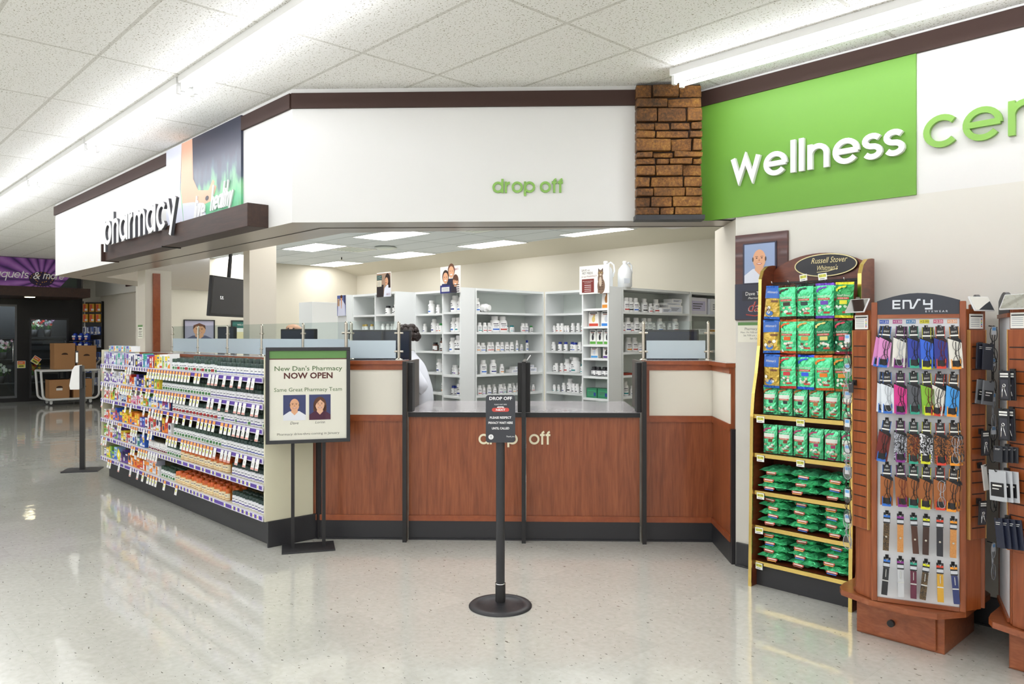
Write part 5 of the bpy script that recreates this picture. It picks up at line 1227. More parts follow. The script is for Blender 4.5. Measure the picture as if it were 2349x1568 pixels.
FOIL = {}
def foil(c, rough=.22):
    if c not in FOIL:
        m, nt, bb, N, L = node_mat('foil_' + c.lstrip('#')); bb.inputs['Base Color'].default_value = lin(c); bb.inputs['Metallic'].default_value = .5; bb.inputs['Roughness'].default_value = rough
        tc = N('ShaderNodeTexCoord'); nz = N('ShaderNodeTexNoise'); nz.inputs['Scale'].default_value = 22; nz.inputs['Detail'].default_value = 3; nz.inputs['Distortion'].default_value = .8
        bp = N('ShaderNodeBump'); bp.inputs['Strength'].default_value = .8; bp.inputs['Distance'].default_value = .016
        L(tc.outputs['Object'], nz.inputs['Vector']); L(nz.outputs['Fac'], bp.inputs['Height']); L(bp.outputs[0], bb.inputs['Normal']); FOIL[c] = m
    return FOIL[c]
GB = '#5cd997'
def bag(name, wd, h, th, body, band, patch, ribbon, blue=False, white=False, seed=0):
    """hanging or standing sweet bag; origin at the bottom middle, front towards -y"""
    t = thing(name, 'bag', 'bag', (0, 0, -50)); rr = random.Random(seed)
    nx, nz = 10, 14
    nz_ = [[rr.uniform(-1, 1) for _ in range(nx + 1)] for _ in range(nz + 1)]
    def f(x, z):
        a = max(0, 1 - abs(2 * x / wd) ** 3.2); c = 1 - abs((z - h * .44) / (h * .56)) ** 3
        return th * max(0, a * max(0, c))
    b = MB(); vs = []; F = []
    bmat, dmat = foil(body), foil(band)
    for s in (-1, 1):
        for j in range(nz + 1):
            for i in range(nx + 1):
                x = wd * (i / nx - .5); z = h * j / nz
                xx = x * (1 - .05 * math.sin(math.pi * j / nz))
                vs.append((xx, s * (f(x, z) + .0012) + nz_[j][i] * .0022 * (1 if 0 < j < nz else .3), z))
    k = (nx + 1) * (nz + 1)
    fr, bd = [], []
    for s in (0, 1):
        for j in range(nz):
            for i in range(nx):
                a = s * k + j * (nx + 1) + i
                q = (a, a + 1, a + nx + 2, a + nx + 1) if s == 0 else (a, a + nx + 1, a + nx + 2, a + 1)
                (bd if (j == nz - 1 or (j == 0 and not white)) else fr).append(q)
    for i in range(nx):
        fr.append((i + 1, i, k + i, k + i + 1)); a = nz * (nx + 1) + i; bd.append((a, a + 1, k + a + 1, k + a))
    for j in range(nz):
        a = j * (nx + 1); fr.append((a, a + nx + 1, k + a + nx + 1, k + a)); a += nx; fr.append((a + nx + 1, a, k + a, k + a + nx + 1))
    o = len(b.v); b.v += vs
    for q in fr: b.f.append(tuple(o + e for e in q)); b.mi.append(b._m(bmat)); b.sm.append(False)
    for q in bd: b.f.append(tuple(o + e for e in q)); b.mi.append(b._m(dmat)); b.sm.append(False)
    b.build('pouch', t)
    b = MB(); RDM = mat('#c0392f', .4); WM = mat('#f2f0e6', .4)
    pm = mat(patch, .4)
    def patchgrid(x0, x1, z0, z1, m, n=6):
        for i in range(n):
            for j in range(3):
                xa, xb = x0 + (x1 - x0) * i / n, x0 + (x1 - x0) * (i + 1) / n; za, zb = z0 + (z1 - z0) * j / 3, z0 + (z1 - z0) * (j + 1) / 3
                b.add([(xa, 0, za), (xb, 0, za), (xb, 0, zb), (xa, 0, zb)], [(0, 1, 2, 3)], m)
    if blue:
        patchgrid(-wd * .46, wd * .46, h * .62, h * .93, mat('#2c63b8', .35), 8); b.text("Whitman's", -.0, h * .77, h * .10, 0, WM, width=wd * .62, shear=.3)
        for i in range(6): b.ell(rr.uniform(-.3, .3) * wd, h * rr.uniform(.2, .36), wd * .1, h * .05, 0, [WM, mat('#5a3a26', .5), mat('#d8b768', .4)][i % 3], 12)
        b.ell(-wd * .05, h * .17, wd * .22, h * .075, 0, mat('#3a78c8', .35), 16); patchgrid(wd * .02, wd * .4, h * .50, h * .56, mat('#6a4326', .4), 4)
    else:
        b.text('Russell Stover', 0, h * (.60 if not white else .74), h * .085, 0, WM, width=wd * .72, shear=.35)
        patchgrid(-wd * .32, wd * .32, h * .515, h * .575, RDM); b.text('SUGAR FREE', 0, h * .53, h * .042, 0, WM, width=wd * .5)
        if not white: patchgrid(-wd * .16, wd * .24, h * .38, h * .49, pm)
        else:
            patchgrid(-wd * .36, wd * .36, h * .57, h * .70, mat('#e9efe2', .4), 6); patchgrid(-wd * .02, wd * .26, h * .40, h * .50, pm, 4); patchgrid(-wd * .25, wd * .25, h * .02, h * .07, pm, 4)
        for i in range(9): b.ell(rr.uniform(-.32, .3) * wd, h * rr.uniform(.16, .33), wd * .085, h * .035, 0, [WM, mat('#6b4a34', .5), mat('#9fdcc0', .35), mat('#d9c9a8', .5)][i % 4], 10, rot=rr.uniform(-40, 40))
        patchgrid(.0, wd * .32, h * .13, h * .18, RDM, 4)
        rb = mat(ribbon, .4); b.ell(-wd * .22, h * .84, wd * .14, h * .035, 0, rb, 12, rot=25); b.ell(wd * .02, h * .87, wd * .13, h * .03, 0, rb, 12, rot=10); patchgrid(-wd * .42, -wd * .3, h * .74, h * .82, rb, 2)
    # lay the print on the bag's rounded front, in the order it was added
    n = len(b.v)
    for i, (x, y, z) in enumerate(b.v): b.v[i] = (x, -f(x, z) - .0042 - .0012 * i / n, z)
    b.build('printed_front', t); return t
def hang(pr, x, y, z, label, cat, group, tilt=0):
    e = (rnd.uniform(-.06, .02), tilt, rnd.uniform(-.12, .12))
    if pr.name not in USED:
        USED.add(pr.name); o = pr; o.location = (x, y, z); o.rotation_euler = e; o['label'] = label; o['category'] = cat; o['group'] = group
    else: dup(pr, (x, y, z), 0, label, cat, group, rot=e)
COLN = dict()
ROWS = [[('blue', '#c9a94a', '#2c63b8'), (GB, '#4a2a18', '#3b2a20'), (GB, '#1f2f2a', '#1d3b36'), (GB, '#6b3fb0', '#6b3fb0'), ('#3a9a58', '#d8d22c', '#e0dc2e')],
        [('blue', '#c9a94a', '#2c63b8'), (GB, '#c0521f', '#e2641f'), (GB, '#8a6a2a', '#c99a4a'), ('#1f7f52', '#7a6a2c', '#e0d27a'), ('#1d6a46', '#8a2436', '#c93a52')],
        [('blue', '#c9a94a', '#2c63b8'), (GB, '#b5302c', '#c9303a'), (GB, '#2a4fd0', '#2a52d8'), (GB, '#c85a1e', '#e87b1e'), ('#2a9556', '#a8642a', '#d98a2a')]]
CN = [['blue and gold', 'dark brown banded green', 'black banded green', 'purple banded green', 'yellow banded green'], ['blue and gold', 'orange banded green', 'tan banded green', 'olive banded dark green', 'crimson banded dark green'], ['blue and gold', 'red banded green', 'royal blue banded green', 'bright orange banded green', 'amber banded green']]
for r_, row_ in enumerate(ROWS):
    for i, (body, band, patch) in enumerate(row_):
        pr = bag('candy_bag', .114, .215, .02, '#c6a548' if body == 'blue' else body, '#2c63b8' if body == 'blue' else band, patch, patch, blue=body == 'blue', seed=r_ * 10 + i)
        lab = '%s foil sweet bag hanging in the %s row of the candy rack' % (CN[r_][i], ['top', 'second', 'third'][r_])
        hang(pr, HXS[i], 4.628, HZ[r_] - .222, lab, 'bag of sweets', 'hanging sweet bags', tilt=rnd.uniform(-.06, .06))
        if i in (1, 2, 3): dup(pr, (HXS[i] + .012, 4.69, HZ[r_] - .224), 0, 'second %s sweet bag hanging behind the first, %s row' % (CN[r_][i], ['top', 'second', 'third'][r_]), 'bag of sweets', 'hanging sweet bags', rot=(.05, 0, .05))
SX = [-2.512, -2.41, -2.309, -2.207, -2.104, -2.003]
for r_, z in enumerate(CS[:2]):
    for i, x in enumerate(SX):
        patch = [['#2b2b2e', '#2b2b2e', '#2b2b2e', '#a8642a', '#a8642a', '#a8642a'], ['#7a3a22', '#7a3a22', '#7a3a22', '#a12a5e', '#a12a5e', '#a12a5e']][r_][i]
        key = ('st', patch)
        if key not in FOIL: FOIL[key] = bag('candy_bag', .097, .185, .024, '#66d79c', '#66d79c', patch, '#a8642a' if r_ == 0 else '#b03a6a', white=True, seed=40 + r_ * 3 + i)
        hang(FOIL[key], x, 4.658, z + .005, 'pale green upright sweet bag, %s in line on the %s shelf of the candy rack' % (nth(i + 1), ['uppermost', 'second'][r_]), 'bag of sweets', 'upright sweet bags')
def flat_bag(seed, accent):
    rr = random.Random(seed); t = thing('candy_bag', 'bag', 'bag', (0, 0, -50))
    wd, dp, th = .192, .20, .021; nx, ny = 12, 8; vs = []; F = []
    for s in (-1, 1):
        for j in range(ny + 1):
            for i in range(nx + 1):
                x = wd * (i / nx - .5); y = dp * j / ny
                f = max(0, 1 - abs(2 * x / wd) ** 5) * max(0, 1 - abs(2 * j / ny - 1) ** 6) ** .5
                vs.append((x + rr.uniform(-.005, .005), y + rr.uniform(-.004, .004), th + s * (th * .95 * f + .001) + rr.uniform(-.0065, .0065) * (.4 + f)))
    k = (nx + 1) * (ny + 1)
    for s in (0, 1):
        for j in range(ny):
            for i in range(nx):
                a = s * k + j * (nx + 1) + i; q = (a, a + 1, a + nx + 2, a + nx + 1); F.append(q[::-1] if s == 0 else q)
    for i in range(nx): F.append((i, i + 1, k + i + 1, k + i)); a = ny * (nx + 1) + i; F.append((a + 1, a, k + a, k + a + 1))
    for j in range(ny): a = j * (nx + 1); F.append((a + nx + 1, a, k + a, k + a + nx + 1)); a += nx; F.append((a, a + nx + 1, k + a + nx + 1, k + a))
    zmin = min(v[2] for v in vs); vs = [(x, y, z - zmin) for x, y, z in vs]
    b = MB(); b.add(vs, F, foil(GB)); b.build('pouch', t)
    b = MB(); b.M = Matrix.Translation((rr.uniform(-.03, .03), -.004, th * .9)) @ Matrix.Rotation(rr.uniform(-.15, .15), 4, 'Y') @ Matrix.Rotation(R(-25), 4, 'X')
    b.rect(-.035, .035, -.006, .008, 0, mat('#bf3a2c', .4)); b.rect(-.028, .028, -.003, .004, -.0006, mat('#f0e6d8', .5)); b.rect(-.03, .03, -.014, -.008, 0, mat(accent, .4)); b.build('printed_label', t)
    b = MB(); b.M = Matrix.Translation((0, .05, th * 2.0))
    for i in range(5): x = rr.uniform(-.07, .05); b.add([(x, 0, 0), (x + .04, .01, .001), (x + .03, .05, .001), (x - .01, .04, 0)], [(0, 1, 2, 3)], mat(['#8a4a2a', accent, '#b5432c', '#2a4fd0', '#5a3a26'][i], .4))
    b.build('printed_front', t); return t
FB = [flat_bag(60 + i, ['#2f6fc9', '#e2a24a', '#8a4a2a'][i % 3]) for i in range(6)]
for r_, (z, layers, acc) in enumerate(((CS[2], 3, 0), (CS[3], 4, 0), (CS[4], 4, 1))):
    for c in range(3):
        for l in range(layers):
            pr = FB[(r_ * 2 + c + l) % 6]; x = -2.488 + .203 * c + rnd.uniform(-.004, .004); y = 4.627 + rnd.uniform(0, .012) + .006 * l; zz = z + .006 + l * .0485
            lab = 'green sweet bag lying flat, %s pile of the %s loaded shelf, %s from its bottom' % (['first', 'middle', 'last'][c], ['upper', 'middle', 'lowest'][r_], nth(l + 1))
            e = (0, rnd.uniform(-.02, .02) if l == 0 else rnd.uniform(-.03, .03), rnd.uniform(-.03, .03))
            if pr.name not in USED: USED.add(pr.name); pr.location = (x, y, zz); pr.rotation_euler = e; pr['label'] = lab; pr['category'] = 'bag of sweets'; pr['group'] = 'piled sweet bags'
            else: dup(pr, (x, y, zz), 0, lab, 'bag of sweets', 'piled sweet bags', rot=e)

# ------------------------------------------------------------------ eyewear spinners
SROT = R(21.1)
def spinner(lab, loc, brand):
    t = thing('eyewear_spinner', lab, 'display rack', loc, SROT, None)
    inv = Matrix.Rotation(-SROT, 4, 'Z')
    b = MB(); b.M = inv; b.box(-.222, .222, -.235, .235, 0, .20, KIOSK_FLAT); box_ = b.build('base_cabinet', t, bevel=.003)
    b = MB(); b.M = inv; b.box(-.215, .185, -.252, -.235, .012, .19, KIOSK_FLAT); dr = b.build('drawer_front', box_, bevel=.003)
    b = MB(); b.M = inv; b.cyl((-.03, -.272, .10), (-.03, -.252, .10), .018, BLACK, 16); b.build('drawer_knob', t)
    P = [(-.31, -.20), (-.30, -.27), (-.27, -.32), (-.10, -.375), (.10, -.375), (.22, -.34), (.31, -.20), (.31, .20), (.22, .31), (-.22, .31), (-.31, .20)]
    b = MB(); b.M = inv; b.slab(P, .205, .235, KIOSK_FLAT); b.build('turntable_plate', t, bevel=.006)
    h, c = .2125, .3125; e, k_ = .2925, .28; DD = (c, e, k_, e)
    O = [(-h, -c), (h, -c), (e, -.2325), (e, .20), (h, k_), (-h, k_), (-e, .20), (-e, -.2325)]
    b = MB(); b.slab([(x * .985, y * .985) for x, y in O], .238, 1.76, KIOSK); b.build('core', t)
    for a in range(4):
        M_ = Matrix.Rotation(R(90 * a), 4, 'Z') @ Matrix.Translation((0, c - DD[a], 0))
        b = MB(); b.M = M_; b.box(-.187, .187, -.3135, -.306, .258, 1.715, mat('#e9ebee', .4, name='white_pegboard')); b.build('back_board', t)
        for s in (-1, 1):
            b = MB(); b.M = M_; x0, x1 = sorted((s * .187, s * .216)); b.box(x0, x1, -.328 if a < 2 else -.3145, -.29, .238, 1.80, KIOSK); b.build('corner_post', t, bevel=.004)
        b = MB(); b.M = M_; b.box(-.187, .187, -.325, -.30, .238, .258, KIOSK_FLAT); b.build('rail', t)
        b = MB(); b.M = M_; b.box(-.187, .187, -.325, -.30, 1.715, 1.735, KIOSK_FLAT); b.build('rail', t)
        b = MB(); b.M = M_; hp = [(-.19, 1.735), (.19, 1.735), (.19, 1.805)] + [(.19 - .38 * i / 10, 1.805 + .04 * math.sin(math.pi * i / 10)) for i in range(1, 10)] + [(-.19, 1.805)]
        b.prism(hp, -.318, -.300, mat('#2f333c', .4, name='slate_header')); hd = b.build('header_panel', t)
        # slatted chamfer boards
        if a in (1, 2): continue
        M2 = Matrix.Rotation(R(90 * a + 45), 4, 'Z'); q = (h + c) * .7071
        b = MB(); b.M = M2; b.box(-.052, .052, -q - .014, -q + .006, .60, 1.655, KIOSK); sb_ = b.build('slat_board', t, bevel=.004)
        b = MB(); b.M = M2
        for i in range(17): b.box(-.042, .042, -q - .0148, -q - .0135, .655 + .057 * i, .661 + .057 * i, mat('#2a140a', .7))
        for s in (-1, 1):
            x0, x1 = sorted((s * .052, s * .056)); b.box(x0, x1, -q - .014, -q + .004, .60, 1.655, mat('#c79a5a', .5))
        b.build('slots', sb_)
        b = MB(); b.M = M2; b.box(-.045, .045, -q - .004, -q, 1.66, 1.735, PAPER); b.rect(-.04, .04, 1.72, 1.726, -q - .0045, BLACK)
        for i in range(5): b.rect(-.038, .02, 1.672 + .009 * i, 1.6745 + .009 * i, -q - .0045, mat('#8a8f98', .5)); b.rect(.03, .038, 1.67 + .009 * i, 1.676 + .009 * i, -q - .0045, mat(['#c0392f', '#3f5fb0', '#7fb544', '#e0a24a', '#6b3f93'][i], .5))
        b.build('strength_chart', t)
        if a in (1, 2): continue
        b = MB(); b.M = M2 @ Matrix.Translation((0, -q - .03, 1.785)) @ Matrix.Rotation(R(-28), 4, 'X'); b.box(-.068, .068, -.004, .004, -.042, .042, mat('#d9d9d9', .4)); mr_ = b.build('mirror', t, bevel=.004)
        b = MB(); b.M = M2 @ Matrix.Translation((0, -q - .03, 1.785)) @ Matrix.Rotation(R(-28), 4, 'X'); b.rect(-.062, .062, -.037, .037, -.0046, mat('#f0f0f0', .03, 1.0, name='mirror_silver')); b.build('mirror_glass', mr_)
        if brand and a == 0:
            LM = mat('#dfe4ea', .4, name='pale_logo'); b = MB(); z0, z1 = 1.768, 1.806; y0, y1, wd = -.3205, -.3185, .0085
            x = -.112; b.stroke([(x + .033, z0), (x, z0), (x, z1), (x + .033, z1)], wd, y0, y1, LM); b.stroke([(x, (z0 + z1) / 2), (x + .031, (z0 + z1) / 2)], wd, y0 - .0004, y1, LM)
            x += .047; b.stroke([(x, z0 - .004), (x, z1), (x + .030, z1), (x + .034, z0 + .02), (x + .034, z0 - .004)], wd, y0, y1, LM)
            b.stroke([(x + .036, z0), (x + .046, z0), (x + .066, z1 + .004), (x + .078, z1 + .004)], wd, y0 - .0004, y1, LM)
            x += .094; b.stroke([(x, z1 + .004), (x, (z0 + z1) / 2), (x + .032, (z0 + z1) / 2)], wd, y0, y1, LM); b.stroke([(x + .034, z1 + .004), (x + .034, z0 - .004), (x + .004, z0 - .004)], wd, y0 - .0004, y1, LM)
            b.text('EYEWEAR', .085, 1.745, .014, -.319, LM, width=.10, space=1.6); b.build('logo_lettering', hd)
            b = MB(); b.rect(-.185, .185, 1.685, 1.712, -.3145, mat('#dfe0e2', .5))
            for i, (s_, c_) in enumerate((('+1.25', '#3f5fb5'), ('+1.50', '#b0568c'), ('+1.75', '#4a7fae'), ('+2.00', '#d9cf3a'), ('+2.25', '#c0607a'), ('+2.50', '#e0a884'))):
                x = -.155 + .062 * i; b.rect(x - .022, x + .022, 1.688, 1.708, -.315, mat(c_, .5)); b.text(s_, x, 1.6925, .0165, -.3155, DKT if i == 3 else PAPER, width=.038)
            b.build('strength_strip', t)
    return t
S1 = Vector((-1.588, 4.54, 0)); S2 = Vector((-.875, 4.60, 0))
sp1 = spinner('tall cherry eyewear spinner with slate header and six columns of reading glasses', S1, True)
sp2 = spinner('second cherry eyewear spinner, cut by the picture edge', S2, False)
M1 = Matrix.Translation(S1) @ Matrix.Rotation(SROT, 4, 'Z'); M2_ = Matrix.Translation(S2) @ Matrix.Rotation(SROT, 4, 'Z')
XS = [-.142, -.080, -.020, .038, .098, .158]
RZ = [1.665, 1.43, 1.185, .955, .70, .47]
for z in RZ:
    for x in XS:
        b = MB(); b.box(x - .008, x + .008, -.318, -.3135, z - .006, z + .014, BLACK); b.tube([(x, -.316, z), (x, -.395, z + .002), (x, -.40, z + .01)], .0022, CHROME, 6); b.build('peg_hook', sp1)
def glasses_mesh(b, m, x, z, y, s=1.0, half=False):
    for k in (0, 1):
        cz = z - .036 * s * (k * 2 - 1)
        b.tube([(x + .015 * s * math.cos(R(a)), y, cz + .026 * s * math.sin(R(a))) for a in range(0, 360, 30)], .0011 * s, m, 5, closed=True)
    b.tube([(x - .004 * s, y, z - .012 * s), (x - .008 * s, y - .003, z), (x - .004 * s, y, z + .012 * s)], .0012 * s, m, 5)
    b.tube([(x + .013 * s, y, z + .058 * s), (x + .006 * s, y + .006, z + .02 * s), (x + .010 * s, y + .008, z - .05 * s)], .0015 * s, m, 5)
    b.tube([(x + .013 * s, y, z - .058 * s), (x - .004 * s, y + .004, z - .01 * s), (x - .002 * s, y + .006, z + .05 * s)], .0015 * s, m, 5)
def anim(name, a, c, sc):
    m, nt, bb, N, L = node_mat(name); tc = N('ShaderNodeTexCoord'); nz = N('ShaderNodeTexNoise'); nz.inputs['Scale'].default_value = sc; nz.inputs['Detail'].default_value = 2; nz.inputs['Distortion'].default_value = 2.5
    r = ramp(nt, [(.47, a), (.53, c)]); L(tc.outputs['Object'], nz.inputs['Vector']); L(nz.outputs['Fac'], r.inputs[0]); L(r.outputs[0], bb.inputs['Base Color']); bb.inputs['Roughness'].default_value = .4; return m
LEO = anim('leopard_print', '#2a1710', '#9a5a20', 70); ZEB = anim('zebra_print', '#15151a', '#e9e9ee', 45); FLO = anim('black_white_print', '#1a1a20', '#b9bcc6', 90); PYT = anim('python_print', '#2f2318', '#6a5436', 80); DOT = anim('spotted_tan', '#b87a3c', '#c98f52', 120)
CLIPC = ['#2f6fc9', '#8a2f8a', '#2fa58a', '#dfe02a', '#d8432c', '#ee9a26']; CLIPN = ['blue', 'purple', 'teal', 'yellow', 'red', 'orange']
EV = mat('#1a1a1d', .4)
def pack(sleeve, clip, fr, slant=True):
    t = thing('reading_glasses_pack', 'pack', 'glasses', (0, 0, -50)); s = .0295
    b = MB(); b.prism([(-.021, -.052), (.021, -.052), (.021, .008), (.006, .008), (.006, -.004), (-.006, -.004), (-.006, .008), (-.021, .008)], -.012, -.010, EV); b.rect(-.020, .020, -.040, -.033, -.0126, PAPER); b.text('ENVY', 0, -.023, .013, -.0128, PAPER, width=.024); b.rect(-.02, -.018, -.05, .006, -.0126, mat(clip, .4)); b.rect(.018, .02, -.05, .006, -.0126, mat(clip, .4)); b.build('card_header', t)
    b = MB(); P = [(-s, -.20), (s, -.20), (s, -.075 if slant else -.055), (-s, -.050)]; b.prism(P, -.012, .010, sleeve); b.prism([(-s, -.051), (s, -.077 if slant else -.056), (s * .96, -.062 if slant else -.046), (s * .4, -.046), (-s, -.044)], -.008, .008, EV); b.build('sleeve', t, bevel=.003)
    b = MB(); cm = mat(clip, .4); b.stroke([(-.019, -.155), (-.019, -.158), (-.019, -.203), (.019, -.203), (.019, -.155)], .0035, -.0165, -.0125, cm); b.rect(-.017, .017, -.201, -.162, -.0128, EV); b.rect(-.017, .017, -.2035, -.192, -.0140, cm); b.build('clip_card', t)
    b = MB(); glasses_mesh(b, fr, .006, -.125, -.0195, 1.12); b.build('glasses', t)
    return t
FRB, FRS, FRR = mat('#1c1a1c', .3), mat('#b9bdc4', .3, .6), mat('#6a1f1a', .3)
SLV = [[('#d88cc4', 'pink'), ('#e6e3da', 'ivory'), ('#263a9a', 'royal blue'), ('#2f62d0', 'bright blue'), ('#232f86', 'deep blue'), ('#e9e6dc', 'ivory')],
       [('#e6ecf2', 'white'), ('#d02f86', 'magenta'), ('#55585e', 'smoke grey'), ('#7fb52f', 'lime green'), ('#e9e6dc', 'ivory'), ('#3f98e0', 'sky blue')],
       [('#6a1a16', 'dark red'), (FLO, 'black-white patterned'), (LEO, 'leopard'), (ZEB, 'zebra striped'), (LEO, 'leopard'), (LEO, 'leopard')],
       [('#9a5a2a', 'tan')] * 6]
RN = ['top', 'second', 'third', 'fourth']
for r_ in range(4):
    for i, x in enumerate(XS):
        c, nm = SLV[r_][i]; fr = [FRB, FRS, FRB, FRB, FRR, FRB][(i + r_) % 6]
        p = pack(mat(c, .4) if isinstance(c, str) else c, CLIPC[i], fr)
        hz = RZ[r_] + rnd.uniform(-.006, .002); tl = [.10, .05, -.02, .0, -.03, -.06][(i + r_ * 2) % 6] if r_ < 2 else ([.14, 0, 0, .02, -.03, -.02][i] if r_ == 2 else rnd.uniform(-.05, .06))
        wp = M1 @ Vector((x, -.364, hz)); p.location = wp; p.rotation_euler = (0, tl, SROT)
        tag(p, 'reading glasses pack with %s sleeve and %s clip, %s row of the spinner' % (nm, CLIPN[i], RN[r_]), 'glasses', 'reading glasses packs on the spinner')
        if (r_, i) in ((0, 0), (0, 1), (0, 3), (1, 0), (1, 4), (2, 5), (3, 5)):
            wp = M1 @ Vector((x + (-.014 if i == 0 else .012), -.337, hz)); dup(p, wp, 0, 'twin behind the %s glasses pack, %s clip, %s row' % (nm, CLIPN[i], RN[r_]), 'glasses', None, rot=(0, tl + (.05 if i == 0 else -.02), SROT))
TUBES = [[(PYT, 'python'), (DOT, 'spotted tan'), ('#4a2a1e', 'brown'), ('#3a221a', 'dark brown'), ('#26262e', 'black'), (DOT, 'spotted tan')], [('#222326', 'black'), ('#c3c5c8', 'silver'), ('#5e2038', 'burgundy'), (PYT, 'python'), ('#c9992f', 'gold'), ('#2c3566', 'navy')]]
for r_ in range(2):
    for i, x in enumerate(XS):
        c, nm = TUBES[r_][i]; m_ = mat(c, .35) if isinstance(c, str) else c
        t = thing('reading_glasses_case', '%s tube case of reading glasses with %s band, %s row of the spinner' % (nm, CLIPN[i], ['fifth', 'lowest'][r_]), 'glasses', M1 @ Vector((x, -.350, RZ[4 + r_])), 0, 'tube cases on the spinner')
        t.rotation_euler = (0, [.03, 0, -.06, .02, .0, .01][i] if r_ == 0 else [.07, -.02, .0, .09, -.02, -.08][i], SROT)
        b = MB(); b.prism([(-.016, -.042), (.016, -.042), (.016, .012), (.006, .012), (.006, 0), (-.006, 0), (-.006, .012), (-.016, .012)], -.012, -.0105, EV); b.rect(-.015, .015, -.012, -.001, -.0125, mat(CLIPC[i], .4)); b.rect(-.015, .015, -.036, -.020, -.0125, mat('#c9ccd2', .3)); b.build('card_header', t)
        b = MB(); b.prism([(-.014, -.185), (.014, -.185), (.014, -.045), (-.014, -.045)], -.012, .010, m_); b.build('case', t, bevel=.004)
        b = MB()
        if r_ == 0: b.cyl((0, -.0155, -.112), (0, -.012, -.112), .005, STEEL, 12)
        else: b.rect(-.014, .014, -.113, -.107, -.0128, CHROME); b.box(-.0015, .0015, -.016, -.012, -.09, -.05, CHROME)
        b.build('clasp', t)
# loose glasses and pouches hanging on the chamfer boards
def loose(lab, M, x, y, z, rz, big=1.0, m=None):
    t = thing('hanging_glasses', lab, 'glasses', M @ Vector((x, y, z)), SROT + rz, 'loose reading glasses on the spinners')
    b = MB(); glasses_mesh(b, m or FRB, 0, -.08, 0, 1.15 * big); b.build('frame', t)
    b = MB()
    for k in (0, 1): b.ell(0, -.08 - .0414 * big * (k * 2 - 1), .016 * big, .028 * big, 0, BLISTER, 16)
    b.build('lens', t)
    b = MB(); b.box(-.014, .014, -.002, .002, -.03, .012, mat('#dfe2e6', .4)); b.rect(-.011, .011, -.008, .008, -.0025, mat('#6aa5de', .5)); b.cyl((0, 0, .012), (0, .03, .016), .003, BLACK, 6); b.build('price_clip', t); return t
for i, z in enumerate((1.62, 1.46, 1.31, 1.16, 1.02, .90, .78, .64)):
    loose('loose reading glasses on the candy rack side of the spinner, %s from the top' % nth(i + 1), M1, -.335, -.225 + .012 * (i % 3), z, R(-30 + 12 * (i % 3)), 1.35, m=[FRB, FRS, FRB, FRB, FRS, FRB, FRB, FRS][i])
for i, z in enumerate((1.66, 1.50, 1.32, 1.15, .90, .55)):
    loose('loose reading glasses on the wall side of the spinner, %s from the top' % nth(i + 1), M1, .35, -.17 + .01 * (i % 2), z, R(40 + 10 * (i % 3)), 1.35, m=[FRB, FRB, FRS, FRB, FRB, FRS][i])
def hpack(lab, M, ang, u, z, wd, h, c, lab_c, kind, tilt=0, off=.03, hook=True):
    """pack hanging on a chamfer board: ang = board's turn, u along the board"""
    Mb = M @ Matrix.Rotation(ang, 4, 'Z'); q = (.2125 + .3125) * .7071 + .014
    p = Mb @ Vector((u, -q - off, z)); t = thing('accessory_pack', lab, 'pack', p, 0, 'accessory packs on the chamfer boards'); t.rotation_euler = (0, tilt, SROT + ang)
    b = MB(); b.box(-wd / 2, wd / 2, -.004, .004, -h, .0, mat(c, .4)); b.build('pouch', t, bevel=.002)
    b = MB()
    if kind == 'cloth': b.rect(-wd * .3, wd * .2, -h * .22, -h * .2, -.0045, PAPER); b.rect(-wd * .3, wd * .3, -h * .16, -h * .14, -.0045, PAPER)
    elif kind == 'tool':
        b.rect(-wd * .38, wd * .38, -h * .14, -h * .08, -.0045, PAPER); b.rect(-wd * .38, wd * .38, -h * .22, -h * .17, -.0045, PAPER); b.rect(-wd * .35, wd * .35, -h * .95, -h * .3, -.0045, mat('#3a3a42', .3))
        b.tube([(wd * .12 * math.cos(R(a)), -.006, -h * .5 + wd * .12 * math.sin(R(a))) for a in range(0, 360, 30)], .003, CHROME, 6, closed=True); b.tube([(-.008, -.006, -h * .55), (-.012, -.006, -h * .9)], .0025, CHROME, 6); b.tube([(.0, -.006, -h * .58), (.012, -.006, -h * .85)], .0025, CHROME, 6)
    else:
        b.rect(-wd * .4, wd * .4, -h * .85, -h * .4, -.0045, EV); b.rect(-wd * .28, wd * .28, -h * .52, -h * .47, -.005, PAPER); b.rect(-wd * .3, wd * .1, -h * .62, -h * .59, -.005, PAPER)
    b.build('printed_label', t)
    if not hook: return t
    b = MB(); b.tube([(0, off - .002, -.006), (0, -.012, -.004), (0, -.016, .004)], .003, BLACK, 6); b.box(-.012, .012, off - .012, off - .002, -.02, .008, BLACK); b.build('hook', t); return t
A45 = R(45)
for k in range(2): hpack('black microfibre pouch on the wall-side board of the spinner, %s of a pair' % nth(k + 1), M1, A45, .006 - .02 * k, 1.585 + .004 * k, .07, .13, '#20222e', None, 'cloth', .05, .05 - .018 * k, hook=(k == 0))
for k in range(2): hpack('grey lens cloth pack under the black pouches, %s of a pair' % nth(k + 1), M1, A45, .012 - .02 * k, 1.40 + .004 * k, .075, .12, '#6a6c70', None, 'lens', .12, .05 - .018 * k, hook=(k == 0))
hpack('black repair kit pack with a clear window, middle of the wall-side board', M1, A45, .01, 1.15, .05, .125, '#1c1d22', None, 'tool', 0)
hpack('white carded clip pack hanging askew low on the wall-side board', M1, A45, .0, .98, .03, .13, '#dcdcd8', None, 'cloth', -.15)
hpack('black and silver carded pack, lowest on the wall-side board of the spinner', M1, A45, -.005, .80, .05, .12, '#1d1e22', None, 'tool', .05)
M45 = R(-45)
hpack('small dark hang tag pack on the candy-side board of the spinner', M1, M45, -.03, 1.38, .03, .06, '#3a3c40', None, 'cloth')
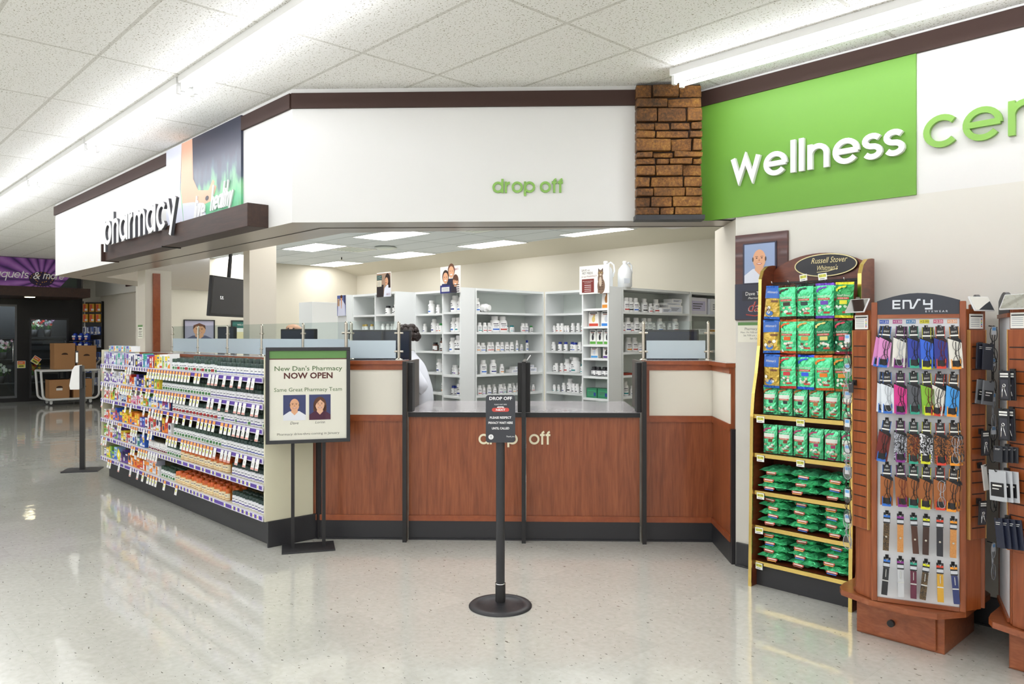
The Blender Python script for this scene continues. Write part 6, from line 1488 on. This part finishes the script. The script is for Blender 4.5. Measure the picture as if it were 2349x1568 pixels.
for k in range(2): hpack('black repair kit pack on the second spinner, upper hook, %s of a pair' % nth(k + 1), M2_, M45, -.02 + .012 * k, 1.46, .055, .14, '#1c1d22', None, 'tool', -.03, .06 - .02 * k, hook=(k == 0))
for k in range(2): hpack('black repair kit pack on the second spinner, middle hook, %s of a pair' % nth(k + 1), M2_, M45, -.025 + .014 * k, 1.28, .055, .15, '#1c1d22', None, 'tool', -.03, .06 - .02 * k, hook=(k == 0))
for k in range(4): hpack('small black cloth pack on the second spinner, %s of four on one hook' % nth(k + 1), M2_, M45, -.045 + .014 * k, 1.10, .045, .075, '#2a2c32', None, 'cloth', 0, .07 - .016 * k, hook=(k == 0))
for k in range(3): hpack('silver lens bag on the second spinner, %s of three on one hook' % nth(k + 1), M2_, M45, -.05 + .018 * k, .985, .085, .145, '#b9bcc0', None, 'lens', -.05, .07 - .018 * k, hook=(k == 0))
for k in range(4): hpack('navy glasses pouch with cord on the second spinner, %s of four' % nth(k + 1), M2_, M45, -.045 + .02 * k, .76, .04, .14, '#1f2436', None, 'cloth', -.12, .07 - .016 * k, hook=(k == 0))
# ------------------------------------------------------------------ free-standing signs
GRNT, MAR = mat('#4c6b3a', .5), mat('#55221c', .5)
t = thing('sign_stand', 'black framed NOW OPEN poster on a two-pole floor stand by the vitamin shelves', 'sign', (-5.395, 2.925, 0), R(62.8))
b = MB(); b.box(-.195, .195, -.13, .13, 0, .012, CHAR); b.build('base_plate', t, bevel=.002)
for x in (-.115, .115):
    b = MB(); b.box(x - .013, x + .013, -.012, .012, .012, .82, BLACK); b.build('pole', t)
b = MB()
for a in ((-.312, .312, .81, .837), (-.312, .312, 1.513, 1.54), (-.312, -.285, .837, 1.513), (.285, .312, .837, 1.513)): b.box(a[0], a[1], -.034, -.010, a[2], a[3], mat('#2c2d30', .45))
b.box(-.29, .29, -.016, -.012, .83, 1.52, BLACK); b.build('frame', t, bevel=.002)
b = MB(); b.rect(-.285, .285, .837, 1.513, -.024, mat('#e9e7d9', .5, name='poster_cream')); b.rect(-.285, .285, 1.455, 1.513, -.0244, mat('#5f8a4c', .5)); b.rect(-.285, .285, 1.447, 1.455, -.0244, MAR)
b.text("New Dan's Pharmacy", 0, 1.362, .05, -.0246, GRNT, width=.50, bold=.006)
b.build('poster', t)
b = MB()
b.text('NOW OPEN', 0, 1.303, .062, -.0246, MAR, width=.36, bold=.03)
b.text('Same Great Pharmacy Team', 0, 1.204, .042, -.0246, GRNT, width=.50)
b.text('Pharmacy drive-thru coming in January', 0, .873, .025, -.0246, mat('#54544a', .5), width=.46)
ink = mat('#4a4a44', .5)
b.text('Dave', -.105, .955, .03, -.0246, ink, shear=.3); b.text('Lorinn', .085, .957, .028, -.0246, ink, shear=.3); b.build('lettering', t)
b = MB(); portrait(b, -.185, -.02, .985, 1.178, -.0246, mat('#39406a', .5), SK, mat('#5a4638', .5), mat('#e9ebf2', .6), 'bald'); b.build('portrait_print', t, label='printed portrait of a smiling bald person in white')
b = MB(); portrait(b, .005, .165, .985, 1.178, -.0246, mat('#39406a', .5), mat('#e0b090', .5), HBR, mat('#4a1f38', .6), 'long'); b.build('portrait_print', t, label='printed portrait of a person with brown hair in plum')

t = thing('sign_stanchion', 'charcoal post on a round base with a DROP OFF sign, in front of the counter', 'sign', (-3.447, 3.141, 0), R(49))
b = MB(); b.lathe([(.19, 0), (.19, .006), (.182, .014), (.14, .018), (.138, .014), (.03, .024)], CHAR, 48); b.build('round_base', t)
b = MB(); b.cyl((0, 0, .02), (0, 0, 1.02), .0265, CHAR, 20); b.build('pole', t)
b = MB(); b.lathe([(.0305, .03), (.0305, .135), (.0285, .14)], BLACK, 20); b.lathe([(.0312, .135), (.0312, .139), (.0270, .1395)], CHROME, 20); b.build('collar', t)
b = MB(); r_ = .018
P = arc(.088 - r_, 1.272 - r_, r_, 0, 90, 6) + arc(-.088 + r_, 1.272 - r_, r_, 90, 180, 6) + arc(-.088 + r_, .988 + r_, r_, 180, 270, 6) + arc(.088 - r_, .988 + r_, r_, 270, 360, 6)
b.prism(P, -.036, -.028, mat('#3a3c42', .4, name='sign_slate')); b.box(-.02, .02, -.030, .0, 1.0, 1.04, CHAR); b.build('sign_plate', t)
b = MB(); y = -.0366; WP = mat('#f4f4f4', .5, name='sign_white')
b.text('DROP OFF', 0, 1.243, .026, y, WP, width=.136, bold=.03)
b.text('PLEASE WAIT HERE', 0, 1.212, .010, y, WP, width=.074)
for yy, s_, w_ in ((1.131, 'PLEASE RESPECT', .128), (1.100, 'PRIVACY WAIT HERE', .146), (1.067, 'UNTIL CALLED', .104)):
    b.text(s_, 0, yy, .0185, y, WP, width=w_, bold=.028)
b.text('Thank you', .058, 1.02, .013, y, WP, width=.05, shear=.2); b.build('lettering', t)
b = MB()
b.prism(arc(.040, 1.184, .0115, -90, 90, 8) + arc(-.040, 1.184, .0115, 90, 270, 8), y - .0006, y, mat('#cf4a42', .5)); b.flat([(-.024, 1.194), (.024, 1.194), (.017, 1.204), (-.017, 1.204)], y - .0002, WP)
b.text('YOU ARE', 0, 1.1965, .005, y - .0006, CHAR)
b.text('NEXT', 0, 1.178, .017, y - .0014, WP, width=.056, bold=.03); b.build('next_badge', t, label='red NEXT badge')
b = MB()
b.ell(-.057, 1.022, .0155, .0155, y, WP, 24); b.stroke([(-.061, 1.03), (-.057, 1.018), (-.053, 1.03)], .002, y - .0006, y - .0002, mat('#6a6c72', .5)); b.stroke([(-.057, 1.018), (-.057, 1.011)], .0015, y - .0006, y - .0002, mat('#6a6c72', .5))
b.build('round_emblem', t, label='white round emblem')

t = thing('sanitizer_stand', 'white hand sanitizer dispenser on a black floor stand by the far end of the shelves', 'dispenser', (-10.41, 2.63, 0), R(62))
b = MB(); b.box(-.2, .2, -.15, .15, 0, .015, CHAR); b.build('base_plate', t, bevel=.002)
b = MB(); b.box(-.028, .028, -.02, .02, .015, 1.20, BLACK); b.build('pole', t)
b = MB(); P = [(-.02, 1.28), (-.07, 1.27), (-.10, 1.22), (-.13, 1.03), (-.12, .985), (-.02, .985)]
b.prism(P, -.055, .055, WHITE); b.build('dispenser_cover', t, bevel=.012)
b = MB(); b.box(-.022, .01, -.05, .05, 1.0, 1.27, CHAR); b.build('back_bracket', t)
b = MB(); b.box(-.075, -.045, -.004, .004, 1.30, 1.45, CHAR); b.rect(-.071, -.049, 1.31, 1.43, -.005, PAPER); b.box(-.06, -.055, -.003, .003, 1.26, 1.30, CHAR); b.build('notice_holder', t)

# wall plaque and hours notice by the candy rack
t = thing('wall_plaque', 'mahogany plaque with a portrait photo and a dark name strip on the cream wall', 'plaque', (0, 4.93, 0))
b = MB(); b.box(-2.917, -2.524, -.022, 0, 1.735, 2.335, wood('plaque_wood', '#3a1a14', '#4a231a', '#5a2c20', (1, 3, 8))); b.build('board', t, bevel=.003)
b = MB(); b.prism([(-2.917, 1.74), (-2.524, 1.74), (-2.524, 1.99), (-2.917, 1.99)], -.0235, -.022, mat('#26283a', .35, name='plaque_navy')); b.build('lower_field', t)
b = MB(); b.box(-2.852, -2.60, -.028, -.0236, 1.985, 2.27, mat('#24243a', .4)); portrait(b, -2.84, -2.612, 1.994, 2.262, -.0285, mat('#8fa0c0', .5), SK, mat('#4a3c34', .5), mat('#dfe3ee', .6), 'bald'); b.build('portrait_print', t)
b = MB(); b.rect(-2.86, -2.60, 1.87, 1.94, -.0242, mat('#1a1b26', .4)); b.text('Dave To', -2.836, 1.908, .036, -.0248, PAPER, 'LEFT'); b.text('Pharmacist', -2.815, 1.882, .022, -.0248, PAPER, 'LEFT', shear=.3); b.build('name_strip', t)
b = MB(); b.text("dan's", -2.825, 1.795, .10, -.0242, mat('#d9d2cc', .5), 'LEFT', shear=.35); b.text("dan's", -2.822, 1.797, .10, -.0246, mat('#a8372e', .5), 'LEFT', shear=.35); b.stroke([(-2.83, 1.775), (-2.76, 1.765), (-2.66, 1.785)], .008, -.0252, -.0242, mat('#a8372e', .5)); b.build('script_logo', t)
t = thing('hours_notice', 'pale pharmacy hours notice with green band below the wall plaque', 'notice', (0, 4.93, 0))
b = MB(); b.box(-2.905, -2.60, -.004, 0, 1.582, 1.722, mat('#ebe9d9', .5)); b.rect(-2.905, -2.60, 1.70, 1.722, -.0045, mat('#5f8a4c', .5)); b.build('board', t)
b = MB(); tx = mat('#5a5a48', .5); b.text('Pharmacy', -2.853, 1.667, .025, -.0046, tx, 'LEFT'); b.text('Mon - Fri: 9:00 a.m.', -2.884, 1.645, .0175, -.0046, tx, 'LEFT'); b.text('Sat: 9:00 a.m. -', -2.862, 1.624, .0175, -.0046, tx, 'LEFT'); b.text('Sun: Closed', -2.812, 1.602, .0175, -.0046, tx, 'LEFT'); b.build('lettering', t)
t = thing('hours_notice', 'small white notice with green band on the far column by the half wall', 'notice', (0, 3.3, 0))
b = MB(); b.box(-10.51, -10.33, -.004, 0, 1.60, 1.77, mat('#ebe9d9', .5)); b.rect(-10.51, -10.33, 1.745, 1.77, -.0045, mat('#5f8a4c', .5)); b.build('board', t)
b = MB(); b.rect(-10.48, -10.36, 1.712, 1.728, -.0046, tx)
for q in range(4): b.rect(-10.49 + .008 * (q % 2), -10.35 - .01 * (q % 3), 1.62 + .022 * q, 1.628 + .022 * q, -.0046, tx)
b.build('lettering', t)

# ------------------------------------------------------------------ flower cooler and the far corner of the store
CXF = -22.5
t = thing('flower_cooler', 'black walk-in flower cooler with glass doors under the purple sign', 'cooler')
b = MB(); CBK = mat('#141416', .35, name='cooler_black')
b.box(CXF - .08, CXF, 2.2, 3.0, 0, 2.66, CBK); b.box(CXF - .08, CXF, 4.21, 4.48, 0, 2.66, CBK); b.box(CXF - .08, CXF, 5.36, 5.68, 0, 2.66, CBK)
b.box(CXF - .08, CXF, 3.0, 4.21, 2.42, 2.66, CBK); b.box(CXF - .08, CXF, 4.48, 5.36, 2.10, 2.66, CBK); b.box(CXF - .08, CXF, 3.0, 4.21, 0, .10, CBK); b.box(CXF - .08, CXF, 4.48, 5.36, 0, .08, CBK)
b.box(CXF - 1.0, CXF - .08, 5.6, 5.68, 0, 2.66, CBK); b.box(CXF - 1.0, CXF - .08, 2.2, 5.6, 2.6, 2.66, CBK); b.box(CXF - 1.0, CXF - .95, 2.2, 5.6, 0, 2.6, mat('#1c1d20', .6)); b.build('case', t)
for y0, y1, z0, z1 in ((3.0, 4.21, .10, 2.42), (4.48, 5.36, .08, 2.10)):
    b = MB()
    for a in ((y0, y0 + .045, z0, z1), (y1 - .045, y1, z0, z1), (y0 + .045, y1 - .045, z0, z0 + .05), (y0 + .045, y1 - .045, z1 - .05, z1)): b.box(CXF - .03, CXF + .02, a[0], a[1], a[2], a[3], CHAR if y0 > 4 else mat('#6a6c70', .3, .5))
    d = b.build('door', t)
    b = MB(); b.box(CXF - .012, CXF - .004, y0 + .045, y1 - .045, z0 + .05, z1 - .05, GLASS); b.build('door_glass', d)
    b = MB(); b.tube([(CXF + .02, y1 - .09, 1.0), (CXF + .06, y1 - .09, 1.02), (CXF + .06, y1 - .09, 1.5), (CXF + .02, y1 - .09, 1.52)], .012, CHROME, 8); b.build('handle', d)
for z in (.45, 1.05, 1.62):
    b = MB()
    for k in range(9): b.box(CXF - .9 + .085 * k, CXF - .885 + .085 * k, 2.3, 5.55, z - .01, z, mat('#55575c', .4, .5))
    b.box(CXF - .9, CXF - .2, 2.3, 2.32, z - .02, z, CHAR); b.box(CXF - .9, CXF - .2, 5.53, 5.55, z - .02, z, CHAR); b.build('wire_shelf', t)
b = MB(); b.box(CXF - .2, CXF - .13, 2.6, 5.5, 2.50, 2.57, mat('#eaf2ff', .4, emit=32.0, name='cooler_lamp')); b.build('cooler_lamp', t)
b = MB(); rr = random.Random(9); LEAF = mat('#3f7a2f', .5); LEAF2 = mat('#7fae3f', .5)
def flowers(lab, y, z, cols, n=26, spread=.2, x=CXF - .47):
    t = thing('flower_bucket', lab, 'flowers', (x, y, z + .002), 0, 'flowers in the cooler')
    b = MB(); b.lathe([(.07, 0), (.095, .18), (.09, .18), (.07, .02)], BLACK, 14); b.build('bucket', t)
    b = MB(); r2 = random.Random(int(y * 100))
    for k in range(n):
        a = r2.uniform(0, 6.28); q = r2.uniform(0, spread); h = r2.uniform(.26, .44)
        b.tube([(.03 * math.cos(a), .03 * math.sin(a), .1), (q * math.cos(a), q * math.sin(a), h)], .003, LEAF, 4)
        if k % 2: b.add([(q * math.cos(a) - .03, q * math.sin(a), h - .08), (q * math.cos(a), q * math.sin(a) - .01, h - .04), (q * math.cos(a) + .03, q * math.sin(a), h - .07), (q * math.cos(a), q * math.sin(a) + .02, h - .12)], [(0, 1, 2, 3)], LEAF2)
    b.build('stems', t)
    b = MB(); r2 = random.Random(int(y * 100) + 1)
    for k in range(n):
        a = r2.uniform(0, 6.28); q = r2.uniform(0, spread); h = r2.uniform(.28, .48); m_ = mat(cols[k % len(cols)], .6)
        for p in range(6):
            c, s_ = math.cos(p * 1.047), math.sin(p * 1.047); X, Y = q * math.cos(a), q * math.sin(a)
            b.add([(X, Y, h), (X + .02 * s_ + .01, Y + .022 * c - .012 * s_, h + .022 * s_ + .012 * c), (X + .014, Y + .04 * c, h + .04 * s_), (X + .01, Y + .022 * c + .012 * s_, h + .022 * s_ - .012 * c)], [(0, 1, 2, 3)], m_)
    b.build('blooms', t); return t
flowers('bucket of white and pink flowers in the first cooler window', 4.0, 1.05, ['#f4e6ec', '#e9b3c6', '#ffffff'], 30, .22)
flowers('bucket of white and red flowers in the second cooler window', 4.68, 1.62, ['#ffffff', '#f1f5ee', '#c8342c'], 30, .2)
flowers('small bucket of mixed flowers beside the white and red one', 4.98, 1.62, ['#b58ab0', '#d9433a', '#cfd6e6'], 14, .14)
flowers('low bucket of yellow and red flowers in the second cooler window', 4.66, .45, ['#e8d23a', '#d9542a'], 18, .16)
flowers('bucket of white flowers low in the first cooler window', 3.95, .45, ['#f4f4f4', '#dfe6d6'], 18, .2)

def make_daisy():
    m, nt, bb, N, L = node_mat('printed_violet_flower')
    tc = N('ShaderNodeTexCoord'); sp = N('ShaderNodeSeparateXYZ'); L(tc.outputs['Object'], sp.inputs[0])
    dy = N('ShaderNodeMath'); dy.operation = 'SUBTRACT'; dy.inputs[1].default_value = DC[0]; L(sp.outputs['Y'], dy.inputs[0])
    dz = N('ShaderNodeMath'); dz.operation = 'SUBTRACT'; dz.inputs[1].default_value = DC[1]; L(sp.outputs['Z'], dz.inputs[0])
    an = N('ShaderNodeMath'); an.operation = 'ARCTAN2'; L(dz.outputs[0], an.inputs[0]); L(dy.outputs[0], an.inputs[1])
    mu = N('ShaderNodeMath'); mu.operation = 'MULTIPLY'; mu.inputs[1].default_value = 9.0; L(an.outputs[0], mu.inputs[0])
    si = N('ShaderNodeMath'); si.operation = 'SINE'; L(mu.outputs[0], si.inputs[0])
    ab = N('ShaderNodeMath'); ab.operation = 'ABSOLUTE'; L(si.outputs[0], ab.inputs[0])
    nz = N('ShaderNodeTexNoise'); nz.inputs['Scale'].default_value = 5; L(tc.outputs['Object'], nz.inputs['Vector'])
    ad = N('ShaderNodeMath'); ad.operation = 'MULTIPLY_ADD'; ad.inputs[1].default_value = .5; L(nz.outputs['Fac'], ad.inputs[0]); L(ab.outputs[0], ad.inputs[2])
    r = ramp(nt, [(.2, '#3a1f55'), (.45, '#6b3a86'), (.8, '#9a5fae'), (1.0, '#b07ac0')]); su = N('ShaderNodeMath'); su.operation = 'MULTIPLY'; su.inputs[1].default_value = .72; L(ad.outputs[0], su.inputs[0]); L(su.outputs[0], r.inputs[0])
    L(r.outputs[0], bb.inputs['Base Color']); bb.inputs['Roughness'].default_value = .4; return m
XS_ = -20.6; DC = (4.35, 2.93)
t = thing('floral_sign', 'purple flower sign reading bouquets and more above the flower cooler', 'sign')
b = MB(); b.box(XS_ - .05, XS_, 2.0, 5.08, 2.775, 3.43, make_daisy()); b.build('panel', t)
b = MB(); b.M = Matrix.Translation((XS_ + .004, 0, 0)) @ Matrix.Rotation(R(90), 4, 'Z')
b.ell(4.35, 2.96, .26, .17, -.0, mat('#241238', .5, name='print_flower_centre'), 30)
for k in range(22): a = k * 2.4; b.ell(4.35 + .22 * math.cos(a) * (.6 + .4 * (k % 2)), 2.97 + .14 * math.sin(a) * (.6 + .4 * (k % 2)), .012, .012, -.0012, mat('#c98a3a', .5), 8)
b.flat([(4.72, 2.78), (5.08, 2.78), (5.08, 3.2), (4.9, 3.0)], -.0006, mat('#2f3a33', .5, name='print_dark_green')); b.build('printed_flower', t)
b = MB(); b.M = Matrix.Translation((XS_ + .008, 0, 0)) @ Matrix.Rotation(R(90), 4, 'Z')
geo(b, 'bouquets', 3.15, 2.965, .125, .02, -.002, 0, PAPER, A=1.6, D=-.6, slant=.25, hs=.98, track=.1)
b.text('&', 4.235, 2.955, .24, -.002, PAPER, shear=.2); geo(b, 'more', 4.37, 2.965, .12, .02, -.002, 0, PAPER, A=1.5, slant=.25, hs=.85, track=.1); b.build('script_lettering', t)
t = thing('canopy_beam', 'dark brown canopy beam with a downlight below the purple flower sign', 'beam')
b = MB(); b.box(XS_ - 1.85, XS_ + .06, 2.0, 5.36, 2.56, 2.775, ESPRESSO); b.build('beam', t)
b = MB(); b.M = Matrix.Translation((XS_ - .55, 4.22, 2.56)); b.lathe([(.10, -.012), (.11, 0)], mat('#fff3c8', .4, emit=9.0, name='lit_downlight'), 20); b.build('downlight', t, label='glowing round downlight')

# cart with cartons
CARTX, CARTY = -20.9, 4.98
t = thing('stock_cart', 'white tube stock cart with cartons in front of the flower cooler', 'cart', (CARTX, CARTY, 0), R(90))
CARTM = mat('#dfe0de', .35, name='white_tube')
for y in (-.26, .26):
    b = MB(); L_ = .60
    P = [(-L_ - .04, .83)] + [(-L_ + .13 + .13 * math.cos(R(a)), .27 + .13 * math.sin(R(a))) for a in range(180, 271, 15)] + [(L_ - .13 + .13 * math.cos(R(a)), .27 + .13 * math.sin(R(a))) for a in range(270, 361, 15)] + [(L_, .83)]
    b.tube([(x, y, z) for x, z in P], .026, CARTM, 10); b.build('side_tube', t)
b = MB(); b.box(-.64, .62, -.29, .29, .80, .845, CARTM); b.build('top_deck', t, bevel=.01)
b = MB(); b.box(-.52, .50, -.28, .28, .125, .165, CARTM); b.build('lower_deck', t, bevel=.01)
b = MB(); b.tube([(.62, -.26, .55), (.64, -.26, .9), (.82, -.26, 1.12), (.84, 0, 1.14), (.82, .26, 1.12), (.64, .26, .9), (.62, .26, .55)], .02, CARTM, 8); b.build('push_handle', t)
for x in (-.42, .42):
    for y in (-.2, .2):
        b = MB(); b.box(x - .03, x + .03, y - .02, y + .02, .055, .13, CARTM); c = b.build('caster', t)
        b = MB(); b.cyl((x, y - .016, .056), (x, y + .016, .056), .055, mat('#3a3a3c', .5), 20); b.cyl((x, y - .018, .056), (x, y + .018, .056), .03, CARTM, 14); b.build('wheel', c)
CB_ = mat('#a97c50', .7, name='corrugated_cardboard', bump=.1, bscale=40); CBD = mat('#3a2415', .8)
def cbox(lab, x, z, w_, h_, d_, sticker=False, flap=False):
    t = thing('cardboard_box', lab, 'box', Vector((CARTX, CARTY, 0)) + Vector((0, x, z)), R(90), 'cartons on the stock cart')
    b = MB(); b.box(-w_ / 2, w_ / 2, -d_ / 2, d_ / 2, 0, h_, CB_); b.box(-w_ / 2 - .004, w_ / 2 + .004, -d_ / 2 - .004, d_ / 2 + .004, h_ * .74 if flap else h_ - .01, h_, CB_); b.build('carton', t)
    b = MB(); b.prism([(-.07, h_ * .56), (.07, h_ * .56)] + [(.07 * math.cos(R(a)), h_ * .56 + .045 * math.sin(R(a))) for a in range(20, 180, 20)], -d_ / 2 - .0062, -d_ / 2 - .0052, CBD); b.build('hand_hole', t)
    if sticker: b = MB(); b.rect(-.07, .06, h_ * .42, h_ * .54, -d_ / 2 - .007, PAPER); b.build('label', t)
    return t
cbox('tall brown cardboard box standing on the cart top, first from the cooler doors', -.13, .846, .44, .62, .40, flap=True)
cbox('brown cardboard box on the cart top next to the tall one', .34, .846, .42, .56, .40, flap=True)
cbox('brown cardboard box with white sticker on the lower cart deck', -.24, .166, .42, .44, .40, sticker=True)
cbox('brown cardboard box on the lower cart deck behind the dispenser stand', .26, .166, .40, .44, .40)

# rack of carded goods in the corner
t = thing('magazine_rack', 'tall black wire rack of carded goods in the far corner', 'display rack', (-22.30, 5.89, 0), R(45))
b = MB(); b.box(-.26, .26, .0, .05, .05, 2.52, BLACK)
for x in (-.26, .24): b.box(x, x + .02, -.05, .05, 0, 2.55, BLACK)
b.box(-.28, .28, -.2, .05, 0, .06, BLACK); b.build('frame', t)
for z in (.35, .68, 1.01, 1.34, 1.67, 2.0, 2.27):
    b = MB(); b.box(-.25, .25, -.10, 0, z - .008, z, CHAR); b.build('shelf_wire', t)
MR = Matrix.Translation((-22.30, 5.89, 0)) @ Matrix.Rotation(R(45), 4, 'Z')
PKC = ['#4a6ab8', '#c9d3ea', '#2f4fa0', '#8a93b5', '#e6e6ee', '#39406a']
for r_, z in enumerate((.35, .68, 1.01, 1.34, 1.67, 2.0, 2.27)):
    n = 3 if z >= 2 else 5; rowc = 'orange and yellow' if z >= 2 else 'blue and white'
    for i in range(n):
        x = -.17 + .17 * i if n == 3 else -.19 + .095 * i
        t = thing('carded_pack', '%s carded pack, %s shelf up the corner rack, %s along' % (rowc, nth(r_ + 1), nth(i + 1)), 'pack', MR @ Vector((x, -.055, z + .001)), R(45), 'carded packs on the corner rack')
        c = ['#e0a52a', '#d9542a'] if z >= 2 else [PKC[(i + r_) % 6], PKC[(i * 2 + r_ + 1) % 6]]
        w_ = .13 if n == 3 else .085
        b = MB(); b.box(-w_ / 2, w_ / 2, -.02, .02, 0, .21, mat(c[0], .5)); b.build('card', t)
        b = MB(); b.rect(-w_ * .42, w_ * .1, .02, .19, -.021, mat(c[1], .5)); b.rect(-w_ * .1, w_ * .42, .03, .08, -.0214, PAPER); b.build('printed_face', t)
for l in range(2):
    for i in range(3):
        p = MR @ Vector((-.26 + .16 * i, -.36, 1.30 + .21 * l))
        t = thing('snack_bag', 'blue snack bag on the floor stand before the corner rack, %s tier, %s along' % (['lower', 'upper'][l], nth(i + 1)), 'bag', p, R(45), 'blue snack bags by the corner rack')
        b = MB(); b.lathe([(.02, 0), (.072, .03), (.075, .15), (.03, .195), (.055, .205)], foil('#2f4fc0'), 12); b.build('pouch', t)
        b = MB(); b.rect(-.045, .045, .10, .14, -.078, PAPER); b.ell(0, .06, .035, .03, -.078, mat('#d9a08a', .5), 14); b.build('printed_face', t)
t = thing('floor_display', 'narrow black floor stand holding blue snack bags before the corner rack', 'display rack', MR @ Vector((-.10, -.36, 0)), R(45))
b = MB()
for z in (1.28, 1.49): b.box(-.26, .26, -.1, .1, z, z + .018, CHAR)
b.build('tray', t)
for x in (-.25, .25): b = MB(); b.box(x - .012, x + .012, -.012 + .09, .012 + .09, 0, 1.50, BLACK); b.build('post', t)
b = MB(); b.box(-.27, .27, -.12, .12, 0, .03, BLACK); b.build('base_plate', t)
for i, (y, z, txt) in enumerate(((4.30, .93, '$9.99'), (4.62, 1.03, '$5.00'))):
    t = thing('price_card', ['orange and white price card on the cooler frame by the cart', 'tilted orange and white price card on the second cooler door'][i], 'sign', (CXF + .026, y, z), R(90))
    t.rotation_euler = (0, R(0 if i == 0 else 35), R(90))
    b = MB(); b.box(-.09, .09, -.003, 0, -.09, .09, PAPER); b.rect(-.08, .08, .0, .08, -.0035, mat('#e2713a', .5)); b.rect(-.08, .08, -.08, .0, -.0035, mat('#d8d65c', .5)); b.rect(-.05, .05, -.055, -.03, -.004, DKT); b.rect(-.06, .03, .03, .045, -.004, PAPER); b.build('card', t)
t = thing('wall_poster', 'dark poster with red and orange print high on the far side wall', 'poster', (0, 5.978, 0))
b = MB(); b.box(-19.9, -18.6, -.02, 0, 2.82, 3.15, mat('#3a1a14', .5)); b.box(-18.6, -18.15, -.02, 0, 2.80, 3.1, mat('#d99a3a', .5)); b.build('board', t)
b = MB(); b.stroke([(-19.8, 2.9), (-19.7, 3.05), (-19.6, 2.92)], .04, -.024, -.021, mat('#c0482c', .5)); b.stroke([(-19.55, 2.9), (-19.45, 3.05), (-19.35, 2.92)], .04, -.024, -.021, mat('#c0482c', .5)); b.build('printed_marks', t)
